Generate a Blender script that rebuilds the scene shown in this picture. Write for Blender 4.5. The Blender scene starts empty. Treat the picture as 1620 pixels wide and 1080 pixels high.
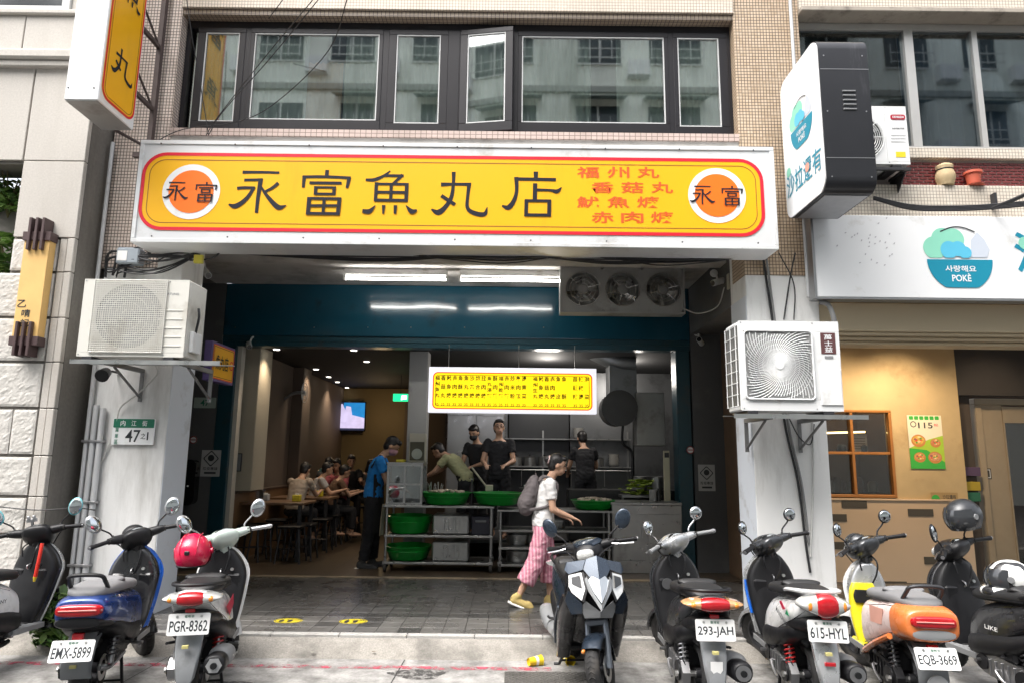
import bpy, math, random
from mathutils import Vector, Matrix, Euler, noise as mnoise
sc = bpy.context.scene
PI = math.pi
R_ = math.radians
rnd = random.Random(7)

# ------------------------------------------------------------------ camera
FPX, PITCH, ROLL, EYE = 1080.0, R_(9.6), R_(0.65), 1.70
cam_d = bpy.data.cameras.new('camera')
cam = bpy.data.objects.new('camera', cam_d)
sc.collection.objects.link(cam)
cam_d.sensor_width = 36.0
cam_d.lens = FPX / 1620 * 36.0
cam_d.clip_start, cam_d.clip_end = 0.05, 500
cam.matrix_world = Matrix.Translation((0, 0, EYE)) @ Matrix.Rotation(PI / 2 + PITCH, 4, 'X') @ Matrix.Rotation(ROLL, 4, 'Z')
sc.camera = cam

# ------------------------------------------------------------------ light: bright overcast day
world = bpy.data.worlds.new('World')
sc.world = world
world.use_nodes = True
wn = world.node_tree
for n in list(wn.nodes): wn.nodes.remove(n)
SUN_EL, SUN_AZ = R_(60), R_(222)          # azimuth measured from +y (into the shop), clockwise
sky = wn.nodes.new('ShaderNodeTexSky'); sky.sky_type = 'NISHITA'; sky.sun_disc = False
sky.sun_elevation = SUN_EL; sky.sun_rotation = SUN_AZ
sky.air_density = 1.0; sky.dust_density = 6.0; sky.ozone_density = 1.0
hsv = wn.nodes.new('ShaderNodeHueSaturation'); hsv.inputs['Saturation'].default_value = 0.30
bg = wn.nodes.new('ShaderNodeBackground'); bg.inputs['Strength'].default_value = 0.15
wo = wn.nodes.new('ShaderNodeOutputWorld')
wn.links.new(sky.outputs[0], hsv.inputs['Color']); wn.links.new(hsv.outputs[0], bg.inputs['Color']); wn.links.new(bg.outputs[0], wo.inputs[0])
sd = bpy.data.lights.new('sun', 'SUN'); sd.energy = .6; sd.angle = R_(60); sd.color = (1, .96, .9)
sun = bpy.data.objects.new('sun', sd); sc.collection.objects.link(sun)
sdir = Vector((math.sin(SUN_AZ) * math.cos(SUN_EL), math.cos(SUN_AZ) * math.cos(SUN_EL), math.sin(SUN_EL)))
sun.rotation_euler = sdir.to_track_quat('Z', 'Y').to_euler()
sun.location = (0, -4, 30)

sc.view_settings.view_transform = 'Standard'; sc.view_settings.look = 'None'
sc.view_settings.gamma = 1.0; sc.view_settings.use_curve_mapping = False
sc.view_settings.exposure = 1.74
sc.cycles.use_denoising = True
sc.cycles.max_bounces = 7; sc.cycles.diffuse_bounces = 4; sc.cycles.glossy_bounces = 4
sc.cycles.transmission_bounces = 4; sc.cycles.transparent_max_bounces = 12
sc.cycles.sample_clamp_indirect = 6.0; sc.cycles.caustics_reflective = False; sc.cycles.caustics_refractive = False

# ------------------------------------------------------------------ pixel ray -> point at depth d
def P(px, py, d):
    u, v = px - 810, py - 540
    u0 = u * math.cos(ROLL) + v * math.sin(ROLL); v0 = -u * math.sin(ROLL) + v * math.cos(ROLL)
    fw = FPX * math.cos(PITCH) + v0 * math.sin(PITCH); up = -v0 * math.cos(PITCH) + FPX * math.sin(PITCH)
    return Vector((u0 / fw * d, d, EYE + up / fw * d))

# ------------------------------------------------------------------ mesh builder
def crom(pts, k):
    if k <= 1 or len(pts) < 3: return [Vector(p) for p in pts]
    pts = [Vector(p) for p in pts]; out = []
    for i in range(len(pts) - 1):
        a = pts[i - 1] if i else pts[0] * 2 - pts[1]; b, c = pts[i], pts[i + 1]
        d = pts[i + 2] if i + 2 < len(pts) else pts[-1] * 2 - pts[-2]
        for j in range(k):
            t = j / k
            out.append(.5 * ((2 * b) + (c - a) * t + (2 * a - 5 * b + 4 * c - d) * t * t + (3 * b - a - 3 * c + d) * t ** 3))
    out.append(pts[-1]); return out

WM = {}
class M:
    def __init__(s, m=None): s.v, s.f, s.m = [], [], (m or Matrix())
    def add(s, vs, fs):
        o = len(s.v); s.v += [s.m @ Vector(v) for v in vs]; s.f += [[i + o for i in f] for f in fs]; return s
    def box(s, x0, x1, y0, y1, z0, z1, b=0.0):
        x0, x1 = min(x0, x1), max(x0, x1); y0, y1 = min(y0, y1), max(y0, y1); z0, z1 = min(z0, z1), max(z0, z1)
        b = min(b, (x1 - x0) * .45, (y1 - y0) * .45, (z1 - z0) * .45)
        if b <= 0:
            return s.add([(x, y, z) for z in (z0, z1) for y in (y0, y1) for x in (x0, x1)],
                         [(0, 2, 3, 1), (4, 5, 7, 6), (0, 1, 5, 4), (2, 6, 7, 3), (0, 4, 6, 2), (1, 3, 7, 5)])
        lo, hi = (x0, y0, z0), (x1, y1, z1); vs = []; idx = {}
        for cx in (0, 1):
            for cy in (0, 1):
                for cz in (0, 1):
                    c = (cx, cy, cz)
                    for a in range(3):
                        q = [(hi[k] if c[k] else lo[k]) if k == a else (hi[k] - b if c[k] else lo[k] + b) for k in range(3)]
                        idx[(c, a)] = len(vs); vs.append(q)
        fs = []
        for a in range(3):
            u, w = (a + 1) % 3, (a + 2) % 3
            for sgn in (0, 1):
                q = []
                for (p, r) in ((0, 0), (1, 0), (1, 1), (0, 1)):
                    c = [0, 0, 0]; c[a] = sgn; c[u] = p; c[w] = r; q.append(idx[(tuple(c), a)])
                fs.append(q if sgn else q[::-1])
            for p in (0, 1):
                for r in (0, 1):
                    c0 = [0, 0, 0]; c0[u] = p; c0[w] = r; c1 = list(c0); c1[a] = 1; c0, c1 = tuple(c0), tuple(c1)
                    q = [idx[(c0, u)], idx[(c1, u)], idx[(c1, w)], idx[(c0, w)]]
                    fs.append(q if (p == r) == False else q[::-1])
        for c in [(i, j, k) for i in (0, 1) for j in (0, 1) for k in (0, 1)]:
            q = [idx[(c, a)] for a in range(3)]
            fs.append(q if sum(c) % 2 == 1 else q[::-1])
        return s.add(vs, fs)
    def rings(s, rs, cap0=True, cap1=True, closed=True):
        n = len(rs[0]); vs = [p for r in rs for p in r]; fs = []
        for i in range(len(rs) - 1):
            for j in range(n if closed else n - 1):
                k = (j + 1) % n; fs.append((i * n + j, i * n + k, (i + 1) * n + k, (i + 1) * n + j))
        if cap0 and closed: fs.append(tuple(range(n))[::-1])
        if cap1 and closed: fs.append(tuple(range((len(rs) - 1) * n, len(rs) * n)))
        return s.add(vs, fs)
    def cyl(s, a, b, r0, r1=None, n=16, cap=True):
        a, b = Vector(a), Vector(b); r1 = r0 if r1 is None else r1; d = (b - a).normalized()
        u = d.cross(Vector((0, 0, 1)) if abs(d.z) < .9 else Vector((1, 0, 0))).normalized(); w = d.cross(u)
        rg = lambda c, r: [c + (u * math.cos(2 * PI * i / n) + w * math.sin(2 * PI * i / n)) * r for i in range(n)]
        return s.rings([rg(a, r0), rg(b, r1)], cap, cap)
    def tube(s, pts, r, n=8, k=1, closed=False):
        pts = crom(pts, k); m = len(pts); rs = []; up = None
        for i, p in enumerate(pts):
            a = pts[i - 1] if (i or closed) else p; b = pts[(i + 1) % m] if (i < m - 1 or closed) else p
            d = (b - a); d = d.normalized() if d.length > 1e-9 else Vector((0, 0, 1))
            if up is None: up = d.cross(Vector((0, 0, 1)) if abs(d.z) < .9 else Vector((1, 0, 0))).normalized()
            up = (up - d * up.dot(d)); up = up.normalized() if up.length > 1e-6 else d.orthogonal().normalized()
            w = d.cross(up); rr = r[i * (len(r) - 1) // max(1, m - 1)] if isinstance(r, (list, tuple)) else r
            rs.append([p + (up * math.cos(2 * PI * j / n) + w * math.sin(2 * PI * j / n)) * rr for j in range(n)])
        if closed: rs.append(rs[0]); return s.rings(rs, False, False)
        return s.rings(rs)
    def ell(s, c, r, nu=16, nv=10, rot=None):
        c = Vector(c); r = (r, r, r) if not isinstance(r, (tuple, list)) else r; q = rot or Matrix.Identity(3)
        rs = []
        for i in range(1, nv):
            t = PI * i / nv
            rs.append([c + q @ Vector((math.sin(t) * math.cos(2 * PI * j / nu) * r[0], math.sin(t) * math.sin(2 * PI * j / nu) * r[1], -math.cos(t) * r[2])) for j in range(nu)])
        o = len(s.v); s.rings(rs, False, False)
        vs = [c + q @ Vector((0, 0, -r[2])), c + q @ Vector((0, 0, r[2]))]; o2 = len(s.v); s.v += [s.m @ v for v in vs]
        for j in range(nu):
            k = (j + 1) % nu; s.f.append([o2, o + k, o + j]); b = o + (nv - 2) * nu; s.f.append([o2 + 1, b + j, b + k])
        return s
    def loft(s, secs, n=24, k=4, axis='y', e=2.6):
        # sections (along, centre_up, half_width, half_height[, exponent[, top_width_ratio[, x_shift]]])
        q = [tuple(x) + (e, 1.0, 0.0)[len(x) - 4:] for x in secs]
        L = []
        A = crom([Vector(x[:3]) for x in q], k); B = crom([Vector((x[3], x[4], x[5])) for x in q], k); D = crom([Vector((x[6], 0, 0)) for x in q], k)
        for a, b, d in zip(A, B, D):
            y, zc, hw = a; hh, ex, tw = b; xs = d.x; rg = []
            for j in range(n):
                t = 2 * PI * j / n; ct, st = math.cos(t), math.sin(t)
                x = math.copysign(abs(ct) ** (2 / ex), ct) * max(hw, 1e-3); z = math.copysign(abs(st) ** (2 / ex), st)
                x *= 1 + (tw - 1) * (z * .5 + .5); z *= max(hh, 1e-3)
                rg.append((x + xs, y, zc + z) if axis == 'y' else (x + xs, zc + z, y))
            L.append(rg)
        return s.rings(L)
    def prism(s, poly, o, u, v, depth):
        o, u, v = Vector(o), Vector(u), Vector(v); w = u.cross(v).normalized() * depth
        f = [o + u * a + v * b for a, b in poly]; n = len(f)
        return s.add(f + [p + w for p in f], [tuple(range(n))[::-1], tuple(range(n, 2 * n))] + [(i, (i + 1) % n, n + (i + 1) % n, n + i) for i in range(n)])
    def ring2d(s, outer, inner, o, u, v):
        o, u, v = Vector(o), Vector(u), Vector(v); n = len(outer)
        return s.add([o + u * a + v * b for a, b in outer] + [o + u * a + v * b for a, b in inner], [(i, (i + 1) % n, n + (i + 1) % n, n + i) for i in range(n)])
    def lathe(s, prof, o, ax, n=32):
        o, ax = Vector(o), Vector(ax).normalized(); u = ax.orthogonal().normalized(); w = ax.cross(u)
        rs = [[o + ax * h + (u * math.cos(2 * PI * j / n) + w * math.sin(2 * PI * j / n)) * max(r, 1e-4) for j in range(n)] for r, h in prof]
        return s.rings(rs, False, False)
    def build(s, name, mat, parent=None, sharp=35, mods=None):
        me = bpy.data.meshes.new(name)
        if not s.v: s.v = [Vector((0, 0, 0))]
        lo = Vector([min(v[i] for v in s.v) for i in range(3)]); hi = Vector([max(v[i] for v in s.v) for i in range(3)]); c = (lo + hi) / 2
        me.from_pydata([v - c for v in s.v], [], s.f); me.update()
        me.materials.append(mat)
        if sharp:
            me.polygons.foreach_set('use_smooth', [True] * len(me.polygons)); me.set_sharp_from_angle(angle=R_(sharp))
        return place(name, me, c, parent)

def place(name, me, c, parent=None):
    o = bpy.data.objects.new(name, me); sc.collection.objects.link(o); c = Vector(c)
    if parent:
        o.parent = parent; o.matrix_parent_inverse = WM[parent.name].inverted()
    o.location = c; WM[o.name] = Matrix.Translation(c); return o
def tag(o, label=None, cat=None, group=None, kind=None):
    if label: o['label'] = label
    if cat: o['category'] = cat
    if group: o['group'] = group
    if kind: o['kind'] = kind
    return o
def thing(name, label, cat, loc=(0, 0, 0), group=None):
    o = bpy.data.objects.new(name, None); sc.collection.objects.link(o); o.empty_display_size = .1
    o.location = loc; WM[o.name] = Matrix.Translation(loc); return tag(o, label, cat, group)

# ------------------------------------------------------------------ materials
MATS = {}
def newmat(name):
    m = bpy.data.materials.new(name); m.use_nodes = True; nt = m.node_tree
    return m, nt, nt.nodes['Principled BSDF'], nt.nodes['Material Output']
def nd(nt, t, **k):
    n = nt.nodes.new(t)
    for a, b in k.items():
        if hasattr(n, a): setattr(n, a, b)
        else: n.inputs[a].default_value = b
    return n
def mixc(nt, fac, a, b, mode='MIX'):
    n = nt.nodes.new('ShaderNodeMix'); n.data_type = 'RGBA'; n.blend_type = mode
    for i, x in ((0, fac), (6, a), (7, b)):
        if isinstance(x, bpy.types.NodeSocket): nt.links.new(x, n.inputs[i])
        else: n.inputs[i].default_value = (tuple(x) + (1,) if (i and len(x) == 3) else x)
    return n.outputs[2]
def ramp(nt, inp, a, b, ca=(0, 0, 0, 1), cb=(1, 1, 1, 1)):
    r = nt.nodes.new('ShaderNodeValToRGB'); r.color_ramp.elements[0].position = a; r.color_ramp.elements[1].position = b
    r.color_ramp.elements[0].color = ca; r.color_ramp.elements[1].color = cb; nt.links.new(inp, r.inputs[0]); return r.outputs[0]
def noise(nt, vec, scale, detail=4, rough=.55):
    n = nt.nodes.new('ShaderNodeTexNoise'); n.inputs['Scale'].default_value = scale; n.inputs['Detail'].default_value = detail; n.inputs['Roughness'].default_value = rough
    if vec is not None: nt.links.new(vec, n.inputs['Vector'])
    return n.outputs['Fac']
def mapping(nt, vec, sc3):
    m = nt.nodes.new('ShaderNodeMapping'); m.inputs['Scale'].default_value = sc3; nt.links.new(vec, m.inputs['Vector']); return m.outputs[0]
def dark(c, f): return tuple(x * f for x in c)
def mat(name, col=(.5, .5, .5), rough=.5, metal=0, var=.08, vs=6, bump=0, bs=80, coat=0, dirt=0, dcol=(.05, .045, .04), ds=3, streak=False, emit=0, spec=.5, world=False, rvar=0):
    if name in MATS: return MATS[name]
    m, nt, b, out = newmat(name); L = nt.links.new
    if world: vec = nd(nt, 'ShaderNodeNewGeometry').outputs['Position']
    else: vec = nd(nt, 'ShaderNodeTexCoord').outputs['Object']
    c = None
    if var:
        c = mixc(nt, noise(nt, vec, vs), dark(col, 1 - var), tuple(min(1, x * (1 + var)) for x in col))
    if dirt:
        v2 = mapping(nt, vec, (1, 1, .18)) if streak else vec
        c = mixc(nt, ramp(nt, noise(nt, v2, ds, 8, .65), .62 - dirt * .35, .80 - dirt * .15), c if c else col, dcol)
    if c: L(c, b.inputs['Base Color'])
    else: b.inputs['Base Color'].default_value = tuple(col) + (1,)
    b.inputs['Roughness'].default_value = rough; b.inputs['Metallic'].default_value = metal
    b.inputs['Specular IOR Level'].default_value = spec
    if rvar: L(ramp(nt, noise(nt, vec, vs * 2), .3, .7, (max(0, rough - rvar),) * 3 + (1,), (min(1, rough + rvar),) * 3 + (1,)), b.inputs['Roughness'])
    if coat: b.inputs['Coat Weight'].default_value = coat; b.inputs['Coat Roughness'].default_value = .06
    if emit:
        b.inputs['Emission Color'].default_value = tuple(col) + (1,); b.inputs['Emission Strength'].default_value = emit
        if c: L(c, b.inputs['Emission Color'])
    if bump:
        bn = nd(nt, 'ShaderNodeBump'); bn.inputs['Strength'].default_value = min(1, bump); bn.inputs['Distance'].default_value = .004 * max(1, bump)
        L(noise(nt, vec, bs, 5), bn.inputs['Height']); L(bn.outputs[0], b.inputs['Normal'])
    MATS[name] = m; return m
def tilemat(name, c1, c2, joint, w, h, mortar=.003, off=0.0, stain=.3, scol=(.12, .09, .06), rough=.45):
    m, nt, b, out = newmat(name); L = nt.links.new
    g = nd(nt, 'ShaderNodeNewGeometry'); sp = nd(nt, 'ShaderNodeSeparateXYZ'); L(g.outputs['Position'], sp.inputs[0])
    sn = nd(nt, 'ShaderNodeSeparateXYZ'); L(g.outputs['True Normal'], sn.inputs[0])
    def sel(comp, a, bb):
        ab = nd(nt, 'ShaderNodeMath', operation='ABSOLUTE'); L(sn.outputs[comp], ab.inputs[0])
        gt = nd(nt, 'ShaderNodeMath', operation='GREATER_THAN'); L(ab.outputs[0], gt.inputs[0]); gt.inputs[1].default_value = .6
        mx = nt.nodes.new('ShaderNodeMix'); L(gt.outputs[0], mx.inputs[0]); L(a, mx.inputs[2]); L(bb, mx.inputs[3]); return mx.outputs[0]
    u = sel(0, sp.outputs[0], sp.outputs[1]); v = sel(2, sp.outputs[2], sp.outputs[1])
    cv = nd(nt, 'ShaderNodeCombineXYZ'); L(u, cv.inputs[0]); L(v, cv.inputs[1])
    br = nd(nt, 'ShaderNodeTexBrick'); br.offset = off; br.squash = 1.0; L(cv.outputs[0], br.inputs['Vector'])
    br.inputs['Scale'].default_value = 1; br.inputs['Brick Width'].default_value = w; br.inputs['Row Height'].default_value = h
    br.inputs['Mortar Size'].default_value = mortar; br.inputs['Mortar Smooth'].default_value = .1; br.inputs['Bias'].default_value = 0
    br.inputs['Color1'].default_value = tuple(c1) + (1,); br.inputs['Color2'].default_value = tuple(c2) + (1,); br.inputs['Mortar'].default_value = tuple(joint) + (1,)
    c = br.outputs['Color']
    if stain:
        st = mapping(nt, g.outputs['Position'], (1, 1, .25))
        c = mixc(nt, ramp(nt, noise(nt, st, 2.2, 8, .6), .45, .85, (0, 0, 0, 1), (stain,) * 3 + (1,)), c, scol)
    L(c, b.inputs['Base Color']); b.inputs['Roughness'].default_value = rough
    bn = nd(nt, 'ShaderNodeBump'); bn.invert = True; bn.inputs['Strength'].default_value = .6; bn.inputs['Distance'].default_value = .003
    L(br.outputs['Fac'], bn.inputs['Height']); L(bn.outputs[0], b.inputs['Normal'])
    MATS[name] = m; return m
def glassmat(name, tint=(.75, .82, .8), refl=.25, rough=.02):
    m, nt, b, out = newmat(name); nt.nodes.remove(b); L = nt.links.new
    t = nd(nt, 'ShaderNodeBsdfTransparent'); t.inputs[0].default_value = tuple(tint) + (1,)
    gl = nd(nt, 'ShaderNodeBsdfGlossy'); gl.inputs['Roughness'].default_value = rough; gl.inputs['Color'].default_value = (.95, .97, .96, 1)
    lw = nd(nt, 'ShaderNodeLayerWeight'); lw.inputs[0].default_value = .3
    ad = nd(nt, 'ShaderNodeMath', operation='MULTIPLY_ADD'); L(lw.outputs['Fresnel'], ad.inputs[0]); ad.inputs[1].default_value = .8; ad.inputs[2].default_value = refl; ad.use_clamp = True
    mx = nd(nt, 'ShaderNodeMixShader'); L(ad.outputs[0], mx.inputs[0]); L(t.outputs[0], mx.inputs[1]); L(gl.outputs[0], mx.inputs[2]); L(mx.outputs[0], out.inputs[0])
    MATS[name] = m; return m

BLK = mat('black plastic', (.011, .011, .0125), .42, var=.15, vs=9, bump=.12, bs=220, rvar=.08, spec=.35)
BLKG = mat('gloss black plastic', (.008, .009, .010), .15, var=.1, coat=.5, spec=.4)
RUB = mat('tyre rubber', (.017, .0165, .0165), .75, var=.25, bump=.3, bs=120, dirt=.25, dcol=(.09, .08, .07), ds=6)
STEEL = mat('stainless steel', (.55, .55, .54), .32, 1, var=.12, vs=3, rvar=.1)
ALU = mat('cast aluminium', (.42, .42, .43), .42, 1, var=.15, vs=12)
CHROME = mat('chrome', (.75, .75, .76), .12, 1, var=.04)
DKMET = mat('dark metal', (.06, .06, .065), .45, .6, var=.2)
WHT = mat('white paint', (.78, .78, .77), .4, var=.05, vs=3, dirt=.12, dcol=(.45, .42, .37), ds=4)
GREYP = mat('grey plastic', (.22, .225, .23), .5, var=.1, bump=.1, bs=200)

# ------------------------------------------------------------------ scratch scene: text and remeshing
tmp = bpy.data.scenes.new('scratch'); TVL = tmp.view_layers[0]
def evald(o):
    tmp.collection.objects.link(o); TVL.update(); dg = TVL.depsgraph
    me = bpy.data.meshes.new_from_object(o.evaluated_get(dg)); tmp.collection.objects.unlink(o); bpy.data.objects.remove(o); return me
def textmesh(body, size=1.0, align='CENTER', bold=0.0, sp=1.0, line=1.0):
    cu = bpy.data.curves.new('t', 'FONT'); cu.body = body; cu.size = size; cu.align_x = align; cu.align_y = 'CENTER'
    cu.offset = bold; cu.space_character = sp; cu.space_line = line; cu.resolution_u = 3
    return evald(bpy.data.objects.new('t', cu))
class T(M):
    def text(s, body, o, u, v, size, bold=0, w=1.0, align='CENTER', sp=1.0, line=1.0, fit=None):
        """o centre point, u/v unit directions, optional fit=(width,height)"""
        me = textmesh(body, 1.0, align, min(.022, bold / size * .35), sp, line); me.transform(Matrix.Scale(size, 4)); o, u, v = Vector(o), Vector(u), Vector(v)
        if not len(me.vertices): return s
        sx, sy, cx, cy = w, 1.0, 0, 0
        xs = [q.co.x for q in me.vertices]; ys = [q.co.y for q in me.vertices]
        if fit:
            cx, cy = (max(xs) + min(xs)) / 2, (max(ys) + min(ys)) / 2
            if fit[0]: sx = fit[0] / (max(xs) - min(xs))
            sy = fit[1] / (max(ys) - min(ys)) if fit[1] else sx
            if not fit[0]: sx = sy
        s.add([o + u * ((q.co.x - cx) * sx) + v * ((q.co.y - cy) * sy) for q in me.vertices], [tuple(p.vertices) for p in me.polygons])
        bpy.data.meshes.remove(me); return s
def rrect(w, h, r, n=8, cx=0, cy=0):
    out = []
    for (sx, sy, a0) in ((1, 1, 0), (-1, 1, PI / 2), (-1, -1, PI), (1, -1, 1.5 * PI)):
        for i in range(n + 1):
            a = a0 + PI / 2 * i / n; out.append((cx + sx * (w / 2 - r) + r * math.cos(a), cy + sy * (h / 2 - r) + r * math.sin(a)))
    return out
def disc(r, n=40, cx=0, cy=0, ry=None): return [(cx + r * math.cos(2 * PI * i / n), cy + (ry or r) * math.sin(2 * PI * i / n)) for i in range(n)]
def stroke(mb, pts, ws, fn, k=5):
    """a brush stroke: 2-D points with widths -> flat ribbon; fn maps 2-D to space"""
    if len(pts) < 3: pts = [pts[0], ((pts[0][0] + pts[1][0]) / 2, (pts[0][1] + pts[1][1]) / 2), pts[1]]; ws = [ws[0], (ws[0] + ws[-1]) / 2, ws[-1]] if isinstance(ws, (list, tuple)) else ws
    if not isinstance(ws, (list, tuple)): ws = [ws] * len(pts)
    c = crom([Vector((p[0], p[1], w)) for p, w in zip(pts, ws)], k); L, Rr = [], []
    for i, p in enumerate(c):
        a, b = c[max(0, i - 1)], c[min(len(c) - 1, i + 1)]; d = Vector((b.x - a.x, b.y - a.y)).normalized(); n = Vector((-d.y, d.x)); w = max(p.z, 2) / 2
        q = Vector((p.x, p.y)); L.append(fn(*(q + n * w))); Rr.append(fn(*(q - n * w)))
    m = len(c); mb.add(L + Rr, [(i, i + 1, m + i + 1, m + i) for i in range(m - 1)])
# ================================================================== SETTING: ground
def sheet(name, x0, x1, y0, y1, z, m, z1=None, parent=None):
    b = M(); z1 = z if z1 is None else z1
    b.add([(x0, y0, z), (x1, y0, z), (x1, y1, z1), (x0, y1, z1)], [(0, 1, 2, 3)]); return b.build(name, m, parent, 0)
ASPH = mat('road asphalt', (.07, .07, .07), .85, var=.25, vs=3, bump=.6, bs=160, world=True)
CONC = mat('gutter concrete', (.38, .37, .355), .85, var=.35, vs=45, bump=1.0, bs=110, dirt=.7, dcol=(.12, .116, .108), ds=4.5, world=True)
AGG = mat('washed aggregate', (.30, .28, .25), .85, var=.55, vs=75, bump=1.2, bs=85, dirt=.45, dcol=(.10, .095, .085), ds=2.2, world=True)
tag(sheet('road', -80, 80, -80, 80, 0, ASPH), kind='structure')
tag(sheet('gutter', -14, 14, 5.05, 6.14, .004, CONC), kind='structure')
def wornmat(name, col, keep=.5, sc_=9):
    m, nt, b, out = newmat(name); L = nt.links.new; g = nd(nt, 'ShaderNodeNewGeometry')
    b.inputs['Base Color'].default_value = col + (1,); b.inputs['Roughness'].default_value = .7
    t = nd(nt, 'ShaderNodeBsdfTransparent'); mx = nd(nt, 'ShaderNodeMixShader')
    L(ramp(nt, noise(nt, g.outputs['Position'], sc_, 8, .7), keep - .08, keep + .08), mx.inputs[0]); L(b.outputs[0], mx.inputs[1]); L(t.outputs[0], mx.inputs[2]); L(mx.outputs[0], out.inputs[0]); return m
tag(sheet('kerb_line', -9, .35, 5.87, 5.955, .008, wornmat('worn red paint', (.46, .07, .11), .47)), kind='structure')
ap = M(); N_ = 60
ap.rings([[(-14, 6.14, .002), (14, 6.14, .002)], [(-14, 6.20, .03), (14, 6.20, .03)], [(-14, 6.37, .12), (14, 6.37, .12)]], closed=False)
tag(ap.build('apron', AGG, None, 0), kind='structure')
pave = M(); pave.box(-14, 14, 6.372, 12, -.05, .128)
pave = tag(pave.build('pavement', mat('tile grout', (.034, .033, .031), .9, var=.2, world=True), None, 0), kind='structure')
KERB = mat('granite kerb', (.40, .39, .37), .75, var=.3, vs=60, bump=.3, bs=120, dirt=.3, dcol=(.14, .13, .12), ds=4, world=True)
kb = M(); kb.box(-.298, .298, 0, .075, -.12, .012, .006); kme = kb.build('kerb_stone', KERB, pave, 0); k0 = kme.data
bpy.data.objects.remove(kme)
for i in range(-8, 11): place('kerb_stone', k0, (i * .6, 6.405 + rnd.uniform(-.002, .002), .079), pave)
TILE = [mat('paving tile %s' % n, c, .30, var=.2, vs=1.5, bump=.12, bs=70, dirt=.3, dcol=(.035, .033, .03), ds=2.5, world=True, rvar=.15) for n, c in (('grey', (.058, .056, .053)), ('dark grey', (.051, .050, .0475)), ('daylit grey', (.115, .11, .103)))]  # front rows in a daylit tone, other greys darkened for arcade shade
tm = []
for m_ in TILE:
    b = M(); b.box(-.0985, .0985, -.0985, .0985, -.012, .006, .0025); o = b.build('tile', m_, pave, 0); tm.append(o.data); bpy.data.objects.remove(o)
rest = M(); nt_ = 0
for j in range(14):
    y = 6.445 + .1 + j * .2
    for i in range(-40, 46):
        x = (i + .5) * .2
        if -3.7 < x < 3.7 and nt_ < 297 and y < 9.2:
            place('tile', tm[(2 if j < 3 and rnd.random() < .93 else rnd.choice((0, 0, 1)))], (x, y, .134 + rnd.uniform(-.0005, .0005)), pave); nt_ += 1
        else: rest.box(x - .0985, x + .0985, y - .0985, y + .0985, .12, .140 + rnd.uniform(-.001, .001))
tag(rest.build('tile', TILE[0], pave, 0), kind='stuff')
FLOORM = tilemat('dining floor tile', (.085, .062, .04), (.07, .05, .034), (.03, .025, .02), .4, .4, .006, 0, .5, (.06, .045, .03), .35)
fl = M(); fl.box(-9, 4.0, 9.27, 18, .05, .15); tag(fl.build('shop_floor', FLOORM, None, 0), kind='structure')
th = M(); th.box(-4.3, 2.6, 9.20, 9.268, .1, .158, .008); tag(th.build('threshold', mat('worn tan step', (.22, .17, .11), .6, dirt=.4), None, 0), kind='structure')

# ================================================================== MAIN SHOP BUILDING
bld = thing('shop_building', 'beige mosaic tiled shophouse with dark window band above an open ground floor arcade', 'building', (-.6, 7, 0))
MOS_P = tilemat('brown mosaic', (.60, .47, .34), (.50, .37, .25), (.07, .055, .04), .034, .037, .0036, 0, .45, (.22, .13, .07))
MOS_L = tilemat('pale mosaic', (.70, .62, .53), (.64, .56, .47), (.30, .25, .20), .034, .037, .003, 0, .35, (.25, .2, .15))
MOS_G = tilemat('grey mosaic', (.74, .63, .56), (.66, .55, .48), (.10, .085, .075), .034, .037, .0042, 0, .45, (.25, .16, .1))
PLAS = mat('painted column', (.78, .78, .77), .65, var=.05, vs=2, bump=.25, bs=40, dirt=.36, dcol=(.42, .41, .39), ds=2.6, streak=True, world=True)
PLASB = mat('sky tinted column side', (.66, .70, .76), .6, var=.05, vs=2, dirt=.15, dcol=(.4, .4, .4), ds=3, world=True)  # bluish sky tint of the shaded column sides, put into the colour
CEIL = mat('stained arcade ceiling', (.58, .555, .53), .9, var=.1, vs=1.5, bump=.3, bs=50, dirt=.4, dcol=(.2, .185, .165), ds=1.3, world=True)
for x0, x1, s in ((-4.32, -3.5, 1), (2.46, 3.22, -1)):
    b = M(); b.box(x0, x1, 7.0, 7.5, .1, 3.945, .008); c = b.build('column', PLAS, bld)
    b = M(); xe = x1 if s > 0 else x0; b.box(xe, xe + s * .004, 7.005, 7.495, .12, 3.4); b.build('tinted_return', PLASB, c, 0)
b = M(); b.box(-3.762, 2.455, 7.0, 7.4, 3.95, 5.12); b.build('beam', CEIL, bld, 0)
b = M(); b.box(-4.42, 3.2, 7.4, 9.9, 4.2, 4.3); b.box(-4.36, 3.2, 8.1, 8.35, 4.08, 4.2); b.build('arcade_ceiling', CEIL, bld, 0)
for x0, x1, mm in ((-4.37, -3.762, MOS_G), (2.455, 3.19, MOS_P)):
    b = M(); b.box(x0, x1, 6.992, 7.4, 3.62, 9.2); b.build('pilaster', mm, bld, 0)
b = M(); b.box(-3.762, 2.455, 6.97, 7.4, 6.66, 9.2); b.build('upper_wall', MOS_L, bld, 0)
b = M(); b.box(-3.762, 2.455, 7.0, 7.4, 6.59, 6.66); b.build('lintel', tilemat('lintel mosaic', (.36, .29, .22), (.30, .24, .18), (.08, .06, .05), .046, .05, .0045, 0, .3), bld, 0)
b = M(); b.box(-3.762, 2.455, 6.97, 7.4, 5.12, 5.2); b.build('window_sill', tilemat('pink sill tile', (.52, .41, .37), (.47, .37, .33), (.2, .15, .13), .06, .06, .004, 0, .4), bld, 0)

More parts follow.
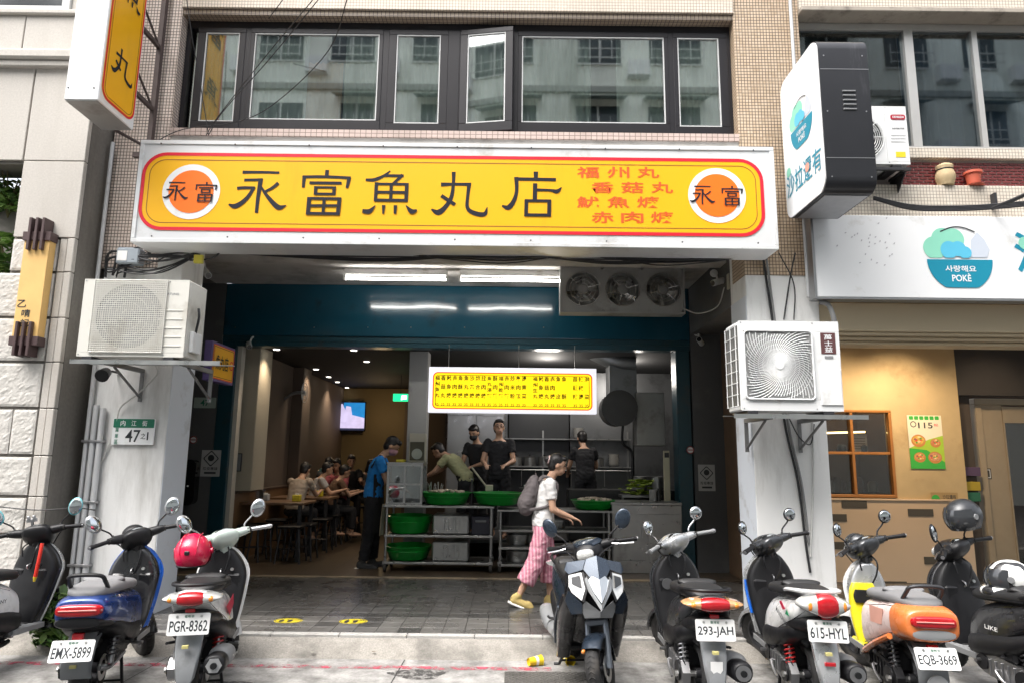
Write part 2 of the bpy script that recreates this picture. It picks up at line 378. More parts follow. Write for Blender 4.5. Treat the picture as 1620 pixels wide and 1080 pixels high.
hole = M(); hole.box(-4.37, 3.19, 11.0, 11.2, 4.3, 9.2); hole.build('upper_room_wall', mat('upper room wall', (.30, .29, .27), .9), bld, 0)
b = M(); b.box(-4.37, 3.19, 7.4, 11, 9.0, 9.2); b.build('upper_ceiling', CEIL, bld, 0)
b = M(); b.box(-4.37, 3.19, 7.4, 11, 4.31, 4.4); b.build('upper_floor', CEIL, bld, 0)
b = M(); b.box(-4.37, -4.3, 7.4, 11, 4.4, 9.0); b.box(3.12, 3.19, 7.4, 11, 4.4, 9.0); b.build('upper_side_wall', mat('upper room wall'), bld, 0)
# window band
FRM = mat('dark bronze frame', (.014, .013, .016), .4, .1, var=.2, bump=.05, spec=.35)
FRMW = mat('white gasket', (.55, .56, .56), .5)
GL = glassmat('street window glass', (.93, .98, .96), .24)
YW = 7.12
def X_(px, py, d=YW): return P(px, py, d).x
zt, zb = 6.585, 5.2
b = M(); xl, xr = -3.755, 2.45
b.box(xl, xr, YW, YW + .1, zt - .09, zt); b.box(xl, xr, YW, YW + .1, zb, zb + .05)
b.box(xl, xl + .05, YW, YW + .1, zb + .05, zt - .09); b.box(xr - .05, xr, YW, YW + .1, zb + .05, zt - .09)
for px in (388, 608, 722, 815, 1062):
    x = X_(px, 130); b.box(x - .035, x + .035, YW - .005, YW + .1, zb + .05, zt - .09)
b.build('window_frame', FRM, bld, 0)
def sash(x0, x1, m=None, fw=.07, left=None, right=None, top=.06, bot=.11, y=YW - .012):
    w = M(m); left = fw if left is None else left; right = fw if right is None else right
    z0, z1 = zb + .045, zt - .085
    w.box(x0, x1, y, y + .05, z1 - top, z1, .004); w.box(x0, x1, y, y + .05, z0, z0 + bot, .004)
    w.box(x0, x0 + left, y, y + .05, z0 + bot, z1 - top, .004); w.box(x1 - right, x1, y, y + .05, z0 + bot, z1 - top, .004)
    o = w.build('window', FRM, bld)
    g = M(m); a0, a1, c0, c1 = x0 + left, x1 - right, z0 + bot, z1 - top
    for q in ((a0, a1, c0, c0 + .012), (a0, a1, c1 - .012, c1), (a0, a0 + .012, c0 + .012, c1 - .012), (a1 - .012, a1, c0 + .012, c1 - .012)): g.box(q[0], q[1], y + .006, y + .03, q[2], q[3])
    g.build('gasket', FRMW, o, 0)
    g = M(m); g.box(a0, a1, y + .02, y + .028, c0, c1); g.build('pane', GL, o, 0); return o
e = [X_(p, 130) for p in (303, 388, 608, 722, 815, 1062, 1157)]
sash(e[0] + .03, e[1] - .03, left=.09)
sash(e[1] + .03, e[2] - .03, fw=.045, bot=.14)
sash(e[2] + .035, e[3] - .1, fw=.09)
hx = X_(727, 130)
w_ = X_(812, 130) - hx
sash(hx, hx + w_, Matrix.Translation((hx, YW - .012, 0)) @ Matrix.Rotation(R_(-9), 4, 'Z') @ Matrix.Translation((-hx, -(YW - .012), 0)), fw=.085)
sash(e[4] + .03, e[5] - .03, fw=.045, bot=.14)
sash(e[5] + .03, e[6] - .03, left=.05, right=.1)
b = M(); x = X_(690, 130); b.box(e[3] - .1, hx - .012, YW - .01, YW + .04, zb + .05, zt - .09); b.build('mullion', FRM, bld, 0)
# curtains behind the glass
def curtain(x0, x1, y, z0, z1, m, n=9, amp=.02, parent=None):
    b = M(); k = n * 6; L = []
    for z in (z0, (z0 + z1) / 2, z1):
        L.append([(x0 + (x1 - x0) * i / k, y + amp * math.sin(2 * PI * i / 6 + .6 * math.sin(i * .37)) * (1.15 - .3 * (z - z0) / (z1 - z0)), z) for i in range(k + 1)])
    b.rings(L, closed=False); return b.build('curtain', m, parent or bld, 80)
CUR = mat('pale green curtain', (.82, .86, .80), .9, var=.08, vs=3)
CUR2 = mat('orange reflection cloth', (.70, .42, .24), .9, var=.1)  # orange cloth stands in for an orange reflection in the pane
for a_, b_, y_, m_, n_ in ((305, 385, 7.20, CUR, 7), (392, 486, 7.20, CUR, 9), (482, 542, 7.235, CUR2, 6), (545, 606, 7.20, CUR, 6), (612, 715, 7.21, CUR, 10), (728, 812, 7.24, CUR, 8), (818, 935, 7.20, CUR, 12), (975, 1060, 7.21, CUR, 8), (1064, 1156, 7.20, CUR, 9)):
    curtain(X_(a_, 130, y_), X_(b_, 130, y_), y_, 5.13, 6.62 if m_ != CUR2 else 6.15, m_, n_)
# ---- shop front at the back of the arcade
TEAL = mat('teal enamel', (.006, .062, .10), .16, .0, var=.25, vs=1.2, bump=.0, coat=.5, dirt=.1, dcol=(.01, .03, .04), ds=2, world=True)
nt = TEAL.node_tree; bn = nd(nt, 'ShaderNodeBump'); bn.inputs['Strength'].default_value = .25; bn.inputs['Distance'].default_value = .03
nt.links.new(noise(nt, nd(nt, 'ShaderNodeNewGeometry').outputs['Position'], 2.6, 1, .3), bn.inputs['Height'])
for k in ('Normal', 'Coat Normal'): nt.links.new(bn.outputs[0], nt.nodes['Principled BSDF'].inputs[k])
TEALD = mat('teal frame paint', (.008, .05, .07), .35, var=.2, vs=2, world=True, dirt=.15)
GRW = mat('grey arcade wall', (.085, .087, .09), .6, var=.1, vs=1.5, dirt=.12, dcol=(.12, .12, .12), world=True)
b = M(); b.box(-4.26, 2.62, 9.9, 10.15, 3.42, 4.2, .01); sb = b.build('shutter_box', TEAL, bld)
b = M(); b.box(-4.26, 2.62, 9.93, 10.15, 3.27, 3.418); b.box(-4.26, 2.62, 9.915, 9.93, 3.34, 3.36); b.build('shutter_slot', TEALD, bld, 0)
for px in (582, 650, 735, 860, 497, 372): 
    q = P(px, 518, 9.895); b = M(); b.cyl(q, q + Vector((0, .012, 0)), .009, n=10); b.build('screw', CHROME, sb)
b = M(); b.box(-4.26, -4.04, 9.9, 10.2, .15, 3.268, .006); b.build('jamb', TEALD, bld)
b = M(); b.box(-4.04, -3.98, 9.96, 10.1, .15, 3.268); b.build('jamb_trim', mat('cream trim', (.55, .52, .46), .5), bld, 0)
b = M(); b.box(2.40, 2.60, 9.9, 10.2, .22, 3.268, .006); b.build('jamb', TEALD, bld)
b = M(); b.box(-6.2, -4.262, 9.9, 10.1, .13, 4.2); b.build('front_wall', GRW, bld, 0)
b = M(); b.box(2.622, 3.06, 9.88, 10.1, .13, 4.2); b.build('front_wall', GRW, bld, 0)
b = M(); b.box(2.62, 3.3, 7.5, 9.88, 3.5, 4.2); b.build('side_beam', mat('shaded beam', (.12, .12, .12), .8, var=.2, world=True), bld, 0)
# partition towards the poke shop
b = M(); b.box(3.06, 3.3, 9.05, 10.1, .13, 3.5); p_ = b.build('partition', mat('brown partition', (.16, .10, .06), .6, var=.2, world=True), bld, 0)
b = M(); b.box(2.98, 3.06, 9.02, 9.1, .13, 3.3); b.build('partition_edge', mat('pale wood strip', (.42, .34, .24), .55, var=.15, vs=8, world=True), bld, 0)
b = M(); b.box(2.97, 3.12, 9.0, 9.3, 2.75, 3.4, .01); b.build('bracket_board', mat('pale wood strip'), bld)
# ---- dining room and kitchen shell
CREAM = mat('cream wall', (.38, .34, .265), .7, var=.06, vs=2, world=True)
TAUPE = mat('taupe wall', (.11, .082, .064), .75, var=.08, vs=1.5, world=True)
WAINS = mat('wood wainscot', (.17, .095, .045), .5, var=.25, vs=5, world=True)
DARKC = mat('black ceiling', (.006, .006, .0065), .8)
b = M(); b.box(-4.35, -4.05, 10.2, 16.6, 1.15, 3.5); b.build('interior_wall', TAUPE, bld, 0)
b = M(); b.box(-4.35, -4.02, 10.2, 16.6, .15, 1.13); b.build('wainscot', WAINS, bld, 0)
b = M(); b.box(-4.35, -3.99, 10.2, 16.6, 1.13, 1.17, .01); b.build('dado_rail', mat('dark rail', (.06, .04, .03), .5), bld)
b = M(); b.box(-4.1, -3.80, 10.22, 10.75, 1.17, 3.5, .01); b.build('pillar', CREAM, bld)
b = M(); b.box(-4.05, -3.85, 12.6, 13.1, 1.17, 3.5, .01); b.build('pillar', TAUPE, bld)
b = M(); b.box(-4.4, 3.2, 16.5, 16.7, .15, 3.5); b.build('back_wall', mat('ochre back wall', (.17, .125, .06), .7, var=.12, vs=1.5, world=True), bld, 0)
b = M(); b.box(-2.55, -1.0, 16.42, 16.5, .15, 2.95); b.build('back_panel', TAUPE, bld, 0)
b = M(); b.box(-4.35, 3.2, 10.15, 16.7, 3.3, 3.5); b.build('ceiling', DARKC, bld, 0)
b = M(); b.box(-1.58, -1.29, 10.45, 10.75, .15, 3.3, .006); b.build('pillar', mat('grey pillar', (.33, .33, .32), .55, var=.1, vs=2, world=True, dirt=.15, dcol=(.2, .2, .2)), bld)
b = M(); b.box(-1.2, -1.1, 12.4, 16.5, .15, 3.3); b.build('partition_wall', TAUPE, bld, 0)
KW = mat('kitchen steel panel', (.20, .205, .21), .38, .75, var=.25, vs=1.3, world=True, dirt=.2, dcol=(.06, .06, .06), ds=1.5)
for i, (x0, x1) in enumerate(((-1.1, -.05), (-.045, 1.1), (1.105, 2.3), (2.305, 3.2))):
    b = M(); b.box(x0, x1 - .012, 12.9, 13.0, .15, 3.3, .006); b.build('wall_panel', KW if i != 1 else mat('dark kitchen panel', (.05, .052, .055), .45, .4, var=.2, vs=1.5, world=True), bld)
b = M(); b.box(3.05, 3.2, 10.1, 16.6, .15, 3.5); b.build('interior_wall', GRW, bld, 0)

# ================================================================== LEFT STONE BUILDING
st = thing('stone_building', 'granite clad corner building with rough blocks at the far left', 'building', (-5.5, 6.8, 0))
GRAN = mat('smooth granite', (.50, .47, .43), .7, var=.22, vs=55, bump=.2, bs=150, dirt=.2, dcol=(.42, .39, .35), ds=1.2, streak=True, world=True)
GRANR = mat('rusticated granite', (.55, .53, .495), .8, var=.25, vs=30, bump=1.5, bs=30, dirt=.15, dcol=(.40, .37, .33), ds=1.5, world=True)
GRAND = mat('shade toned granite', (.20, .185, .165), .75, var=.25, vs=30, bump=.3, bs=90, dirt=.3, dcol=(.09, .08, .07), ds=1.6, streak=True, world=True)  # side face darkened in colour for its shade; also backs the block joints
XE = -4.405; RE = P(21, 370, 6.6).x; RZ0 = P(10, 482, 6.6).z; RZ1 = P(10, 258, 6.6).z
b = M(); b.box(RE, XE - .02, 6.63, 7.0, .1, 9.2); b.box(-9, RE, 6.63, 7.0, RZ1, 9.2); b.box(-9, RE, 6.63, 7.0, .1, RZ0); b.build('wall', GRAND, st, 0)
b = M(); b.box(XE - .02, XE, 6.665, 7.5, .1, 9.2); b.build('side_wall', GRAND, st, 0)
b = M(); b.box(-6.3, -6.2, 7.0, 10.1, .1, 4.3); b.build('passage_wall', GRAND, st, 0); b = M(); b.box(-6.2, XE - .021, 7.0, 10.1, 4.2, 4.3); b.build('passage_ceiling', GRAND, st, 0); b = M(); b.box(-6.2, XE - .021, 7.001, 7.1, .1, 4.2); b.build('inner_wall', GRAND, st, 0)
b = M(); b.box(-9, XE, 6.8, 9.9, 9.0, 9.2); b.build('roof', GRAND, st, 0)
def rough_block(x0, x1, z0, z1):
    b = M(); nx, nz = max(6, int((x1 - x0) / .022)), max(5, int((z1 - z0) / .022)); sd_ = rnd.random() * 50; L = []
    for j in range(nz + 1):
        r = []
        for i in range(nx + 1):
            x, z = x0 + (x1 - x0) * i / nx, z0 + (z1 - z0) * j / nz; ed = min(i, nx - i, j, nz - j)
            y = 6.612 if ed == 0 else 6.605 - .0035 * mnoise.noise((x * 9 + sd_, z * 14, sd_)) - .0035 * mnoise.noise((x * 26, z * 38 + sd_, 3)) - .003 * mnoise.noise((x * 70, z * 70, sd_))
            r.append((x, y, z))
        L.append(r)
    b.rings(L, closed=False); b.box(x0, x1, 6.613, 6.66, z0, z1); b.build('stone_block', GRANR, st, 0)
zy = lambda py, px=60: P(px, py, 6.6).z
lev = [zy(p) for p in (1010, 912, 845, 785, 720, 645, 572, 502, 430, 376)]
for i in range(len(lev) - 1):
    z0, z1 = lev[i], lev[i + 1]; xs = (-6.6, -5.6, -4.80, XE - .16) if i % 3 == 1 else (-6.6, -5.3, XE - .16)
    for x0, x1 in zip(xs[:-1], xs[1:]):
        if z0 > RZ0 - .05 and x1 < RE + .02: continue
        x0_ = max(x0, RE) if z0 > RZ0 - .05 else x0
        rough_block(x0_ + .006, x1 - .006, z0 + .015, z1 - .015)
    b = M(); b.box(XE - .148, XE - .075, 6.61, 6.66, z0 + .004, z1 - .004, .006); b.build('stone_block', GRAN, st, 0)
    b = M(); b.box(XE - .068, XE + .002, 6.6, 6.66, z0 + .004, z1 - .004, .006); b.build('stone_block', GRAN, st, 0)
z1 = lev[-1]; up = [z1, zy(255, 100), zy(103, 100)]
for z0, z1 in zip(up[:-1], up[1:]):
    for x0, x1 in ((RE, XE + .002),) if z0 < RZ1 - .1 else ((-6.4, RE - .01), (RE, XE + .002)):
        b = M(); b.box(x0 + .003, x1 - .003 * (x1 < XE), 6.6, 6.66, z0 + .004, z1 - .004, .005); b.build('stone_block', GRAN, st, 0)
zl = zy(103, 100)
b = M(); b.box(-9, XE + .01, 6.5, 6.66, zl + .02, zl + .13, .02); b.box(-9, XE + .01, 6.54, 6.66, zl - .05, zl + .018, .01); b.build('ledge', GRAN, st)
for x0, x1 in ((-6.6, -5.2), (-5.19, XE + .002)):
    b = M(); b.box(x0, x1, 6.58, 6.66, zl + .135, zl + .55, .005); b.build('stone_block', GRAN, st, 0)
zw = zl + .55
b = M(); b.box(-9, XE + .01, 6.54, 6.66, zw + .004, zw + .06, .01); b.build('window_sill', GRAN, st)
b = M(); b.box(-4.74, XE, 6.6, 6.66, zw + .064, 9.1, .005); b.build('stone_block', GRAN, st, 0)
b = M(); b.box(-7, -4.75, 6.6, 6.62, zw + .07, 8.4); w_o = b.build('window', mat('dark tinted glass', (.03, .035, .04), .08, var=.1), st, 0)
b = M(); b.box(-4.83, -4.745, 6.57, 6.64, zw + .07, 8.4, .005); b.box(-7, -4.83, 6.575, 6.63, zw + .07, zw + .12, .005); b.build('window_frame', FRMW, w_o)
b = M(); b.box(-9, RE, 7.3, 7.35, 2.0, 4.6); b.build('recess_wall', mat('recess wall', (.22, .19, .12), .9, var=.3, world=True), st, 0)

# ================================================================== RIGHT NEIGHBOUR
nb = thing('poke_shop_building', 'tan neighbouring shophouse with cream tiles, dark curtained windows and warm lit arcade', 'building', (5.5, 7, 0))
MOS_R = tilemat('cream mosaic', (.70, .64, .55), (.64, .57, .48), (.26, .22, .18), .034, .037, .003, 0, .35, (.25, .2, .15))
NX = 3.195
b = M(); b.box(NX, 11, 6.97, 7.4, 6.72, 9.2); b.build('upper_wall', MOS_R, nb, 0)
b = M(); b.box(NX, 11, 6.90, 7.4, 6.655, 6.718, .01); b.build('ledge', mat('stained ledge', (.36, .32, .27), .8, var=.2, dirt=.3, world=True), nb)
z_s = P(1500, 238, 7.1).z; z_b = P(1500, 300, 7.1).z; z_g = P(1500, 335, 7.1).z
b = M(); b.box(NX, 11, 7.0, 7.3, z_s - .14, z_s - .02, .008); b.build('window_sill', MOS_R, nb)
b = M(); b.box(NX, 11, 7.06, 7.3, z_b - .02, z_s - .141); bw = b.build('brick_band', mat('brick mortar', (.42, .36, .33), .9, world=True), nb, 0)
BR = mat('maroon glazed brick', (.15, .028, .03), .3, var=.3, vs=25, world=True, coat=.2)
q = M(); q.box(-.043, .043, 0, .02, -.0125, .0125, .003); o = q.build('brick', BR, bw, 0); bme = o.data; bpy.data.objects.remove(o)
zz = z_b + .005; r = 0
stuffb = M()
while zz < z_s - .17:
    for i in range(48):
        x = P(1425, 270, 7.06).x + .095 * i + (.047 if r % 2 else 0)
        if x < P(1640, 270, 7.06).x + .05: place('brick', bme, (x, 7.0575 + rnd.uniform(-.001, .001), zz), bw)
        elif x < 9: stuffb.box(x - .043, x + .043, 7.048, 7.068, zz - .0125, zz + .0125)
    zz += .034; r += 1
tag(stuffb.build('brick', BR, bw, 0), kind='stuff')
b = M(); b.box(NX, 11, 6.93, 7.3, z_g - .2, z_b - .022, .006); b.build('spandrel', MOS_R, nb)
FRA = mat('aluminium window frame', (.55, .54, .52), .4, .6, var=.08)
GLR = glassmat('neighbour window glass', (.70, .76, .80), .05)
zt, zb = 6.62, z_s
b = M(); xw = (NX + .02, P(1440, 130, 7.15).x, P(1545, 130, 7.15).x, P(1680, 130, 7.15).x, 9)
b.box(NX, 10, 7.12, 7.2, zt - .05, zt + .03); b.box(NX, 10, 7.11, 7.22, zb - .02, zb + .05)
for i, x in enumerate(xw): b.box(x - (.05 if i == 1 else .03), x + (.05 if i == 1 else .03), 7.11, 7.2, zb + .05, zt - .05)
wf = b.build('window_frame', FRA, nb, 0)
for x0, x1 in zip(xw[:-1], xw[1:]):
    b = M(); b.box(x0 + .03, x1 - .03, 7.15, 7.157, zb + .05, zt - .05); b.build('pane', GLR, wf, 0)
CURD = mat('dark blue curtain', (.07, .10, .13), .9, var=.2); CURB = mat('brown curtain', (.13, .095, .07), .9, var=.3)
curtain(xw[1], 9, 7.33, zb - .1, zt + .1, CURD, 34, .03, nb)
curtain(NX, xw[1] - .02, 7.33, zb + .55, zt + .1, CURB, 8, .03, nb)
curtain(NX, xw[1] - .02, 7.36, zb - .1, zb + .55, mat('grey blind', (.30, .31, .29), .9), 14, .012, nb)
b = M(); b.box(NX, 11, 7.6, 7.7, 3.6, 9.2); b.build('upper_room_wall', mat('upper room wall'), nb, 0)
b = M(); b.box(NX, 11, 7.0, 9.9, 9.2, 9.3); b.build('roof', CEIL, nb, 0)
TANC = mat('tan ceiling panel', (.50, .38, .22), .7, var=.06, vs=1.5, world=True)
b = M(); b.box(3.225, 11, 6.95, 9.9, 3.36, 3.45); b.build('arcade_ceiling', TANC, nb, 0)
FAS = mat('beige shutter fascia', (.58, .48, .33), .6, var=.06, vs=1.5, world=True, dirt=.12, dcol=(.42, .34, .22), ds=2)
fz = P(1400, 524, 7.06).z; fb_ = P(1400, 547, 7.3).z
b = M(); b.box(3.225, 11, 7.06, 7.5, fz, 3.355, .01); fas = b.build('shutter_fascia', FAS, nb)
for k_ in range(3):
    b = M(); z1_ = fz - .003 - (fz - fb_) * k_ / 3; b.box(3.225, 11, 7.10 + .07 * k_, 7.49, z1_ - (fz - fb_) / 3 + .006, z1_, .006); b.build('rail', FAS, fas)
b = M(); b.box(3.225, 11, 6.93, 7.3, 3.45, z_g - .2); b.build('beam', CEIL, nb, 0)
TANW = mat('mottled tan plaster', (.52, .39, .21), .75, var=.26, vs=2.2, bump=.2, bs=30, dirt=.2, dcol=(.34, .23, .11), ds=1.6, world=True)
PLY = mat('plywood dado panel', (.56, .42, .29), .6, var=.1, vs=1.5, world=True)
zd = P(1440, 791, 9.4).z
wx0, wx1, wz0, wz1 = P(1296, 700, 9.4).x, P(1411, 700, 9.4).x, P(1350, 786, 9.4).z, P(1350, 648, 9.4).z
xr_ = P(1523, 700, 9.4).x
b = M(); b.box(3.3, wx0, 9.4, 9.55, zd, 3.36); b.box(wx1, xr_, 9.4, 9.55, zd, 3.36); b.box(wx0, wx1, 9.4, 9.55, wz1, 3.36); b.box(wx0, wx1, 9.4, 9.55, zd, wz0); b.build('shop_wall', TANW, nb, 0)
ply = M(); ply.box(3.3, xr_, 9.37, 9.55, .13, zd - .004); ply = ply.build('dado', PLY, nb, 0)
for px, py in ((1352, 797), (1320, 818), (1457, 810), (1378, 852), (1322, 862), (1483, 886), (1415, 925)):
    c = P(px, py, 9.36); b = M(); b.box(c.x - .17, c.x + .17, 9.362, 9.372, c.z - .048, c.z + .048, .003); b.build('inlay', mat('dark inlay', (.07, .06, .045), .5), ply)
b = M(); b.box(3.3, xr_, 9.355, 9.4, zd - .003, zd + .022, .004); b.build('dado_rail', PLY, nb)
ORG = mat('orange stained wood', (.36, .15, .035), .45, var=.2, vs=10, world=True)
b = M(); b.box(wx0, wx1, 9.36, 9.45, wz1 - .035, wz1, .006); b.box(wx0, wx1, 9.36, 9.45, wz0, wz0 + .04, .006)
for x in (wx0 + .02, wx0 + .44, wx1 - .02): b.box(x - .02, x + .02, 9.362, 9.448, wz0 + .04, wz1 - .035, .004)
zm = P(1350, 716, 9.4).z; b.box(wx0 + .05, wx1 - .05, 9.365, 9.445, zm - .018, zm + .018, .004)
wo_ = b.build('window', ORG, nb)
b = M(); b.box(wx0 + .05, wx1 - .05, 9.41, 9.416, wz0 + .05, wz1 - .05); b.build('pane', glassmat('shop window glass', (.85, .85, .83), .02), wo_, 0)
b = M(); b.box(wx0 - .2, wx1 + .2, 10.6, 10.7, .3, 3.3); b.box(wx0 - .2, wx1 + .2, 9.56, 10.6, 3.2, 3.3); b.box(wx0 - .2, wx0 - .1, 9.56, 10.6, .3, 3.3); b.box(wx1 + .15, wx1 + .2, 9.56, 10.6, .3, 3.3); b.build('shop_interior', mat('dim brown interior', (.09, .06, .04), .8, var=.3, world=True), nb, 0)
# recessed entrance at the far right
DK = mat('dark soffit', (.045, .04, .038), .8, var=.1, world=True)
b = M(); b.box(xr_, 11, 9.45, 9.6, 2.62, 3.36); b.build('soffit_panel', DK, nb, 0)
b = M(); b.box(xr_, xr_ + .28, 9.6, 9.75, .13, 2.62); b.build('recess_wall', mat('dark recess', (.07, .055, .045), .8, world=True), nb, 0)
DF = mat('beige door frame', (.40, .32, .22), .5, var=.1, world=True)
dx = P(1545, 700, 9.7).x; dz = P(1560, 640, 9.7).z
b = M(); b.box(dx, dx + .09, 9.66, 9.8, .13, dz, .008); b.box(dx, dx + 2.2, 9.66, 9.8, dz + .001, dz + .09, .008); b.box(dx + .09, dx + .4, 9.7, 9.78, .13, dz); b.build('door_frame', DF, nb)
b = M(); b.box(dx + .40, dx + .42, 9.69, 9.77, .13, dz - .25); b.box(dx + .4, dx + 1.5, 9.69, 9.77, dz - .25, dz - .02); b.box(dx + .42, dx + 1.1, 9.7, 9.76, .13, .3); dr = b.build('door', DF, nb)
b = M(); b.box(dx + .42, dx + .84, 9.72, 9.728, .3, dz - .25); b.build('pane', glassmat('door glass', (.6, .55, .5), .05), dr, 0)
b = M(); b.box(dx + .84, dx + 2.0, 9.69, 9.77, .13, dz - .25); b.build('side_panel', DF, dr, 0)
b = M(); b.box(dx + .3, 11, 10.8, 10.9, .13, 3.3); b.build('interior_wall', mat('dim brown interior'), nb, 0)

# ================================================================== BUILDING ACROSS THE STREET (seen mirrored in the windows)
op = thing('apartment_block', 'pale grey apartment block across the street mirrored in the upper windows', 'building', (0, -9, 0))
OPW = mat('pale render', (.84, .86, .79), .85, var=.1, vs=.8, dirt=.25, dcol=(.25, .26, .23), ds=.6, streak=True, world=True)
YO = -9.0
b = M(); b.box(-34, 34, YO - 6, YO, 0, 17.5); b.build('wall', OPW, op, 0)
OPG = mat('dark opposite glass', (.04, .055, .06), .15); OPR = mat('white rail', (.6, .6, .58), .5); OPA = mat('faded awning', (.15, .2, .2), .7)
for fl_ in range(5):
    z = 3.2 + fl_ * 3.0
    for i in range(-11, 12):
        x = i * 2.9 + rnd.uniform(-.3, .3); w = rnd.choice((1.2, 1.6, 1.9))
        b = M(); b.box(x - w / 2, x + w / 2, YO, YO + .02, z + .9, z + 2.2); o = b.build('window', OPG, op, 0)
        b = M(); b.box(x - w / 2 - .05, x + w / 2 + .05, YO, YO + .06, z + .84, z + .9); b.box(x - .03, x + .03, YO, YO + .05, z + .9, z + 2.2)
        for k in range(2): b.box(x - w / 2 - .05, x + w / 2 + .05, YO + .4, YO + .43, z + .9 + .35 * k, z + .93 + .35 * k)
        for k in range(5): b.box(x - w / 2 + w * k / 4 - .012, x - w / 2 + w * k / 4 + .012, YO + .4, YO + .42, z + .84, z + 1.6)
        b.build('window_frame', OPR, o, 0)
        if rnd.random() < .5:
            b = M(); b.add([(x - w / 2 - .2, YO, z + 2.5), (x + w / 2 + .2, YO, z + 2.5), (x + w / 2 + .2, YO + .7, z + 2.25), (x - w / 2 - .2, YO + .7, z + 2.25)], [(0, 1, 2, 3)]); b.build('awning', OPA, op, 0)
        if rnd.random() < .4:
            b = M(); b.box(x + 1.0, x + 1.8, YO, YO + .35, z + .3, z + .9); b.build('cabinet', WHT, op, 0)
    b = M(); b.box(-34, 34, YO, YO + .12, z + 2.72, z + 2.95); b.build('floor_band', mat('grey band', (.36, .37, .34), .9, world=True), op, 0)

b = M()
for x, w_ in ((-4.6, .01), (-2.9, .008), (-.9, .01), (1.5, .009), (3.2, .01)):
    b.add([(x, 5.06, .0062), (x + w_, 5.06, .0062), (x + w_ + .02, 6.13, .0062), (x + .02, 6.13, .0062)], [(0, 1, 2, 3)])
tag(b.build('gutter', mat('joint tar', (.05, .048, .045), .9), None, 0), kind='structure')
STN = wornmat('oil stain', (.055, .052, .05), .5, 14)
for x, y, r in ((-2.9, 5.2, .35), (-2.1, 5.35, .3), (.6, 5.4, .4), (1.4, 5.35, .3), (2.1, 5.3, .36), (2.9, 5.3, .3), (-.7, 5.75, .22), (-1.4, 5.3, .18)):
    b = M(); b.add([(x + r * math.cos(a) * (1 + .25 * math.sin(3 * a + x)), y + .6 * r * math.sin(a), .0066) for a in [2 * PI * i / 24 for i in range(24)]], [tuple(range(24))]); tag(b.build('oil_stain', STN, None, 0), kind='structure')
# ================================================================== SIGNS
X3, Y3, Z3 = Vector((1, 0, 0)), Vector((0, 1, 0)), Vector((0, 0, 1))
YEL = mat('sign yellow', (.88, .45, .004), .35, var=.05, vs=1.2, dirt=.12, dcol=(.74, .36, .006), ds=1.5, streak=True)
REDS = mat('sign red', (.68, .008, .03), .4, var=0)
BRNL = mat('sign brown line', (.30, .10, .01), .5, var=0)
INK = mat('sign navy ink', (.012, .013, .022), .5, var=0, spec=.25)
ORGS = mat('sign orange', (.90, .17, .005), .4, var=0)
WHTS = mat('sign white', (.80, .81, .82), .35, var=.03, vs=2, dirt=.08, dcol=(.55, .54, .5))
ALW = mat('white enamelled frame', (.70, .71, .72), .35, .1, var=.06, vs=3, dirt=.2, dcol=(.42, .40, .37), ds=3, world=True)
CH = {}
CH['永'] = [([(225, 172), (380, 170), (540, 173)], [28, 24, 22]), ([(245, 243), (300, 241), (402, 238)], [26, 24, 26]), ([(386, 230), (374, 400), (370, 535)], [40, 32, 28]),
    ([(190, 318), (250, 312), (342, 312)], [28, 26, 24]), ([(335, 305), (290, 390), (235, 450), (180, 478), (130, 462)], [28, 32, 40, 42, 14]), ([(538, 266), (490, 310), (425, 348)], [30, 26, 20]),
    ([(392, 300), (440, 370), (510, 450), (560, 485), (618, 466)], [16, 28, 40, 44, 8])]
CH['富'] = [([(950, 150), (948, 215)], 32), ([(745, 215), (950, 212), (1155, 220)], 26), ([(758, 205), (754, 312)], [34, 24]), ([(1142, 218), (1127, 312)], [36, 24]), ([(805, 268), (1080, 268)], 26),
    ([(862, 300), (862, 374)], 30), ([(850, 308), (1035, 308)], 20), ([(1020, 300), (1018, 374)], 30), ([(850, 366), (1030, 366)], 22), ([(812, 398), (808, 553)], 34), ([(795, 408), (1085, 408)], 24),
    ([(1070, 400), (1062, 553)], 34), ([(940, 405), (936, 545)], 26), ([(820, 473), (1065, 470)], 24), ([(792, 542), (1078, 542)], 26)]
f2 = lambda L: [([((x / 4.765 + 560 - 340) * 5.4, y / 4.765 * 5.4) for x, y in p], [q * 1.133 for q in w] if isinstance(w, list) else w * 1.133) for p, w in L]
CH['魚'] = f2([([(268, 140), (220, 180), (150, 212), (85, 213)], [10, 22, 28, 20]), ([(225, 178), (370, 178)], 22), ([(362, 170), (310, 225), (280, 252)], [26, 22, 20]), ([(168, 232), (166, 384)], 26), ([(155, 245), (410, 245)], 20),
    ([(397, 235), (395, 384)], 28), ([(280, 240), (280, 378)], 24), ([(170, 310), (395, 310)], 22), ([(155, 373), (408, 373)], 24), ([(168, 415), (125, 462), (72, 460)], [6, 36, 30]), ([(230, 412), (228, 482)], [28, 12]),
    ([(318, 412), (316, 480)], [28, 18]), ([(396, 413), (440, 460), (480, 448)], [6, 38, 14])])
CH['丸'] = f2([([(748, 148), (748, 240), (735, 350), (690, 430), (640, 470), (588, 446)], [30, 24, 30, 34, 44, 12]), ([(655, 250), (760, 246), (882, 246)], [32, 22, 26]),
    ([(868, 238), (858, 340), (858, 430), (905, 470), (985, 480), (1006, 425)], [30, 24, 28, 34, 34, 6]), ([(660, 338), (765, 408)], 28)])
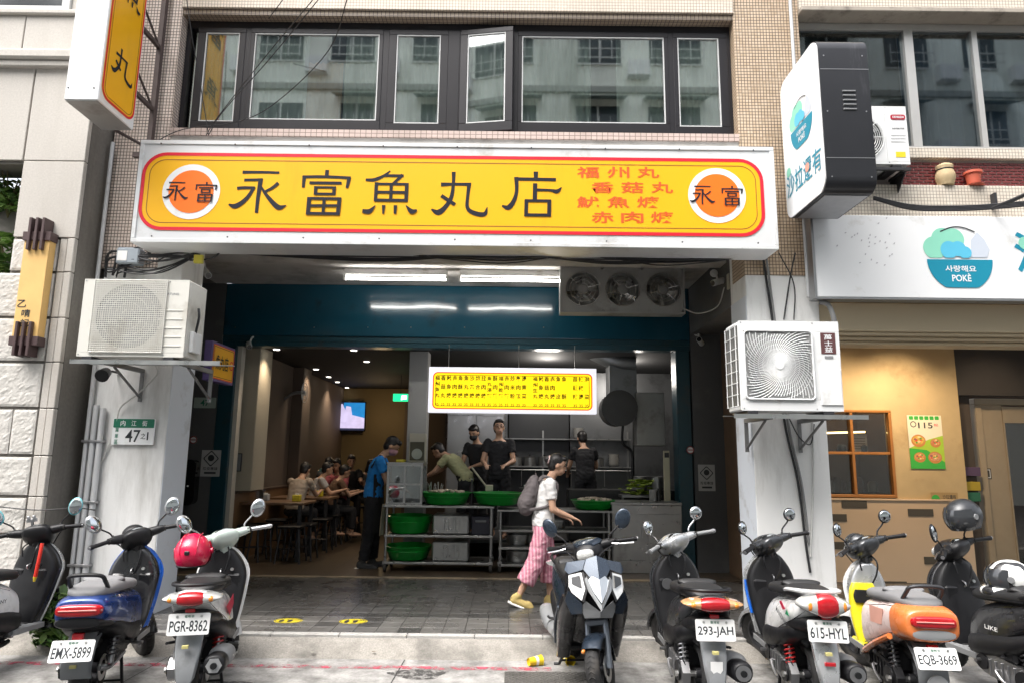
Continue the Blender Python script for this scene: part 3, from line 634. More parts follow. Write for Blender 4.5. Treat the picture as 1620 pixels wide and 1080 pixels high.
CH['店'] = f2([([(1370, 145), (1370, 205)], [36, 26]), ([(1212, 205), (1522, 207)], 26), ([(1222, 190), (1226, 300), (1205, 380), (1165, 432), (1118, 418)], [32, 26, 32, 38, 14]), ([(1365, 238), (1363, 374)], 32),
    ([(1370, 290), (1480, 292), (1530, 300), (1564, 268)], [22, 20, 32, 6]), ([(1300, 368), (1298, 497)], 28), ([(1288, 376), (1485, 376)], 22), ([(1472, 368), (1470, 497)], 30), ([(1286, 488), (1482, 488)], 24)])
def bbox_ch(c):
    xs = [p[0] for s in CH[c] for p in s[0]]; ys = [p[1] for s in CH[c] for p in s[0]]; return (min(xs) + max(xs)) / 2, (min(ys) + max(ys)) / 2, max(xs) - min(xs), max(ys) - min(ys)
def brush(c, o, u, v, scl, parent, m=INK, thick=1.0, name='character'):
    """one clerical-script character centred on o; scl metres per unit"""
    o, u, v = Vector(o), Vector(u), Vector(v); cx, cy, w, h = bbox_ch(c); b = M(); nrm = u.cross(v)
    for i, (p, ws) in enumerate(CH[c]):
        ws = [q * thick for q in ws] if isinstance(ws, list) else ws * thick
        stroke(b, p, ws, lambda x, y, i=i: o + u * ((x - cx) * scl) - v * ((y - cy) * scl) + nrm * (.0004 * i))
    return b.build(name, m, parent, 0)
def signface(parent, o, u, v, w, h, r, band=.035, line_in=.075, yel=None, red=None, face='panel'):
    """rounded yellow print with red border and thin inner line; o centre on the box face"""
    o, u, v = Vector(o), Vector(u), Vector(v); n = u.cross(v); yel = yel or YEL; red = red or REDS
    b = M(); b.prism(rrect(w, h, r), o, u, v, .004); f = b.build(face, yel, parent, 0)
    b = M(); b.ring2d(rrect(w, h, r), rrect(w - 2 * band, h - 2 * band, r - band), o + n * .006, u, v); b.build('red_border', red, f, 0)
    k = line_in; b = M(); b.ring2d(rrect(w - 2 * k, h - 2 * k, r - k), rrect(w - 2 * k - .016, h - 2 * k - .016, r - k - .008), o + n * .006, u, v); b.build('thin_border', BRNL, f, 0)
    return f
YS = 6.55
ms = thing('shop_sign', 'long yellow and white shop sign with big dark characters across the facade', 'sign', (-.58, 6.7, 3.78))
sx0, sx1, sz0, sz1 = -3.80, 2.635, 3.775, 4.835
b = M(); b.box(sx0, sx1, YS, 6.92, sz0, sz1, .006); b.build('sign_box', ALW, ms)
b = M()
for z0, z1 in ((sz0 - .012, sz0 + .03), (sz1 - .03, sz1 + .012)): b.box(sx0 - .012, sx1 + .012, YS - .012, 6.93, z0, z1, .004)
for x0, x1 in ((sx0 - .012, sx0 + .03), (sx1 - .03, sx1 + .012)): b.box(x0, x1, YS - .0118, 6.92, sz0 + .03, sz1 - .03, .003)
b.build('frame', ALW, ms)
a, c = P(229, 240, YS), P(1212, 377, YS)
fc = Vector(((a.x + c.x) / 2, YS - .001, (a.z + c.z) / 2)); f = signface(ms, fc, X3, Z3, c.x - a.x, a.z - c.z - .02, .24)
kpx = (c.x - a.x) / (1212 - 229)
for ch in '永富魚丸店':
    cx, cy, w, h = bbox_ch(ch); q = P(cx / 5.4 + 340, cy / 5.4 + 240, YS); brush(ch, (q.x, YS - .008, q.z), X3, Z3, kpx / 5.4, f)
for px, py in ((303, 304), (1134, 310)):
    q = P(px, py, YS); q.y = YS - .0065
    b = M(); b.prism(disc(45.5 * kpx), q, X3, Z3, .002); d_ = b.build('emblem', WHTS, f, 0)
    b = M(); b.prism(disc(35.5 * kpx), q - Y3 * .003, X3, Z3, .002); b.build('emblem_disc', ORGS, f, 0)
    for ch, dx in (('永', -23.5), ('富', 24)): brush(ch, q + X3 * (dx * kpx) + Z3 * (-.5 * kpx) - Y3 * .008, X3, Z3, kpx * 40 / 490, f, INK, 1.0)
b = T()
for row, (xs, py) in zip(('福州丸', '香菇丸', '魷魚焿', '赤肉焿'), (((930, 978, 1025), 273.5), ((953, 1000, 1047), 297.5), ((930, 978, 1025), 320.5), ((953, 1000, 1047), 344.5))):
    for ch, px in zip(row, xs):
        q = P(px, py, YS); b.text(ch, (q.x, YS - .008, q.z), X3, Z3, .2, .008, fit=(35 * kpx, 18.5 * kpx))
b.build('lettering', mat('sign vermilion', (.72, .09, .004), .5, var=0), f, 0)
for i in range(9):
    for z in (sz0 + .05, sz1 - .028):
        b = M(); x = sx0 + .2 + i * .755; b.cyl((x, YS - .013, z), (x, YS - .019, z), .008, n=8)
        b.build('screw', DKMET, ms)
# ---- vertical projecting sign, upper left
vs = thing('projecting_sign', 'tall white and yellow sign box jutting out at the upper left', 'sign', (-4.03, 6.2, 4.93))
vx0, vx1, vy0, vy1, vz0, vz1 = -4.2, -3.88, 5.9, 6.5, 4.93, 8.6
b = M(); b.box(vx0, vx1, vy0, vy1, vz0, vz1, .008); b.build('sign_box', WHTS, vs)
b = M(); b.box(vx0 + .01, vx1 - .01, vy0 + .01, vy1 - .01, vz0 - .006, vz0 - .001); b.build('toned_underside', mat('shade grey sheet', (.33, .33, .32), .5, .3, dirt=.3, dcol=(.18, .16, .14)), vs, 0)  # underside of the white box greyed in colour for its shade
f = signface(vs, (vx1 + .001, (vy0 + vy1) / 2, (vz0 + vz1) / 2), Y3, Z3, vy1 - vy0 - .05, vz1 - vz0 - .12, .12, .022, .04)
for ch, z in (('丸', 5.47), ('魚', 6.27), ('富', 7.07), ('永', 7.87)):
    cx, cy, w, h = bbox_ch(ch); brush(ch, (vx1 + .008, (vy0 + vy1) / 2, z), Y3, Z3, .36 / w, f, INK, 1.15)
for z in (5.05, 6.9):
    for x in (vx0 + .03, vx1 - .05):
        b = M(); b.cyl((x, vy0 - .003, z), (x, vy0 + .001, z), .008, n=8); b.build('rivet', DKMET, vs)
b = M(); RUST = mat('rusty dark steel', (.10, .075, .07), .7, .3, var=.35, vs=14)
for z in (5.38, 6.12): b.box(vx1 - .1, vx1 - .06, vy1, 6.97, z, z + .04); 
for z in (5.42, 6.16): b.tube([(vx1 - .08, vy1, z + .28), (vx1 - .08, 6.9, z + .02)], .014, 6)
b.box(vx1 - .1, vx1 - .05, 6.93, 6.99, 4.85, 7.2); b.tube([(vx0 + .1, 6.5, 4.95), (vx1 + .05, 6.85, 4.86)], .016, 6); b.box(vx0 + .1, vx1 + .1, 6.9, 6.95, 4.83, 4.88)
b.build('bracket', RUST, vs, 0)
# ---- poke logo
TEALP = mat('print teal', (.005, .24, .36), .4, var=.1, vs=2); MINT = mat('print mint', (.25, .62, .47), .4, var=.1, vs=3); SKYB = mat('print sky blue', (.10, .48, .68), .4, var=.1, vs=3)
PGRY = mat('print pale grey', (.55, .60, .68), .4, var=.05); PSAL = mat('print salmon', (.85, .33, .25), .4, var=0); PDK = mat('print dark line', (.025, .03, .035), .4, var=0)
def logo(o, u, v, s, parent):
    """s: metres per unit, bowl radius about 1"""
    o, u, v = Vector(o), Vector(u), Vector(v); n = u.cross(v)
    bowl = [(math.cos(t), -.02 + math.sin(t) * 1.0) for t in [PI + PI * i / 30 for i in range(31)]]; bowl = [(x, max(y, -.90)) for x, y in bowl]
    b = M(); b.prism([(x * s, y * s) for x, y in bowl], o + n * .001, u, v, .002); lb = b.build('logo', TEALP, parent, 0)
    b = M()
    for k, (cx, cy, r) in enumerate(((-.72, .35, .36), (-.45, .62, .36), (-.15, .62, .35), (-.32, .36, .3))): b.prism([(x * s, max(y, .03) * s) for x, y in disc(r, 24, cx, cy)], o + n * (.001 + .0006 * k), u, v, .0005)
    b.build('leaf_print', MINT, parent, 0)
    b = M()
    for k, (cx, cy, rx, ry) in enumerate(((-.30, .28, .26, .28), (-.02, .32, .24, .24), (.18, .20, .2, .2))): b.prism([(x * s, max(y, .03) * s) for x, y in disc(rx, 24, cx, cy, ry)], o + n * (.0045 + .0006 * k), u, v, .0005)
    b.build('cabbage_print', SKYB, parent, 0)
    b = M(); b.prism([(x * s, y * s) for x, y in ((.36, .05), (.40, .6), (.62, .86), (.82, .62), (.95, .30), (.85, .05))], o + n * .001, u, v, .001); b.build('onion_print', PGRY, parent, 0)
    b = M(); arc = [(-.52 + 1.06 * i / 14, .86 + .16 * math.sin(PI * i / 14) + .0 * i) for i in range(15)]
    stroke(b, [(x * 100, -y * 100) for x, y in arc], 4, lambda x, y: o + u * (x * s / 100) - v * (y * s / 100) + n * .004, 2); b.build('arc_print', PDK, parent, 0)
    b = T(); b.text('사랑해요', o - v * (.31 * s) + n * .0045, u, v, .2, .008, fit=(.94 * s, .2 * s)); b.text('POKÈ', o - v * (.58 * s) + n * .0045, u, v, .2, .012, fit=(.58 * s, .26 * s)); b.build('lettering', WHTS, parent, 0)
pb = thing('shop_signboard', 'white poke shop board with teal bowl logo above the tan arcade', 'sign', (5.5, 6.9, 3.34))
b = M(); b.box(3.115, 9, 6.8, 6.93, 3.345, 4.225, .006); f = b.build('board', WHTS, pb)
b = M(); b.box(3.09, 3.112, 6.79, 6.935, 3.33, 4.24); b.box(3.112, 9, 6.795, 6.935, 3.325, 3.343); b.build('edge_trim', ALU, pb, 0)
q = P(1518, 410, 6.797); s_ = 54 / 1085 * 6.8; logo((q.x, 6.797, q.z), X3, Z3, s_, f)
b = M(); 
for i in range(26):
    px, py = 1320 + 95 * rnd.random(), 345 + 78 * rnd.random(); q = P(px, py, 6.798); t = rnd.uniform(.3, 1.3); e1 = Vector((math.cos(t), 0, math.sin(t))); e2 = Vector((-math.sin(t), 0, math.cos(t)))
    b.prism([(.013 * x, .007 * y) for x, y in ((-1, 0), (-.3, 1), (.6, .8), (1, 0), (.5, -.7), (-.4, -.8))], (q.x, 6.798, q.z), e1, e2, .001)
tag(b.build('leaf_pattern', mat('print grey', (.48, .47, .50), .5, var=0), f, 0), kind='stuff')
b = T(); q = P(1636, 400, 6.797); b.text('沙', (q.x, 6.797, q.z), X3, Z3, .4, .02, fit=(.40, .44)); b.text('拉還有', (q.x + .95, 6.797, q.z), X3, Z3, .4, .02, fit=(1.3, .44)); b.build('lettering', TEALP, f, 0)
b = M(); q = P(1622, 385, 6.796); b.prism(disc(.07), (q.x, 6.796, q.z), X3, Z3, .001); b.build('leaf_print', MINT, f, 0)
# ---- projecting poke sign
pj = thing('projecting_sign', 'black edged white box sign with bowl logo jutting over the right column', 'sign', (3.05, 6.3, 4.1))
px0, px1, py0, py1, pz0, pz1 = 2.83, 3.30, 5.86, 6.74, 4.12, 5.64
BLKS = mat('black sign shell', (.03, .031, .036), .28, .2, var=.15, vs=2, dirt=.12, dcol=(.12, .12, .13), ds=3, streak=True)
cyy, czz = (py0 + py1) / 2, (pz0 + pz1) / 2
b = M(); b.prism(rrect(py1 - py0, pz1 - pz0, .13), (px0 + .012, cyy, czz), Y3, Z3, px1 - px0 - .012); b.build('sign_box', BLKS, pj, 40)
b = M(); b.prism(rrect(py1 - py0 - .015, pz1 - pz0 - .015, .125), (px0, cyy, czz), Y3, Z3, .011); f = b.build('panel', WHTS, pj, 40)
b = M(); b.box(px0 + .05, px1 - .02, py0 + .14, py1 - .14, pz0 - .007, pz0 - .002); b.build('toned_underside', ALU, pj, 0)  # grey sheet added for the sky reflection under the black shell
U = Vector((0, -1, 0)); o = Vector((px0 - .001, cyy, czz))
logo(o + U * .02 + Z3 * .10, U, Z3, .25, f)
b = T(); 
for k, ch in enumerate('沙拉還有'): b.text(ch, o + U * (-.30 + .2 * k) + Z3 * (-.42) + U.cross(Z3) * .003, U, Z3, .2, .006, fit=(.185, .235))
b.build('lettering', TEALP, f, 0)
b = M(); b.prism(disc(.05, 16), o + U * (-.33) + Z3 * (-.27) + U.cross(Z3) * .002, U, Z3, .0006); b.build('leaf_print', MINT, f, 0)
b = M(); b.prism(disc(.045, 16), o + U * .10 + Z3 * (-.40) + U.cross(Z3) * .0045, U, Z3, .0006); b.build('salmon_print', PSAL, f, 0)
b = M()
for z in (pz0 + .30, pz1 - .34): b.box(px0 + .02, px1 + .002, py0 - .003, py0 + .02, z, z + .006)
b.build('seam', ALU, pj, 0)
for i in range(5):
    b = M(); z = czz + .02 + i * .045; b.tube([(3.04, py0 - .003, z), (3.16, py0 - .003, z)], .009, 6); b.build('vent', GREYP, pj)
for x in (px0 + .06, px1 - .05):
    for z in (pz0 + .12, czz, pz1 - .2):
        b = M(); b.cyl((x, py0 - .004, z), (x, py0 + .002, z), .007, n=8); b.build('rivet', ALU, pj)
b = M(); b.box(3.0, 3.06, py1, 6.99, 4.3, 4.36); b.box(3.0, 3.06, py1, 6.99, 5.3, 5.36); b.build('bracket', RUST, pj, 0)
# ---- hanging menu light box
mn = thing('menu_sign', 'glowing yellow menu light box hanging in the shop opening', 'sign', (.02, 9.65, 2.3))
mx0, mx1, mz0, mz1 = -1.17, 1.20, 2.31, 2.95
b = M(); b.box(mx0, mx1, 9.6, 9.72, mz0, mz1, .006); b.build('light_box', mat('lit white acrylic', (.74, .74, .80), .4, var=0, emit=.32), mn)
MY = mat('lit yellow acrylic', (.95, .66, .004), .4, var=.12, vs=1.3, emit=.40)
f = signface(mn, (.015, 9.599, (mz0 + mz1) / 2 - .012), X3, Z3, 2.25, .52, .07, .016, .04, MY, mat('lit red print', (.6, .05, .01), .4, var=0, emit=.3))
b = T(); cols = ['福州魚丸', '香菇丸', '魷魚焿', '赤肉焿', '魚酥焿', '魚丸焿', '沙茶焿', '綜合焿', '控肉焿', '魚丸湯麵', '酥肉麵', '福州乾麵', '赤肉麵', '炒米粉', '魯肉飯', '燙青菜', None, '福州生丸', '魷魚焿', '香菇丸', '赤肉焿', '魚皮', '魚酥', None, '蒜頭辣', '辣椒燙', '泡菜']
xx = .015 - 1.06
for cch in cols:
    if cch is None: xx += .075; continue
    n_ = len(cch)
    for k, ch in enumerate(cch):
        z = mz1 - .155 - .245 * k / max(1, n_ - 1); b.text(ch, (xx, 9.594, z), X3, Z3, .075, .0046, fit=(.066, .070 if n_ < 4 else .058))
    b.text('35', (xx, 9.594, mz0 + .115), X3, Z3, .05, .001, fit=(.05, .035))
    xx += .0815
b.build('lettering', mat('menu ink', (.05, .04, .0), .6, var=0), f, 0)
for x in (-.9, .1, .9):
    b = M(); b.tube([(x, 9.66, mz1), (x, 9.66, 3.28)], .006, 6); b.build('hanger', STEEL, mn)
# ---- small sign on the left column, plates, posters
sg = thing('lightbox_sign', 'small yellow and purple side sign behind the left air conditioner', 'sign', (-3.4, 7.9, 2.75))
b = M(); b.box(-3.49, -3.40, 7.66, 8.3, 2.52, 2.97, .006); b.build('sign_box', mat('purple sign frame', (.13, .09, .25), .4), sg)
f = signface(sg, (-3.399, 7.98, 2.745), Y3, Z3, .58, .39, .02, .01, .02)
b = T(); b.text('魚丸店', (-3.388, 7.93, 2.745), Y3, Z3, .15, .004, fit=(.34, .17)); b.build('lettering', INK, f, 0)
b = M(); b.ring2d(disc(.055, 20), disc(.04, 20), (-3.391, 8.2, 2.745), Y3, Z3); b.build('emblem', REDS, f, 0)
GRN = mat('sign green', (.01, .16, .09), .4, var=.1); 
def plate(px0, py0, px1, py1, d, name, label, m, cat='sign', th=.006, r=.012):
    a, c = P(px0, py0, d), P(px1, py1, d); t = thing(name, label, cat, ((a.x + c.x) / 2, d, c.z))
    b = M(); w, h = c.x - a.x, a.z - c.z; b.prism(rrect(w, h, r, 4), ((a.x + c.x) / 2, d - .001, (a.z + c.z) / 2), X3, Z3, th); f = b.build('plate', m, t, 0)
    return t, f, Vector(((a.x + c.x) / 2, d - .001 - th, (a.z + c.z) / 2)), w, h
t, f, o, w, h = plate(181, 661, 243, 703, 6.985, 'address_plate', 'green and white house number plate on the left column', WHTS, th=.012)
b = M(); b.prism(rrect(w - .012, h * .34, .008, 3), o + Z3 * (h * .315) - Y3 * .0, X3, Z3, .002); b.build('green_band', GRN, f, 0)
b = T(); b.text('内', o + X3 * (-.11) + Z3 * (h * .315) - Y3 * .003, X3, Z3, .1, .003, fit=(.05, .055)); b.text('江', o + Z3 * (h * .315) - Y3 * .003, X3, Z3, .1, .003, fit=(.05, .055)); b.text('街', o + X3 * .11 + Z3 * (h * .315) - Y3 * .003, X3, Z3, .1, .003, fit=(.05, .055)); b.build('lettering', WHTS, f, 0)
b = T(); b.text('47', o + X3 * .0 - Z3 * (h * .17) - Y3 * .001, X3, Z3, .2, .006, fit=(.15, .125)); b.text('之', o + X3 * .105 - Z3 * (h * .17) - Y3 * .001, X3, Z3, .1, .003, fit=(.05, .06)); b.text('1', o + X3 * .15 - Z3 * (h * .17) - Y3 * .001, X3, Z3, .1, .005, fit=(None, .08)); b.build('house_number', PDK, f, 0)
b = T()
for k, ch in enumerate('萬華區'): b.text(ch, o + X3 * (-.165) + Z3 * (.015 - .06 * k) - Y3 * .001, X3, Z3, .06, .002, fit=(.035, .045))
b.build('district_name', GRN, f, 0)
t, f, o, w, h = plate(308, 628, 341, 645, 9.89, 'address_plate', 'small shaded number plate 47 on the grey arcade wall', mat('pale green plate', (.35, .42, .38), .5))
b = T(); b.text('47', o - Y3 * .001, X3, Z3, .1, .004, fit=(None, h * .6)); b.build('lettering', GRN, f, 0)
def poster_hand(px0, py0, px1, py1, d, lab):
    t, f, o, w, h = plate(px0, py0, px1, py1, d, 'notice', lab, mat('grey notice paper', (.42, .42, .42), .6), th=.002, r=.004)
    b = M(); b.ring2d(rrect(w * .6, w * .6, .02, 3), rrect(w * .5, w * .5, .015, 3), o + Z3 * (h * .18) - Y3 * .001, X3 * .707 + Z3 * .707, Z3 * .707 - X3 * .707); b.prism(disc(w * .17, 12), o + Z3 * (h * .2) - Y3 * .001, X3, Z3, .001); b.box(o.x - w * .3, o.x + w * .3, o.y - .002, o.y - .001, o.z - h * .4, o.z - h * .33); b.build('symbol', PDK, f, 0)
    b = T(); b.text('防疫專線', o - Z3 * (h * .2) - Y3 * .001, X3, Z3, .1, .003, fit=(w * .75, h * .12)); b.build('lettering', PDK, f, 0)
poster_hand(320, 711, 347, 753, 9.89, 'grey notice sheet with diamond symbol on the left grey wall')
poster_hand(1104, 734, 1132, 776, 9.87, 'grey notice sheet with diamond symbol on the right grey wall')
def nosmoke(px, py, d, lab):
    q = P(px, py, d); t = thing('no_smoking_sticker', lab, 'sticker', q)
    b = M(); b.prism(disc(.055, 20), q, X3, Z3, .001); f = b.build('sticker', WHTS, t, 0)
    b = M(); b.ring2d(disc(.055, 20), disc(.042, 20), q - Y3 * .002, X3, Z3); b.box(q.x - .04, q.x + .04, q.y - .0025, q.y - .002, q.z - .007, q.z + .007); b.build('symbol', mat('dull red print', (.25, .03, .03), .5), f, 0)
nosmoke(306, 695, 9.89, 'round no smoking sticker on the left grey wall'); nosmoke(1092, 711, 9.87, 'round no smoking sticker on the right grey wall')
# ---- poster 115
t, f, o, w, h = plate(1434, 656, 1496, 741, 9.392, 'poster', 'colourful food poster 115 on the tan wall', mat('poster paper', (.80, .74, .58), .4, var=.03), th=.003, r=.004)
PG, PG2 = mat('poster green', (.05, .42, .06), .4, var=.15, vs=6), mat('poster lime', (.38, .58, .05), .4, var=.2, vs=5)
e_ = .0006
b = M(); b.prism([(-.5 * w, -.5 * h), (.5 * w, -.5 * h), (.5 * w, .12 * h), (.1 * w, .05 * h), (-.5 * w, -.12 * h)], o, X3, Z3, e_); b.build('lime_field', PG2, f, 0)
b = M(); b.prism([(-.5 * w, -.5 * h), (.5 * w, -.5 * h), (.5 * w, -.38 * h), (0, -.15 * h), (-.5 * w, -.12 * h)], o - Y3 * e_, X3, Z3, e_); b.build('green_field', PG, f, 0)
b = M()
for k in range(6): b.prism(rrect(w * .12, h * .07, .01, 3), o + X3 * (w * (-.38 + .15 * k)) + Z3 * (h * .45), X3, Z3, e_)
b.build('garland', PG, f, 0)
b = T(); b.text('115', o + X3 * (w * .02) + Z3 * (h * .31) - Y3 * .001, X3, Z3, .2, .008, fit=(w * .42, h * .11)); b.build('price', PDK, f, 0)
b = T(); b.text('起', o + X3 * (w * .33) + Z3 * (h * .32) - Y3 * .001, X3, Z3, .1, .002, fit=(w * .12, h * .05)); b.build('lettering', REDS, f, 0)
b = M(); b.ring2d(disc(w * .09, 16), disc(w * .065, 16), o + X3 * (-w * .33) + Z3 * (h * .33) - Y3 * .001, X3, Z3); b.build('badge', PDK, f, 0)
for cx, cz, r, cm in ((-.22, .02, .21, (.75, .38, .08)), (.27, -.02, .15, (.7, .25, .12)), (-.22, -.29, .17, (.75, .3, .1)), (.22, -.29, .2, (.72, .28, .15))):
    q = o + X3 * (w * cx) + Z3 * (h * cz) - Y3 * .0014
    b = M(); b.prism(disc(w * r, 20, 0, 0, w * r * .85), q, X3, Z3, e_); bo = b.build('bowl_print', mat('poster bowl', (.55, .22, .06), .4, var=.2), f, 0)
    b = M(); b.prism(disc(w * r * .85, 20, 0, w * .02, w * r * .6), q - Y3 * e_, X3, Z3, e_); b.build('food_print', mat('poster food %.2f%.2f' % (cx, cz), cm, .4, var=.7, vs=40), f, 0)
    for k in range(9):
        a_ = k * .7; rr_ = w * r * (.15 + .5 * rnd.random()); b = M(); b.prism(disc(w * r * rnd.uniform(.12, .24), 10, rr_ * math.cos(a_), w * .02 + .7 * rr_ * math.sin(a_), w * r * .13), q - Y3 * (e_ * (2 + .3 * k)), X3, Z3, e_ * .3); b.build('topping_print', mat('topping %d' % (k % 5), ((.70, .10, .05), (.12, .35, .05), (.85, .65, .35), (.80, .45, .10), (.30, .10, .12))[k % 5], .4, var=.1), f, 0)
t, f, o, w, h = plate(1472, 778, 1516, 792, 9.36, 'wall_logo', 'small dark tree mark printed on the tan wall above the dado', mat('tan print ground', (.40, .27, .12), .7), th=.001, r=.003)
b = M(); b.prism([(x * .055, max(0, y) * .055) for x, y in disc(1, 20)], o + X3 * (-w * .33) - Z3 * .03, X3, Z3, .001); b.build('tree_print', PG, f, 0)
b = T(); b.text('沙拉還有', o + X3 * (w * .18) - Y3 * .001, X3, Z3, .1, .002, fit=(w * .5, h * .5)); b.build('lettering', PDK, f, 0)
q = P(1561, 748, 9.69); t, f, o, w, h = plate(1552, 740, 1569, 757, 9.695, 'door_sticker', 'small square sticker beside the beige door', mat('dark inlay'), th=.002, r=.002)
b = M(); b.ring2d(rrect(w * .8, h * .8, .005, 2), rrect(w * .66, h * .66, .004, 2), o - Y3 * .001, X3, Z3); b.build('symbol', WHTS, f, 0)
for py, cmm, lab in ((745, (.10, .06, .12), 'purple'), (768, (.45, .33, .03), 'mustard'), (785, (.03, .16, .09), 'green')):
    a = P(1529, py, 9.59); b = M(); b.box(a.x - .04, a.x + .17, 9.55, 9.595, a.z - .06, a.z + .06, .004); o = b.build('banner', mat('%s banner' % lab, cmm, .6), None); tag(o, '%s strip banner in the recess beside the tan wall' % lab, 'banner')
# ---- wooden plaque sign
wp = thing('wooden_sign', 'tall tan wooden plaque with dark bars on the stone wall', 'sign', (-5.1, 6.5, 2.4))
a, c = P(40, 365, 6.52), P(82, 562, 6.52); wxl, wxr = a.x + .02, a.x + .27
WOODP = mat('pale pine', (.74, .47, .17), .5, var=.18, vs=4, bump=.1, bs=40); DKB = mat('plum brown bar', (.075, .045, .045), .5, var=.2)
b = M(); b.box(wxl, wxr, 6.50, 6.60, c.z + .1, a.z - .02, .004); pl = b.build('plaque', WOODP, wp)
for z0 in (a.z - .08, c.z + .12):
    b = M(); b.box(wxl - .015, wxr + .015, 6.485, 6.60, z0 - .03, z0 + .06, .004); o = b.build('cross_bar', DKB, wp)
    for k in range(3):
        x = wxl + .06 + k * .065; b = M(); b.box(x - .014, x + .014, 6.46, 6.60, z0 - .13, z0 + .20, .004); b.build('bar', DKB, o)
b = T()
for k, ch in enumerate('乙啨記'): b.text(ch, (wxl + .06 + .05 * (k > 0), 6.498, c.z + .50 - .095 * k), X3, Z3, .1, .004, fit=(.085, .075))
b.build('lettering', PDK, pl, 0)
# ================================================================== AIR CONDITIONERS
ACW = mat('ac white enamel', (.74, .75, .75), .38, var=.04, vs=2, dirt=.16, dcol=(.50, .48, .44), ds=3)
ACY = mat('ac aged enamel', (.66, .65, .60), .42, var=.05, vs=2, dirt=.28, dcol=(.42, .39, .33), ds=3)
ACD = mat('ac dark inside', (.05, .052, .052), .6, var=.2); ACFIN = mat('ac coil fins', (.16, .165, .165), .5, .5, var=.3, vs=30)
def ac(name, label, x0, x1, y0, y1, z0, z1, style, m, fanc, fr):
    t = thing(name, label, 'air conditioner', ((x0 + x1) / 2, (y0 + y1) / 2, z0), 'outdoor air conditioner units')
    fx, fz = fanc; q = fr + .03
    b = M(); b.box(x0, x1, y0 + .02, y1, z0, z1, .012); body = b.build('casing', m, t)
    b = M(); b.lathe([(fr, 0), (fr * .98, .012), (.001, .012)], (fx, y0 + .006, fz), (0, 1, 0), 40); b.build('fan_well', ACD if style != 1 else mat('ac grey well', (.30, .30, .285), .6), body)
    b = M()                                    # front panel around the round opening
    n = 48; outer = []; inner = []
    for i in range(n):
        a = 2 * PI * i / n; c_, s_ = math.cos(a), math.sin(a); k = q / max(abs(c_), abs(s_)); outer.append((c_ * k, s_ * k)); inner.append((c_ * fr, s_ * fr))
    o3 = Vector((fx, y0, fz)); b.ring2d(outer, inner, o3, X3, Z3); b.rings([[o3 + X3 * p + Z3 * r for p, r in inner], [o3 + X3 * p + Z3 * r + Y3 * .02 for p, r in inner]], False, False)
    for (a0, a1, c0, c1) in ((x0, x1, fz + q, z1), (x0, x1, z0, fz - q), (x0, fx - q, fz - q, fz + q), (fx + q, x1, fz - q, fz + q)): b.box(a0 + .002, a1 - .002, y0, y0 + .019, c0 + .001, c1 - .001)
    b.build('front_panel', m, t, 0)
    b = M(); b.cyl((fx, y0 + .005, fz), (fx, y0 + .013, fz), fr * .2, n=16)
    for k in range(3):
        a0 = 2 * PI * k / 3 + .4; pts = []
        L1, L2 = [], []
        for i in range(7):
            a = a0 + i * .13; L1.append((fx + math.cos(a0 + i * .05) * fr * .2, y0 + .012, fz + math.sin(a0 + i * .05) * fr * .2)); L2.append((fx + math.cos(a) * fr * .92, y0 + .007 + .0006 * i, fz + math.sin(a) * fr * .92))
        b.add(L1 + L2, [(i, i + 1, 8 + i, 7 + i) for i in range(6)])
    b.build('fan', mat('ac grey fan', (.30, .305, .31), .5), t, 0)
    g = M(); yy = y0 - .012
    if style == 1:                              # fine square grid of wires
        N = 34
        for i in range(N + 1):
            p = -q + 2 * q * i / N; g.box(fx + p - .0032, fx + p + .0032, yy - .002, yy + .002, fz - q, fz + q); g.box(fx - q, fx + q, yy - .005, yy - .0025, fz + p - .0038, fz + p + .0038)
        for i in range(5): r = fr * (.2 + .2 * i); g.tube([(fx + math.cos(2 * PI * j / 36) * r, yy + .002, fz + math.sin(2 * PI * j / 36) * r) for j in range(36)], .003, 5, 1, True)
        g.tube([(fx - q, yy - .002, fz - q), (fx + q, yy - .002, fz - q), (fx + q, yy - .002, fz + q), (fx - q, yy - .002, fz + q)], .007, 6, 1, True)
    elif style == 2:                            # swirling slats
        k_ = M(); k_.box(fx - q, fx + q, y0 - .006, y0 - .001, fz - q, fz + q); k_.build('slot_shade_sheet', mat('ac slot shade', (.24, .242, .24), .7), t, 0)  # dark sheet added for the shade between the slats
        N = 66
        for i in range(N):
            a0 = 2 * PI * i / N; pts = []
            for j in range(13):
                tt = j / 12; r = .03 + (q * 1.4) * tt; a = a0 - 1.1 * tt ** .8; p_, z_ = math.cos(a) * r, math.sin(a) * r
                if max(abs(p_), abs(z_)) > q - .004: break
                pts.append((fx + p_, yy, fz + z_))
            if len(pts) > 2: g.tube(pts, .0042, 4)
        for i in range(7): r = fr * (.25 + .14 * i); g.tube([(fx + math.cos(2 * PI * j / 40) * r, yy + .004, fz + math.sin(2 * PI * j / 40) * r) for j in range(40)], .002, 4, 1, True)
        R2 = rrect(2 * q, 2 * q, .04, 4); g.tube([(fx + p, yy - .002, fz + r) for p, r in R2], .009, 6, 1, True); g.cyl((fx, yy - .008, fz), (fx, yy + .01, fz), .042, n=20)
    else:                                        # concentric wire guard
        for i in range(11): r = fr * (.1 + .092 * i); g.tube([(fx + math.cos(2 * PI * j / 36) * r, yy, fz + math.sin(2 * PI * j / 36) * r) for j in range(36)], .0032, 4, 1, True)
        for j in range(8): a = 2 * PI * j / 8; g.tube([(fx, yy, fz), (fx + math.cos(a) * fr * 1.05, yy, fz + math.sin(a) * fr * 1.05)], .004, 5)
        g.cyl((fx, yy - .006, fz), (fx, yy + .004, fz), .04, n=16)
    g.build('fan_grille', m, t, 50)
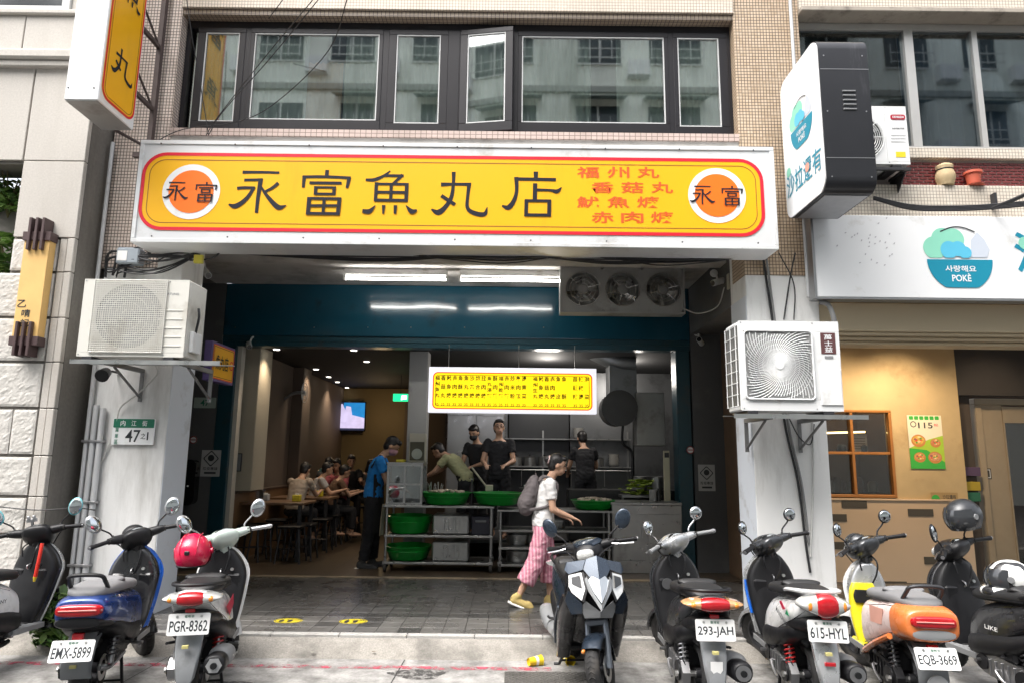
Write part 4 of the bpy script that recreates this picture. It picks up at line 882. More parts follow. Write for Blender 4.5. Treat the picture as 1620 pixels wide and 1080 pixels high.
    for xx in (x0 + .1, x1 - .14):
        b = M(); b.box(xx - .05, xx + .05, y0 + .0, y1 + .02, z0 - .03, z0 - .001, .004); b.build('foot', DKMET, t)
    for px_, pz_ in ((x0 + .02, z1 - .02), (x0 + .02, z0 + .02), (fx + q + .015, z1 - .02), (fx + q + .015, z0 + .02)):
        b = M(); b.cyl((px_, y0 - .003, pz_), (px_, y0 + .001, pz_), .006, n=8); b.build('screw', ALU, t)
    return t
def angle_bracket(label, x0, x1, y0, y1, z):
    t = thing('ac_bracket', label, 'bracket', ((x0 + x1) / 2, y1, z), 'steel brackets under the air conditioners')
    b = M(); b.box(x0, x1, y0, y0 + .04, z - .006, z); b.box(x0, x1, y0 - .004, y0, z - .04, z); b.build('front_rail', STEEL, t, 0)
    b = M(); b.box(x0, x1, y0 + .3, y0 + .34, z - .006, z); b.build('rear_rail', STEEL, t, 0)
    for xx in (x0 + .32, x1 - .38):
        b = M(); b.box(xx, xx + .04, y0 + .002, y1, z - .047, z - .007); b.tube([(xx + .02, y0 + .14, z - .05), (xx + .02, y1 - .01, z - .30)], .013, 6); b.box(xx, xx + .04, y1 - .008, y1 - .002, z - .34, z - .01); b.build('arm', mat('grey bracket steel', (.22, .22, .22), .5, .5, var=.2), t, 0)
y = 6.36
x0, x1 = -4.10, -3.09; z1, z0 = P(200, 442, y).z, P(200, 564, y).z
fc = P(204, 500, y)
t = ac('air_conditioner', 'aged white outdoor unit with square grid grille on the left column', x0, x1, y, 6.74, z0, z1, 1, ACY, (fc.x, fc.z), .315)
for k in range(5):
    b = M(); zz = z0 + .1 + k * .085; b.box(-3.36, -3.13, y - .005, y, zz, zz + .014, .002); b.build('louvre', ACY, t)
b = T(); b.text('TATUNG', (-3.25, y - .002, z1 - .14), X3, Z3, .05, .001, fit=(.13, .022)); b.build('lettering', mat('badge grey', (.25, .25, .27), .5), t, 0)
b = M(); b.box(-3.088, -3.05, 6.44, 6.62, z0 + .06, z0 + .26, .006); b.build('valve_cover', ACW, t)
b = M(); b.tube([(-3.06, 6.5, z0 + .25), (-3.04, 6.5, z0 + .4), (-3.06, 6.52, z0 + .5)], .012, 6, 4); b.build('pipe', BLK, t)
angle_bracket('steel angle bracket under the left air conditioner', P(113, 568, y).x, P(350, 568, y).x, y - .02, 6.99, z0 - .032)
y = 6.33; a, c = P(1168, 507, y), P(1336, 653, y); fc = P(1232, 577, y)
t = ac('air_conditioner', 'white outdoor unit with swirling grille and brown badge on the right column', a.x, c.x, y, 6.72, c.z + .015, a.z, 2, ACW, (fc.x, fc.z), .29)
o = P(1310, 543, y); o.y = y
b = M(); b.box(o.x - .07, o.x + .07, y - .004, y, o.z - .1, o.z + .1, .002); bd = b.build('badge', mat('badge brown', (.11, .045, .045), .4), t)
b = T()
for k, ch in enumerate('萬士益'): b.text(ch, (o.x, y - .006, o.z + .058 - .058 * k), X3, Z3, .06, .002, fit=(.075, .05))
b.build('lettering', WHTS, bd, 0)
b = M(); b.box(o.x - .04, o.x + .04, y - .004, y, o.z - .145, o.z - .118, .002); b.build('model_badge', GREYP, t)
q = P(1308, 600, y); b = M(); b.box(o.x - .10, o.x + .10, y - .012, y, q.z - .24, q.z + .10, .01); b.build('service_panel', ACW, t)
b = M(); zz0, zz1 = c.z + .06, a.z - .04
b.box(a.x - .003, a.x - .001, 6.37, 6.70, zz0, zz1); b.build('coil', ACFIN, t, 0)
b = M()
for k in range(8): zz = zz0 + (zz1 - zz0) * k / 7; b.tube([(a.x - .02, 6.36, zz), (a.x - .02, 6.70, zz)], .005, 5)
for k in range(3): b.tube([(a.x - .02, 6.38 + .15 * k, zz0), (a.x - .02, 6.38 + .15 * k, zz1)], .005, 5)
b.build('side_grille', ACW, t)
angle_bracket('steel angle bracket under the right air conditioner', P(1160, 657, y).x, P(1372, 657, y).x, y - .02, 6.99, c.z - .017)
# third unit under the neighbour window
y = 6.72; a, c = P(1352, 172, y), P(1441, 262, y); x0 = c.x - .86
fc = Vector((x0 + .36, y, (a.z + c.z) / 2 - .01))
t = ac('air_conditioner', 'white outdoor unit with red badge under the dark curtained window', x0, c.x, y, 7.05, c.z + .01, a.z + .03, 3, ACW, (fc.x, fc.z), .235)
o = P(1420, 186, y); b = M(); b.prism(rrect(.155, .055, .02, 4), (o.x, y - .001, o.z), X3, Z3, .004); bd = b.build('badge', mat('badge crimson', (.40, .01, .03), .35), t)
b = T(); b.text('YAMADA', (o.x, y - .007, o.z), X3, Z3, .05, .003, fit=(.13, .027)); b.build('lettering', WHTS, bd, 0)
o = P(1425, 245, y); b = M(); b.box(o.x - .05, o.x + .05, y - .003, y, o.z - .03, o.z + .03); b.build('label', mat('yellow label', (.75, .60, .02), .5), t)
b = T(); o = P(1421, 204, y); b.text('INVERTER', (o.x, y - .002, o.z), X3, Z3, .05, .002, fit=(.13, .018)); b.build('lettering', PDK, t, 0)
for k in range(3):
    o = P(1421, 214 + 5 * k, y); b = M(); b.box(o.x - .075, o.x + .075, y - .004, y, o.z - .006, o.z + .004); b.build('louvre', ACW, t)
t = thing('ac_bracket', 'dark steel bracket under the unit with the red badge', 'bracket', (x0 + .4, 7.0, 4.9), 'steel brackets under the air conditioners')
b = M(); zz = c.z - .02; b.box(x0, c.x, y + .0, y + .04, zz - .03, zz - .001); b.build('front_rail', DKMET, t, 0)
for xx in (x0 + .25, c.x - .06):
    b = M(); b.box(xx, xx + .04, y + .041, 7.05, zz - .03, zz - .002); b.prism([(0, 0), (.30, 0), (.30, -.30)], (xx + .02, y + .04, zz - .03), Y3, Z3, .012); b.build('arm', DKMET, t, 0)

# ================================================================== LAMPS AND FANS UNDER THE ARCADE CEILING
def pointlamp(p, e, col=(1, .95, .85), r=.05, parent=None):
    l = bpy.data.lights.new('unseen_light', 'POINT'); l.energy = e; l.color = col; l.shadow_soft_size = r
    o = bpy.data.objects.new('unseen_light', l); sc.collection.objects.link(o); o.location = p; return o
TUBE = mat('lit fluorescent tube', (1, .98, .93), .4, var=0, emit=11)
for pxa, pxb, lab in ((545, 708, 'lit fluorescent tube left on the arcade ceiling'), (727, 887, 'lit fluorescent tube right, beside the exhaust fans')):
    a, c = P(pxa, 440, 9.0), P(pxb, 442, 9.0); z = 4.06; t = thing('tube_lamp', lab, 'lamp', ((a.x + c.x) / 2, 9.0, 4.1), 'fluorescent tubes on the arcade ceiling')
    b = M(); b.cyl((a.x + .02, 9.0, z), (c.x - .02, 9.0, z), .016, n=12); b.build('tube', TUBE, t)
    b = M(); b.box(a.x, c.x, 8.97, 9.03, z + .05, z + .14, .006); b.box(a.x - .01, a.x + .02, 8.975, 9.025, z - .025, z + .049); b.box(c.x - .02, c.x + .01, 8.975, 9.025, z - .025, z + .049); b.build('batten', WHT, t)
ef = thing('exhaust_fan_box', 'grey steel box with three exhaust fans under the arcade ceiling', 'fan', (1.45, 8.8, 3.58))
FB = mat('galvanised grey box', (.40, .40, .39), .45, .35, var=.12, vs=2.5, dirt=.3, dcol=(.16, .14, .11), ds=2.5)
a, c = P(886, 420, 8.8), P(1084, 497, 8.8)
b = M(); x0, x1, z0, z1 = a.x, c.x, c.z, a.z
b.box(x0, x1, 8.95, 9.0, z0, z1); b.box(x0, x1, 8.78, 8.95, z1 - .02, z1); b.box(x0, x1, 8.78, 8.95, z0, z0 + .02); b.box(x0, x0 + .02, 8.78, 8.95, z0 + .02, z1 - .02); b.box(x1 - .02, x1, 8.78, 8.95, z0 + .02, z1 - .02)
hs = b.build('housing', FB, ef, 0)
b = M(); zc = (z0 + z1) / 2; cs = [P(px, 459, 8.8).x for px in (922, 985, 1049)]; fr = .225; cells = [x0 + .02, (cs[0] + cs[1]) / 2, (cs[1] + cs[2]) / 2, x1 - .02]
for i, cx in enumerate(cs):
    n = 48; outer, inner = [], []
    for k in range(n):
        th_ = 2 * PI * k / n; c_, s_ = math.cos(th_), math.sin(th_); hw = (cells[i + 1] - cx) if c_ > 0 else (cx - cells[i]); hz = (z1 - z0) / 2 - .02
        kk = min(hw / max(1e-6, abs(c_)), hz / max(1e-6, abs(s_))); outer.append((c_ * kk, s_ * kk)); inner.append((c_ * fr, s_ * fr))
    o = Vector((cx, 8.80, zc)); b.ring2d(outer, inner, o, X3, Z3); b.rings([[o + X3 * p + Z3 * q for p, q in inner], [o + X3 * p + Z3 * q + Y3 * .1 for p, q in inner]], False, False)
b.build('front_plate', FB, hs, 0)
for i, cx in enumerate(cs):
    b = M(); b.cyl((cx, 8.84, zc), (cx, 8.93, zc), .07, .06, 20)
    f = b.build('fan', ALU, ef)
    for k in range(4):
        a0 = 2 * PI * k / 4 + .5 * i; b = M(); L1, L2 = [], []
        for j in range(8):
            aa = a0 + j * .09; L1.append((cx + math.cos(a0 + j * .06) * .06, 8.90 - .008 * j, zc + math.sin(a0 + j * .06) * .06)); L2.append((cx + math.cos(aa) * .205, 8.92 - .012 * j, zc + math.sin(aa) * .205))
        b.add(L1 + L2, [(j, j + 1, 9 + j, 8 + j) for j in range(7)]); b.build('blade', STEEL, f)
    b = M()
    for r in (.07, .12, .17, .228): b.tube([(cx + math.cos(2 * PI * j / 40) * r, 8.775, zc + math.sin(2 * PI * j / 40) * r) for j in range(40)], .0045, 5, 1, True)
    for j in range(6): th_ = 2 * PI * j / 6 + .3; b.tube([(cx + math.cos(th_) * .07, 8.775, zc + math.sin(th_) * .07), (cx + math.cos(th_) * .24, 8.785, zc + math.sin(th_) * .24)], .0045, 5)
    b.build('guard', CHROME, ef)
# ================================================================== SECURITY CAMERAS
def seccam(px, py, d, lab, dirv=(.3, -1, -.5), top=None):
    q = P(px, py, d); t = thing('security_camera', lab, 'camera', q); dv = Vector(dirv).normalized()
    b = M(); b.cyl(q - dv * .09, q + dv * .09, .04, n=18); b.build('housing', WHT, t)
    b = M(); b.cyl(q + dv * .091, q + dv * .096, .034, n=18); b.build('lens', BLKG, t)
    e2 = Vector(top) if top else q + Vector((0, .15, .15)); b = M(); b.tube([q, (q + e2) / 2 + Vector((0, 0, .04)), e2], .014, 8, 4); b.cyl(e2, e2 + Vector((0, .012, 0)), .05, n=16); b.build('arm', WHT, t)
seccam(326, 432, 7.6, 'white bullet camera under the sign beside the left column', (.6, -.6, -.5), P(318, 420, 7.7))
seccam(394, 546, 9.8, 'white bullet camera in the shadow under the teal shutter box', (.5, -1, -.5))
seccam(1108, 540, 9.7, 'grey bullet camera on the right grey wall', (-.5, -1, .2)); seccam(1136, 446, 8.2, 'bullet camera under the sign beside the right column', (-.8, -.4, -.3))
# ================================================================== SCOOTERS
def paint(name, col, metal=0, rough=.3): return mat('paint ' + name, col, rough, metal, var=.10, vs=4, coat=.55, dirt=.2, dcol=tuple(.55 * x + .03 for x in col), ds=7, rvar=.12)
LENSR = mat('red lens', (.42, .006, .012), .15, var=.25, vs=30, coat=.8); LENSO = mat('amber lens', (.75, .25, .03), .15, var=.2, vs=30, coat=.8); LENSC = mat('clear lens', (.62, .62, .60), .1, .3, var=.3, vs=25, coat=.8)
SEATM = mat('black vinyl seat', (.017, .017, .018), .5, var=.15, vs=6, bump=.25, bs=160); SEATG = mat('grey vinyl seat', (.19, .19, .195), .6, var=.1, bump=.2, bs=160)
MIRG = mat('mirror glass', (.55, .58, .60), .03, 1, var=.0)
SILV = mat('silver plastic', (.45, .46, .47), .32, .5, var=.08, coat=.3); FEND = mat('grey fender plastic', (.24, .25, .26), .45, var=.12, vs=5, dirt=.2, dcol=(.12, .115, .11))
PLT = mat('licence plate white', (.80, .80, .79), .35, var=.04, vs=6, dirt=.1, dcol=(.5, .48, .45)); PLTI = mat('licence plate ink', (.02, .025, .03), .5, var=0); PLTG = mat('licence plate green', (.01, .12, .06), .5, var=0)
HX = Vector((0, .26, 1.0)); HAX = Vector((0, -.31, .775)).normalized()
def wheel(parent, c, r, w, mm, disc_=False, rimm=None):
    b = M(mm); p = [(.66, -.36), (.74, -.46), (.86, -.52), (.95, -.42), (1.0, -.2), (1.008, 0), (1.0, .2), (.95, .42), (.86, .52), (.74, .46), (.66, .36)]
    b.lathe([(r * a, w * h) for a, h in p], c, (1, 0, 0), 40)
    for k in range(40):                                        # tread sipes
        a = 2 * PI * k / 40; 
        for s in (-1, 1):
            q = Vector(c) + Vector((s * w * .24, math.cos(a) * r * 1.006, math.sin(a) * r * 1.006)); q2 = Vector(c) + Vector((s * w * .02, math.cos(a + .07) * r * 1.011, math.sin(a + .07) * r * 1.011)); b.tube([q, q2], .004, 4)
    tyre = b.build('wheel', RUB, parent, 50)
    b = M(mm); b.lathe([(r * .67, -w * .36), (r * .60, -w * .30), (r * .58, 0), (r * .60, w * .30), (r * .67, w * .36)], c, (1, 0, 0), 32); b.cyl(Vector(c) - Vector((w * .5, 0, 0)), Vector(c) + Vector((w * .5, 0, 0)), .035, n=16)
    for k in range(5):
        a = 2 * PI * k / 5; q = Vector(c) + Vector((0, math.cos(a) * r * .62, math.sin(a) * r * .62)); b.tube([c, q], [.02, .013], 6)
    b.build('rim', rimm or DKMET, tyre)
    if disc_:
        for s in ((1,) if disc_ == 1 else (-1, 1)):
            b = M(mm); o = Vector(c) + Vector((s * w * .55, 0, 0)); b.lathe([(.095, -.002), (.095, .002), (.055, .002), (.055, -.002), (.095, -.002)], o, (1, 0, 0), 32); b.build('brake_disc', STEEL, tyre)
            b = M(mm); b.box(o.x - .02, o.x + .02, c[1] - .11, c[1] - .05, c[2] + .02, c[2] + .10, .008); b.build('brake_caliper', ALU, tyre)
def spring(parent, a, b_, r, m, name='shock', mm=None, turns=9):
    b = M(mm); a, b_ = Vector(a), Vector(b_); b.cyl(a, b_, .012, n=8); b.cyl(a, a + (b_ - a) * .3, .02, n=10); s = b.build(name, ALU, parent)
    d = (b_ - a); u = d.orthogonal().normalized(); w = d.normalized().cross(u); n = turns * 9
    b = M(mm); b.tube([a + d * (.12 + .76 * i / n) + (u * math.cos(2 * PI * i / 9) + w * math.sin(2 * PI * i / 9)) * r for i in range(n + 1)], .0065, 5); b.build('coil', m, s)
def lplate(parent, o, txt, tilt, yaw=0, w=.26, h=.14):
    mm = Matrix.Translation(o) @ Matrix.Rotation(yaw, 4, 'Y') @ Matrix.Rotation(tilt, 4, 'X')
    b = M(mm); b.prism(rrect(w, h, .012, 4), (0, 0, 0), X3, Z3, .004); p = b.build('licence_plate', PLT, parent, 40)
    b = T(mm); b.text(txt, (0, -.0045, -.012), X3, Z3, .1, .0045, fit=(w * .9, .072)); b.build('plate_number', PLTI, p, 0)
    b = T(mm); b.text('臺灣省' if len(txt) < 8 else '電動車', (0, -.0045, .05), X3, Z3, .03, .0008, fit=(.06, .018)); b.build('plate_heading', PLTG, p, 0)
    b = M(mm)
    for s in (-1, 1): b.cyl((s * .075, -.004, .05), (s * .075, -.009, .05), .008, n=8)
    b.build('plate_bolt', STEEL, p)
def scooter(S):
    t = thing('scooter', S['label'], 'scooter', (0, 0, 0), 'scooters parked in a row along the kerb')
    body, inner, front = S['body'], S.get('inner', BLK), S.get('front', S['body']); style = S.get('style', 'classic')
    steer = Matrix.Translation(HX) @ Matrix.Rotation(R_(S.get('steer', 32)), 4, HAX) @ Matrix.Translation(-HX); I4 = Matrix()
    wheel(t, (0, -.55, .225), .225, .115, I4, 0, S.get('rim', DKMET)); wheel(t, (0, .55, .225), .225, .10, steer, S.get('disc', 1), S.get('rim', DKMET))
    # --- rear bodywork
    if style == 'gogoro':
        secs = [(-.86, .67, .10, .05), (-.83, .67, .155, .095, 3.2), (-.70, .655, .18, .125, 3), (-.50, .61, .19, .155, 3), (-.28, .54, .19, .19, 3), (-.10, .50, .18, .20, 3), (-.04, .49, .16, .19, 3)]
    else:
        secs = [(-.90, .775, .05, .03, 2.2), (-.86, .775, .13, .06, 2.3, .8), (-.72, .71, .17, .10, 2.4, .75), (-.52, .645, .195, .145, 2.6, .72), (-.30, .57, .195, .18, 2.8, .72), (-.12, .50, .185, .19, 3, .75), (-.03, .46, .165, .17, 3, .8)]
    b = M(); b.loft(secs, 28, 4); bd = b.build('rear_cowl', body, t, 50)
    for ang, nm in ((R_(-28), 'panel_gap'), (R_(38), 'panel_gap')):
        for sg in (0, 1):
            b = M(); L_ = []
            for y_, zc_, hw_, hh_, *ex in secs[1:-1]:
                e_ = ex[0] if ex else 2.6; tw_ = ex[1] if len(ex) > 1 else 1; ct, st_ = math.cos(ang), math.sin(ang); zz_ = math.copysign(abs(st_) ** (2 / e_), st_)
                L_.append(((-1 if sg else 1) * (abs(ct) ** (2 / e_) * hw_ * (1 + (tw_ - 1) * (zz_ * .5 + .5)) - .0005), y_, zc_ + zz_ * hh_))
            b.tube(L_, .0028, 5, 4); b.build(nm, BLKG, bd)
    if S.get('lower'):
        b = M(); b.loft([(-.72, .56, .10, .05), (-.62, .53, .18, .07), (-.4, .45, .198, .10), (-.15, .40, .196, .12), (-.02, .38, .17, .10)], 24, 3); b.build('lower_cowl', S['lower'], t, 50)
    b = M(); b.box(-.12, .12, -.5, -.02, .24, .46, .03); b.box(-.09, .09, -.7, -.45, .44, .60, .03); b.build('frame_tray', BLK, t)
    hs = .775 if style == 'gogoro' else .80
    b = M(); b.loft([(-.80, hs - .0, .06, .018), (-.74, hs + .012, .125, .04), (-.55, hs + .005, .15, .055), (-.35, hs - .015, .15, .055), (-.18, hs - .035, .14, .05), (-.05, hs - .05, .115, .045), (.01, hs - .065, .07, .02)], 24, 4, e=2.8); se = b.build('seat', S.get('seat', SEATM), t, 60)
    b = M(); b.tube([(.152, -.56, hs - .02), (.148, -.3, hs - .045), (.12, -.06, hs - .075)], .004, 5, 4); b.tube([(-.152, -.56, hs - .02), (-.148, -.3, hs - .045), (-.12, -.06, hs - .075)], .004, 5, 4); b.build('seam', BLK, se)
    # --- grab rail, tail lamp
    b = M()
    if style == 'gogoro':
        b.tube([(-.115, -.66, .77), (-.112, -.76, .86), (-.095, -.80, .905), (0, -.81, .915), (.095, -.80, .905), (.112, -.76, .86), (.115, -.66, .77)], .014, 10, 5)
        b.build('grab_rail', S.get('rail', BLK), t)
        b = M(); b.loft([(-.889, .685, .10, .02, 3), (-.882, .685, .135, .036, 3.4), (-.84, .685, .145, .043, 3.4), (-.80, .685, .12, .03, 3)], 28, 2); tl = b.build('tail_light', LENSR, t, 40)
        b = M(); b.tube([(-.115, -.889, .69), (.115, -.889, .69)], .006, 6); b.build('light_strip', mat('pale red strip', (.85, .25, .22), .2, var=0), tl)
        b = M(); b.loft([(-.87, .60, .09, .02), (-.84, .60, .15, .04), (-.6, .56, .165, .06), (-.3, .50, .15, .05)], 20, 3); b.build('under_tail', S.get('under', BLK), t, 50)
        b = M(); pr = [(-.36, .45), (-.42, .52), (-.55, .555), (-.68, .525), (-.77, .46), (-.82, .38), (-.83, .30), (-.81, .24)]
        b.rings([[(x, y, z) for x in (-.085, -.075, -.05, 0, .05, .075, .085)] for y, z in pr], closed=False); L = [[(x, y + (.0 if abs(x) < .08 else .03), z - .025 * (abs(x) > .08)) for x in (-.095, -.085, .085, .095)] for y, z in pr]; b.rings(L, closed=False); rf = b.build('rear_fender', FEND, t, 60)
        b = M(); b.box(-.035, .035, -.835, -.80, .455, .53, .006); b.build('reflector', LENSR, rf)
        if S.get('flap'): b = M(); b.prism(disc(.07, 20, 0, 0, .085), (0, -.85, .26), X3, Z3, .012); b.build('mud_flap', S['flap'], rf)
        lplate(t, (S.get('pdx', 0), -.875, S.get('pz', .425)), S['plate'], R_(-22), R_(S.get('pyaw', 0)))
    else:
        b.tube([(-.13, -.48, .80), (-.16, -.62, .835), (-.14, -.78, .855), (-.07, -.86, .862), (.07, -.86, .862), (.14, -.78, .855), (.16, -.62, .835), (.13, -.48, .80)], .014, 8, 4); b.build('grab_rail', S.get('rail', BLK), t)
        tw, th_ = S.get('tail', (.10, .042))
        zt_ = .775; lw = tw + .085
        b = M(); b.loft([(-.935, zt_, lw * .45, th_ * .5, 1.7), (-.92, zt_, lw * .82, th_ * .85, 1.6), (-.88, zt_, lw, th_, 1.6), (-.80, zt_, lw * 1.02, th_, 1.7)], 32, 3); b.build('lens_housing', S.get('winker', LENSC), t, 45)
        b = M(); b.loft([(-.947, zt_, tw * .5, th_ * .45, 2.4), (-.932, zt_, tw * .86, th_ * .85, 2.4), (-.90, zt_, tw, th_ * 1.06, 2.4), (-.82, zt_, tw, th_ * 1.06, 2.4)], 24, 3); tl = b.build('tail_light', LENSR, t, 45)
        for s in (-1, 1):
            b = M(); q = Matrix.Rotation(R_(18 * s), 3, 'Z'); b.ell((s * (tw + .025), -.912, zt_), (.022, .02, th_ * .45), 14, 8, q); b.build('turn_signal', LENSO, t, 60)
        b = M(); b.box(-.03, .03, -.90, -.87, .685, .71, .004); b.build('reflector', LENSR, t)
        b = M(); b.loft([(-.87, .64, .10, .02), (-.84, .645, .135, .05), (-.65, .60, .16, .07), (-.4, .53, .15, .07)], 20, 3); b.build('under_tail', BLK, t, 50)
        fm = S.get('fender', FEND)
        b = M(); pr = [(-.80, .60, .085), (-.855, .50, .082), (-.88, .42, .078), (-.90, .33, .068), (-.91, .25, .055), (-.908, .215, .035)]
        b.rings([[(-w, y + .05, z), (-w, y + .012, z), (-w * .85, y, z), (0, y - .006, z), (w * .85, y, z), (w, y + .012, z), (w, y + .05, z)] for y, z, w in pr], closed=False); rf = b.build('rear_fender', fm, t, 40)
        if S.get('fmark') == 'red': b = M(); b.box(-.035, .035, -.915, -.895, .385, .41, .003); b.build('reflector', LENSR, rf)
        if S.get('fmark') == 'shield': b = M(); b.prism([(-.04, .045), (.04, .045), (.04, -.01), (0, -.06), (-.04, -.01)], (0, -.902, .36), X3, Z3, .002); b.build('emblem', WHT, rf, 0)
        if S.get('plate'): lplate(t, (S.get('pdx', 0), -.90, S.get('pz', .61)), S['plate'], R_(-12), R_(S.get('pyaw', 0)))
    # --- floor, leg shield
    b = M(); b.box(-.165, .165, -.10, .24, .265, .325, .02); b.build('floorboard', S.get('floor', BLK), t)
    kx, kz = S.get('kx', 1), S.get('kz', 1)
    KX = lambda L: [(z * kz, y, w * kx, t_) for z, y, w, t_ in L]
    b = M(); b.loft(KX([(.27, .17, .12, .04), (.36, .20, .155, .05), (.50, .255, .178, .06), (.65, .30, .195, .07), (.76, .33, .198, .075), (.86, .33, .160, .07), (.94, .31, .10, .055), (.985, .295, .05, .03)]), 28, 4, 'z', 2.6); b.build('leg_shield', front, t, 50)
    b = M(); b.loft(KX([(.29, .135, .118, .03), (.38, .155, .152, .04), (.52, .205, .174, .055), (.66, .245, .189, .07), (.76, .27, .190, .075), (.86, .275, .153, .07), (.94, .265, .093, .05), (.975, .26, .045, .02)]), 24, 4, 'z', 3); ip = b.build('inner_panel', inner, t, 50)
    b = M(); b.tube([(x_ * kx, y_, z_ * kz) for x_, y_, z_ in [(-.150, .205, .33), (-.180, .255, .5), (-.199, .295, .66), (-.200, .325, .77), (-.155, .325, .87), (-.07, .305, .96), (.07, .305, .96), (.155, .325, .87), (.200, .325, .77), (.199, .295, .66), (.180, .255, .5), (.150, .205, .33)]], .008, 6, 4); b.build('shield_edge', S.get('edge', front), t)
    if S.get('box', True):
        for s in (-1, 1):
            b = M(); b.box(s * .10 - .055, s * .10 + .055, .185, .22, .62, .76, .015); b.build('glove_box', S.get('glove', inner), ip)
        b = M(); b.cyl((.085, .18, .80), (.085, .20, .795), .013, n=14); b.build('key_switch', STEEL, ip)
        b = M(); b.tube([(0, .20, .80), (0, .17, .79), (0, .165, .77), (0, .18, .755)], .006, 6, 3); b.build('bag_hook', ALU, ip)
    # --- handlebar group (turned to the left with the front wheel)
    cm = S.get('cover', BLK)
    b = M(steer); b.loft([(.155, 1.085, .05, .02), (.175, 1.07, .098, .055), (.24, 1.045, .118, .085), (.31, 1.03, .112, .092), (.37, 1.02, .08, .07), (.405, 1.01, .04, .035)], 24, 4, e=2.4); b.tube([(0, .265, .93), (0, .26, 1.02)], .055, 12)
    for s in (-1, 1): b.tube([(s * .09, .25, 1.065), (s * .17, .225, 1.075), (s * .205, .21, 1.078)], [.042, .036, .026], 12)
    hc = b.build('handlebar_cover', cm, t, 50)
    b = M(steer); b.ell((0, .205, 1.105), (.085, .055, .018), 20, 8, Matrix.Rotation(R_(28), 3, 'X')); ins = b.build('instrument_panel', BLKG, hc, 60)
    b = M(steer); b.ell((0, .197, 1.119), (.045, .03, .008), 16, 6, Matrix.Rotation(R_(28), 3, 'X')); b.build('dial', S.get('dial', mat('dial grey', (.25, .27, .28), .2)), ins, 60)
    b = M(steer); b.loft([(.37, 1.03, .07, .045), (.405, 1.02, .062, .038), (.42, 1.015, .03, .02)], 20, 3); b.build('headlight', LENSC, hc, 50)
    for s in (-1, 1):
        b = M(steer); b.tube([(s * .20, .212, 1.078), (s * .34, .155, 1.072)], .0175, 12); b.tube([(s * .34, .155, 1.072), (s * .362, .146, 1.071)], .02, 10); g = b.build('grip', S.get('grip', BLK), t)
        b = M(steer); b.cyl((s * .362, .146, 1.071), (s * .372, .142, 1.0705), .014, n=10); b.build('bar_end', ALU, g)
        b = M(steer); b.tube([(s * .19, .25, 1.07), (s * .24, .255, 1.062), (s * .35, .215, 1.052)], .0065, 6, 4); b.build('brake_lever', S.get('lever', ALU), t)
        b = M(steer); b.box(s * .195 - .022, s * .195 + .022, .19, .245, 1.055, 1.10, .008); b.build('switch_housing', BLK, t)
        mh = Vector((s * .30, .215, 1.245)) if S.get('mirror') != 'round' else Vector((s * .27, .215, 1.25))
        b = M(steer); b.tube([(s * .17, .245, 1.095), (s * .19, .25, 1.14), (s * .25, .235, 1.19), mh + Vector((-s * .03, .01, -.03))], .0065, 8, 5); mr = b.build('mirror', S.get('stalk', BLK), t)
        rot = Matrix.Rotation(R_(-14 * s), 3, 'Z') @ Matrix.Rotation(R_(24 * s if S.get('mirror') != 'round' else -10 * s), 3, 'Y'); rr = (.058, .016, .058) if S.get('mirror') == 'round' else (.060, .018, .082)
        b = M(steer); b.ell(mh, rr, 20, 10, rot); b.build('mirror_shell', S.get('mshell', S.get('stalk', BLK)), mr, 60)
        b = M(steer); b.ell(mh + Vector((0, -.008, 0)), (rr[0] * .88, rr[1] * .75, rr[2] * .86), 20, 10, rot); b.build('mirror_glass', MIRG, mr, 60)
    b = M(steer); b.tube([(-.2, .24, 1.06), (-.1, .36, 1.0), (-.03, .33, .85)], .005, 6, 5); b.tube([(.2, .24, 1.06), (.12, .36, 1.02), (.03, .33, .85)], .005, 6, 5); b.build('brake_hose', BLK, t)
    if style == 'gogoro':
        b = M(steer); b.ell((0, .31, 1.075), (.092, .10, .085), 22, 12); b.build('headlamp_hood', cm, hc, 60)
    # --- fork, front fender
    b = M(steer); 
    for s in (-1, 1): b.tube([(s * .07, .43, .52), (s * .07, .55, .225)], [.02, .024], 10)
    b.tube([(0, .30, .88), (0, .40, .56)], .03, 10); b.box(-.085, .085, .40, .45, .50, .55, .01); b.build('fork', S.get('fork', DKMET), t)
    b = M(steer); R2 = S.get('fr', .25); pr = [(.55 + R2 * math.cos(a), .225 + R2 * math.sin(a)) for a in [R_(x) for x in range(S.get('f0', 5), 186, 15)]]
    b.rings([[(x, .55 + (y - .55) * k, .225 + (z - .225) * k) for x, k in ((-.070, .84), (-.066, .94), (-.045, .99), (0, 1.01), (.045, .99), (.066, .94), (.070, .84))] for y, z in pr], closed=False); b.build('front_fender', S.get('ffender', front), t, 60)
    # --- engine, exhaust, shocks, stand
    b = M(); pf = [(-.62, .18), (-.55, .145), (-.40, .16), (-.15, .20), (-.06, .25), (-.06, .33), (-.15, .36), (-.42, .33), (-.58, .31), (-.64, .25)]; b.prism(pf, (-.165, 0, 0), Y3, Z3, .055); en = b.build('engine_case', S.get('engine', ALU), t)
    b = M(); b.prism(disc(.055, 20), (-.167, -.16, .275), -Y3, Z3, .016); b.build('cover', BLK, en); b = M(); b.prism(disc(.07, 20), (-.167, -.52, .235), -Y3, Z3, .014); b.build('cover', BLK, en)
    b = M(); b.box(-.10, .10, -.35, -.05, .20, .34, .03); b.build('crankcase', DKMET, t)
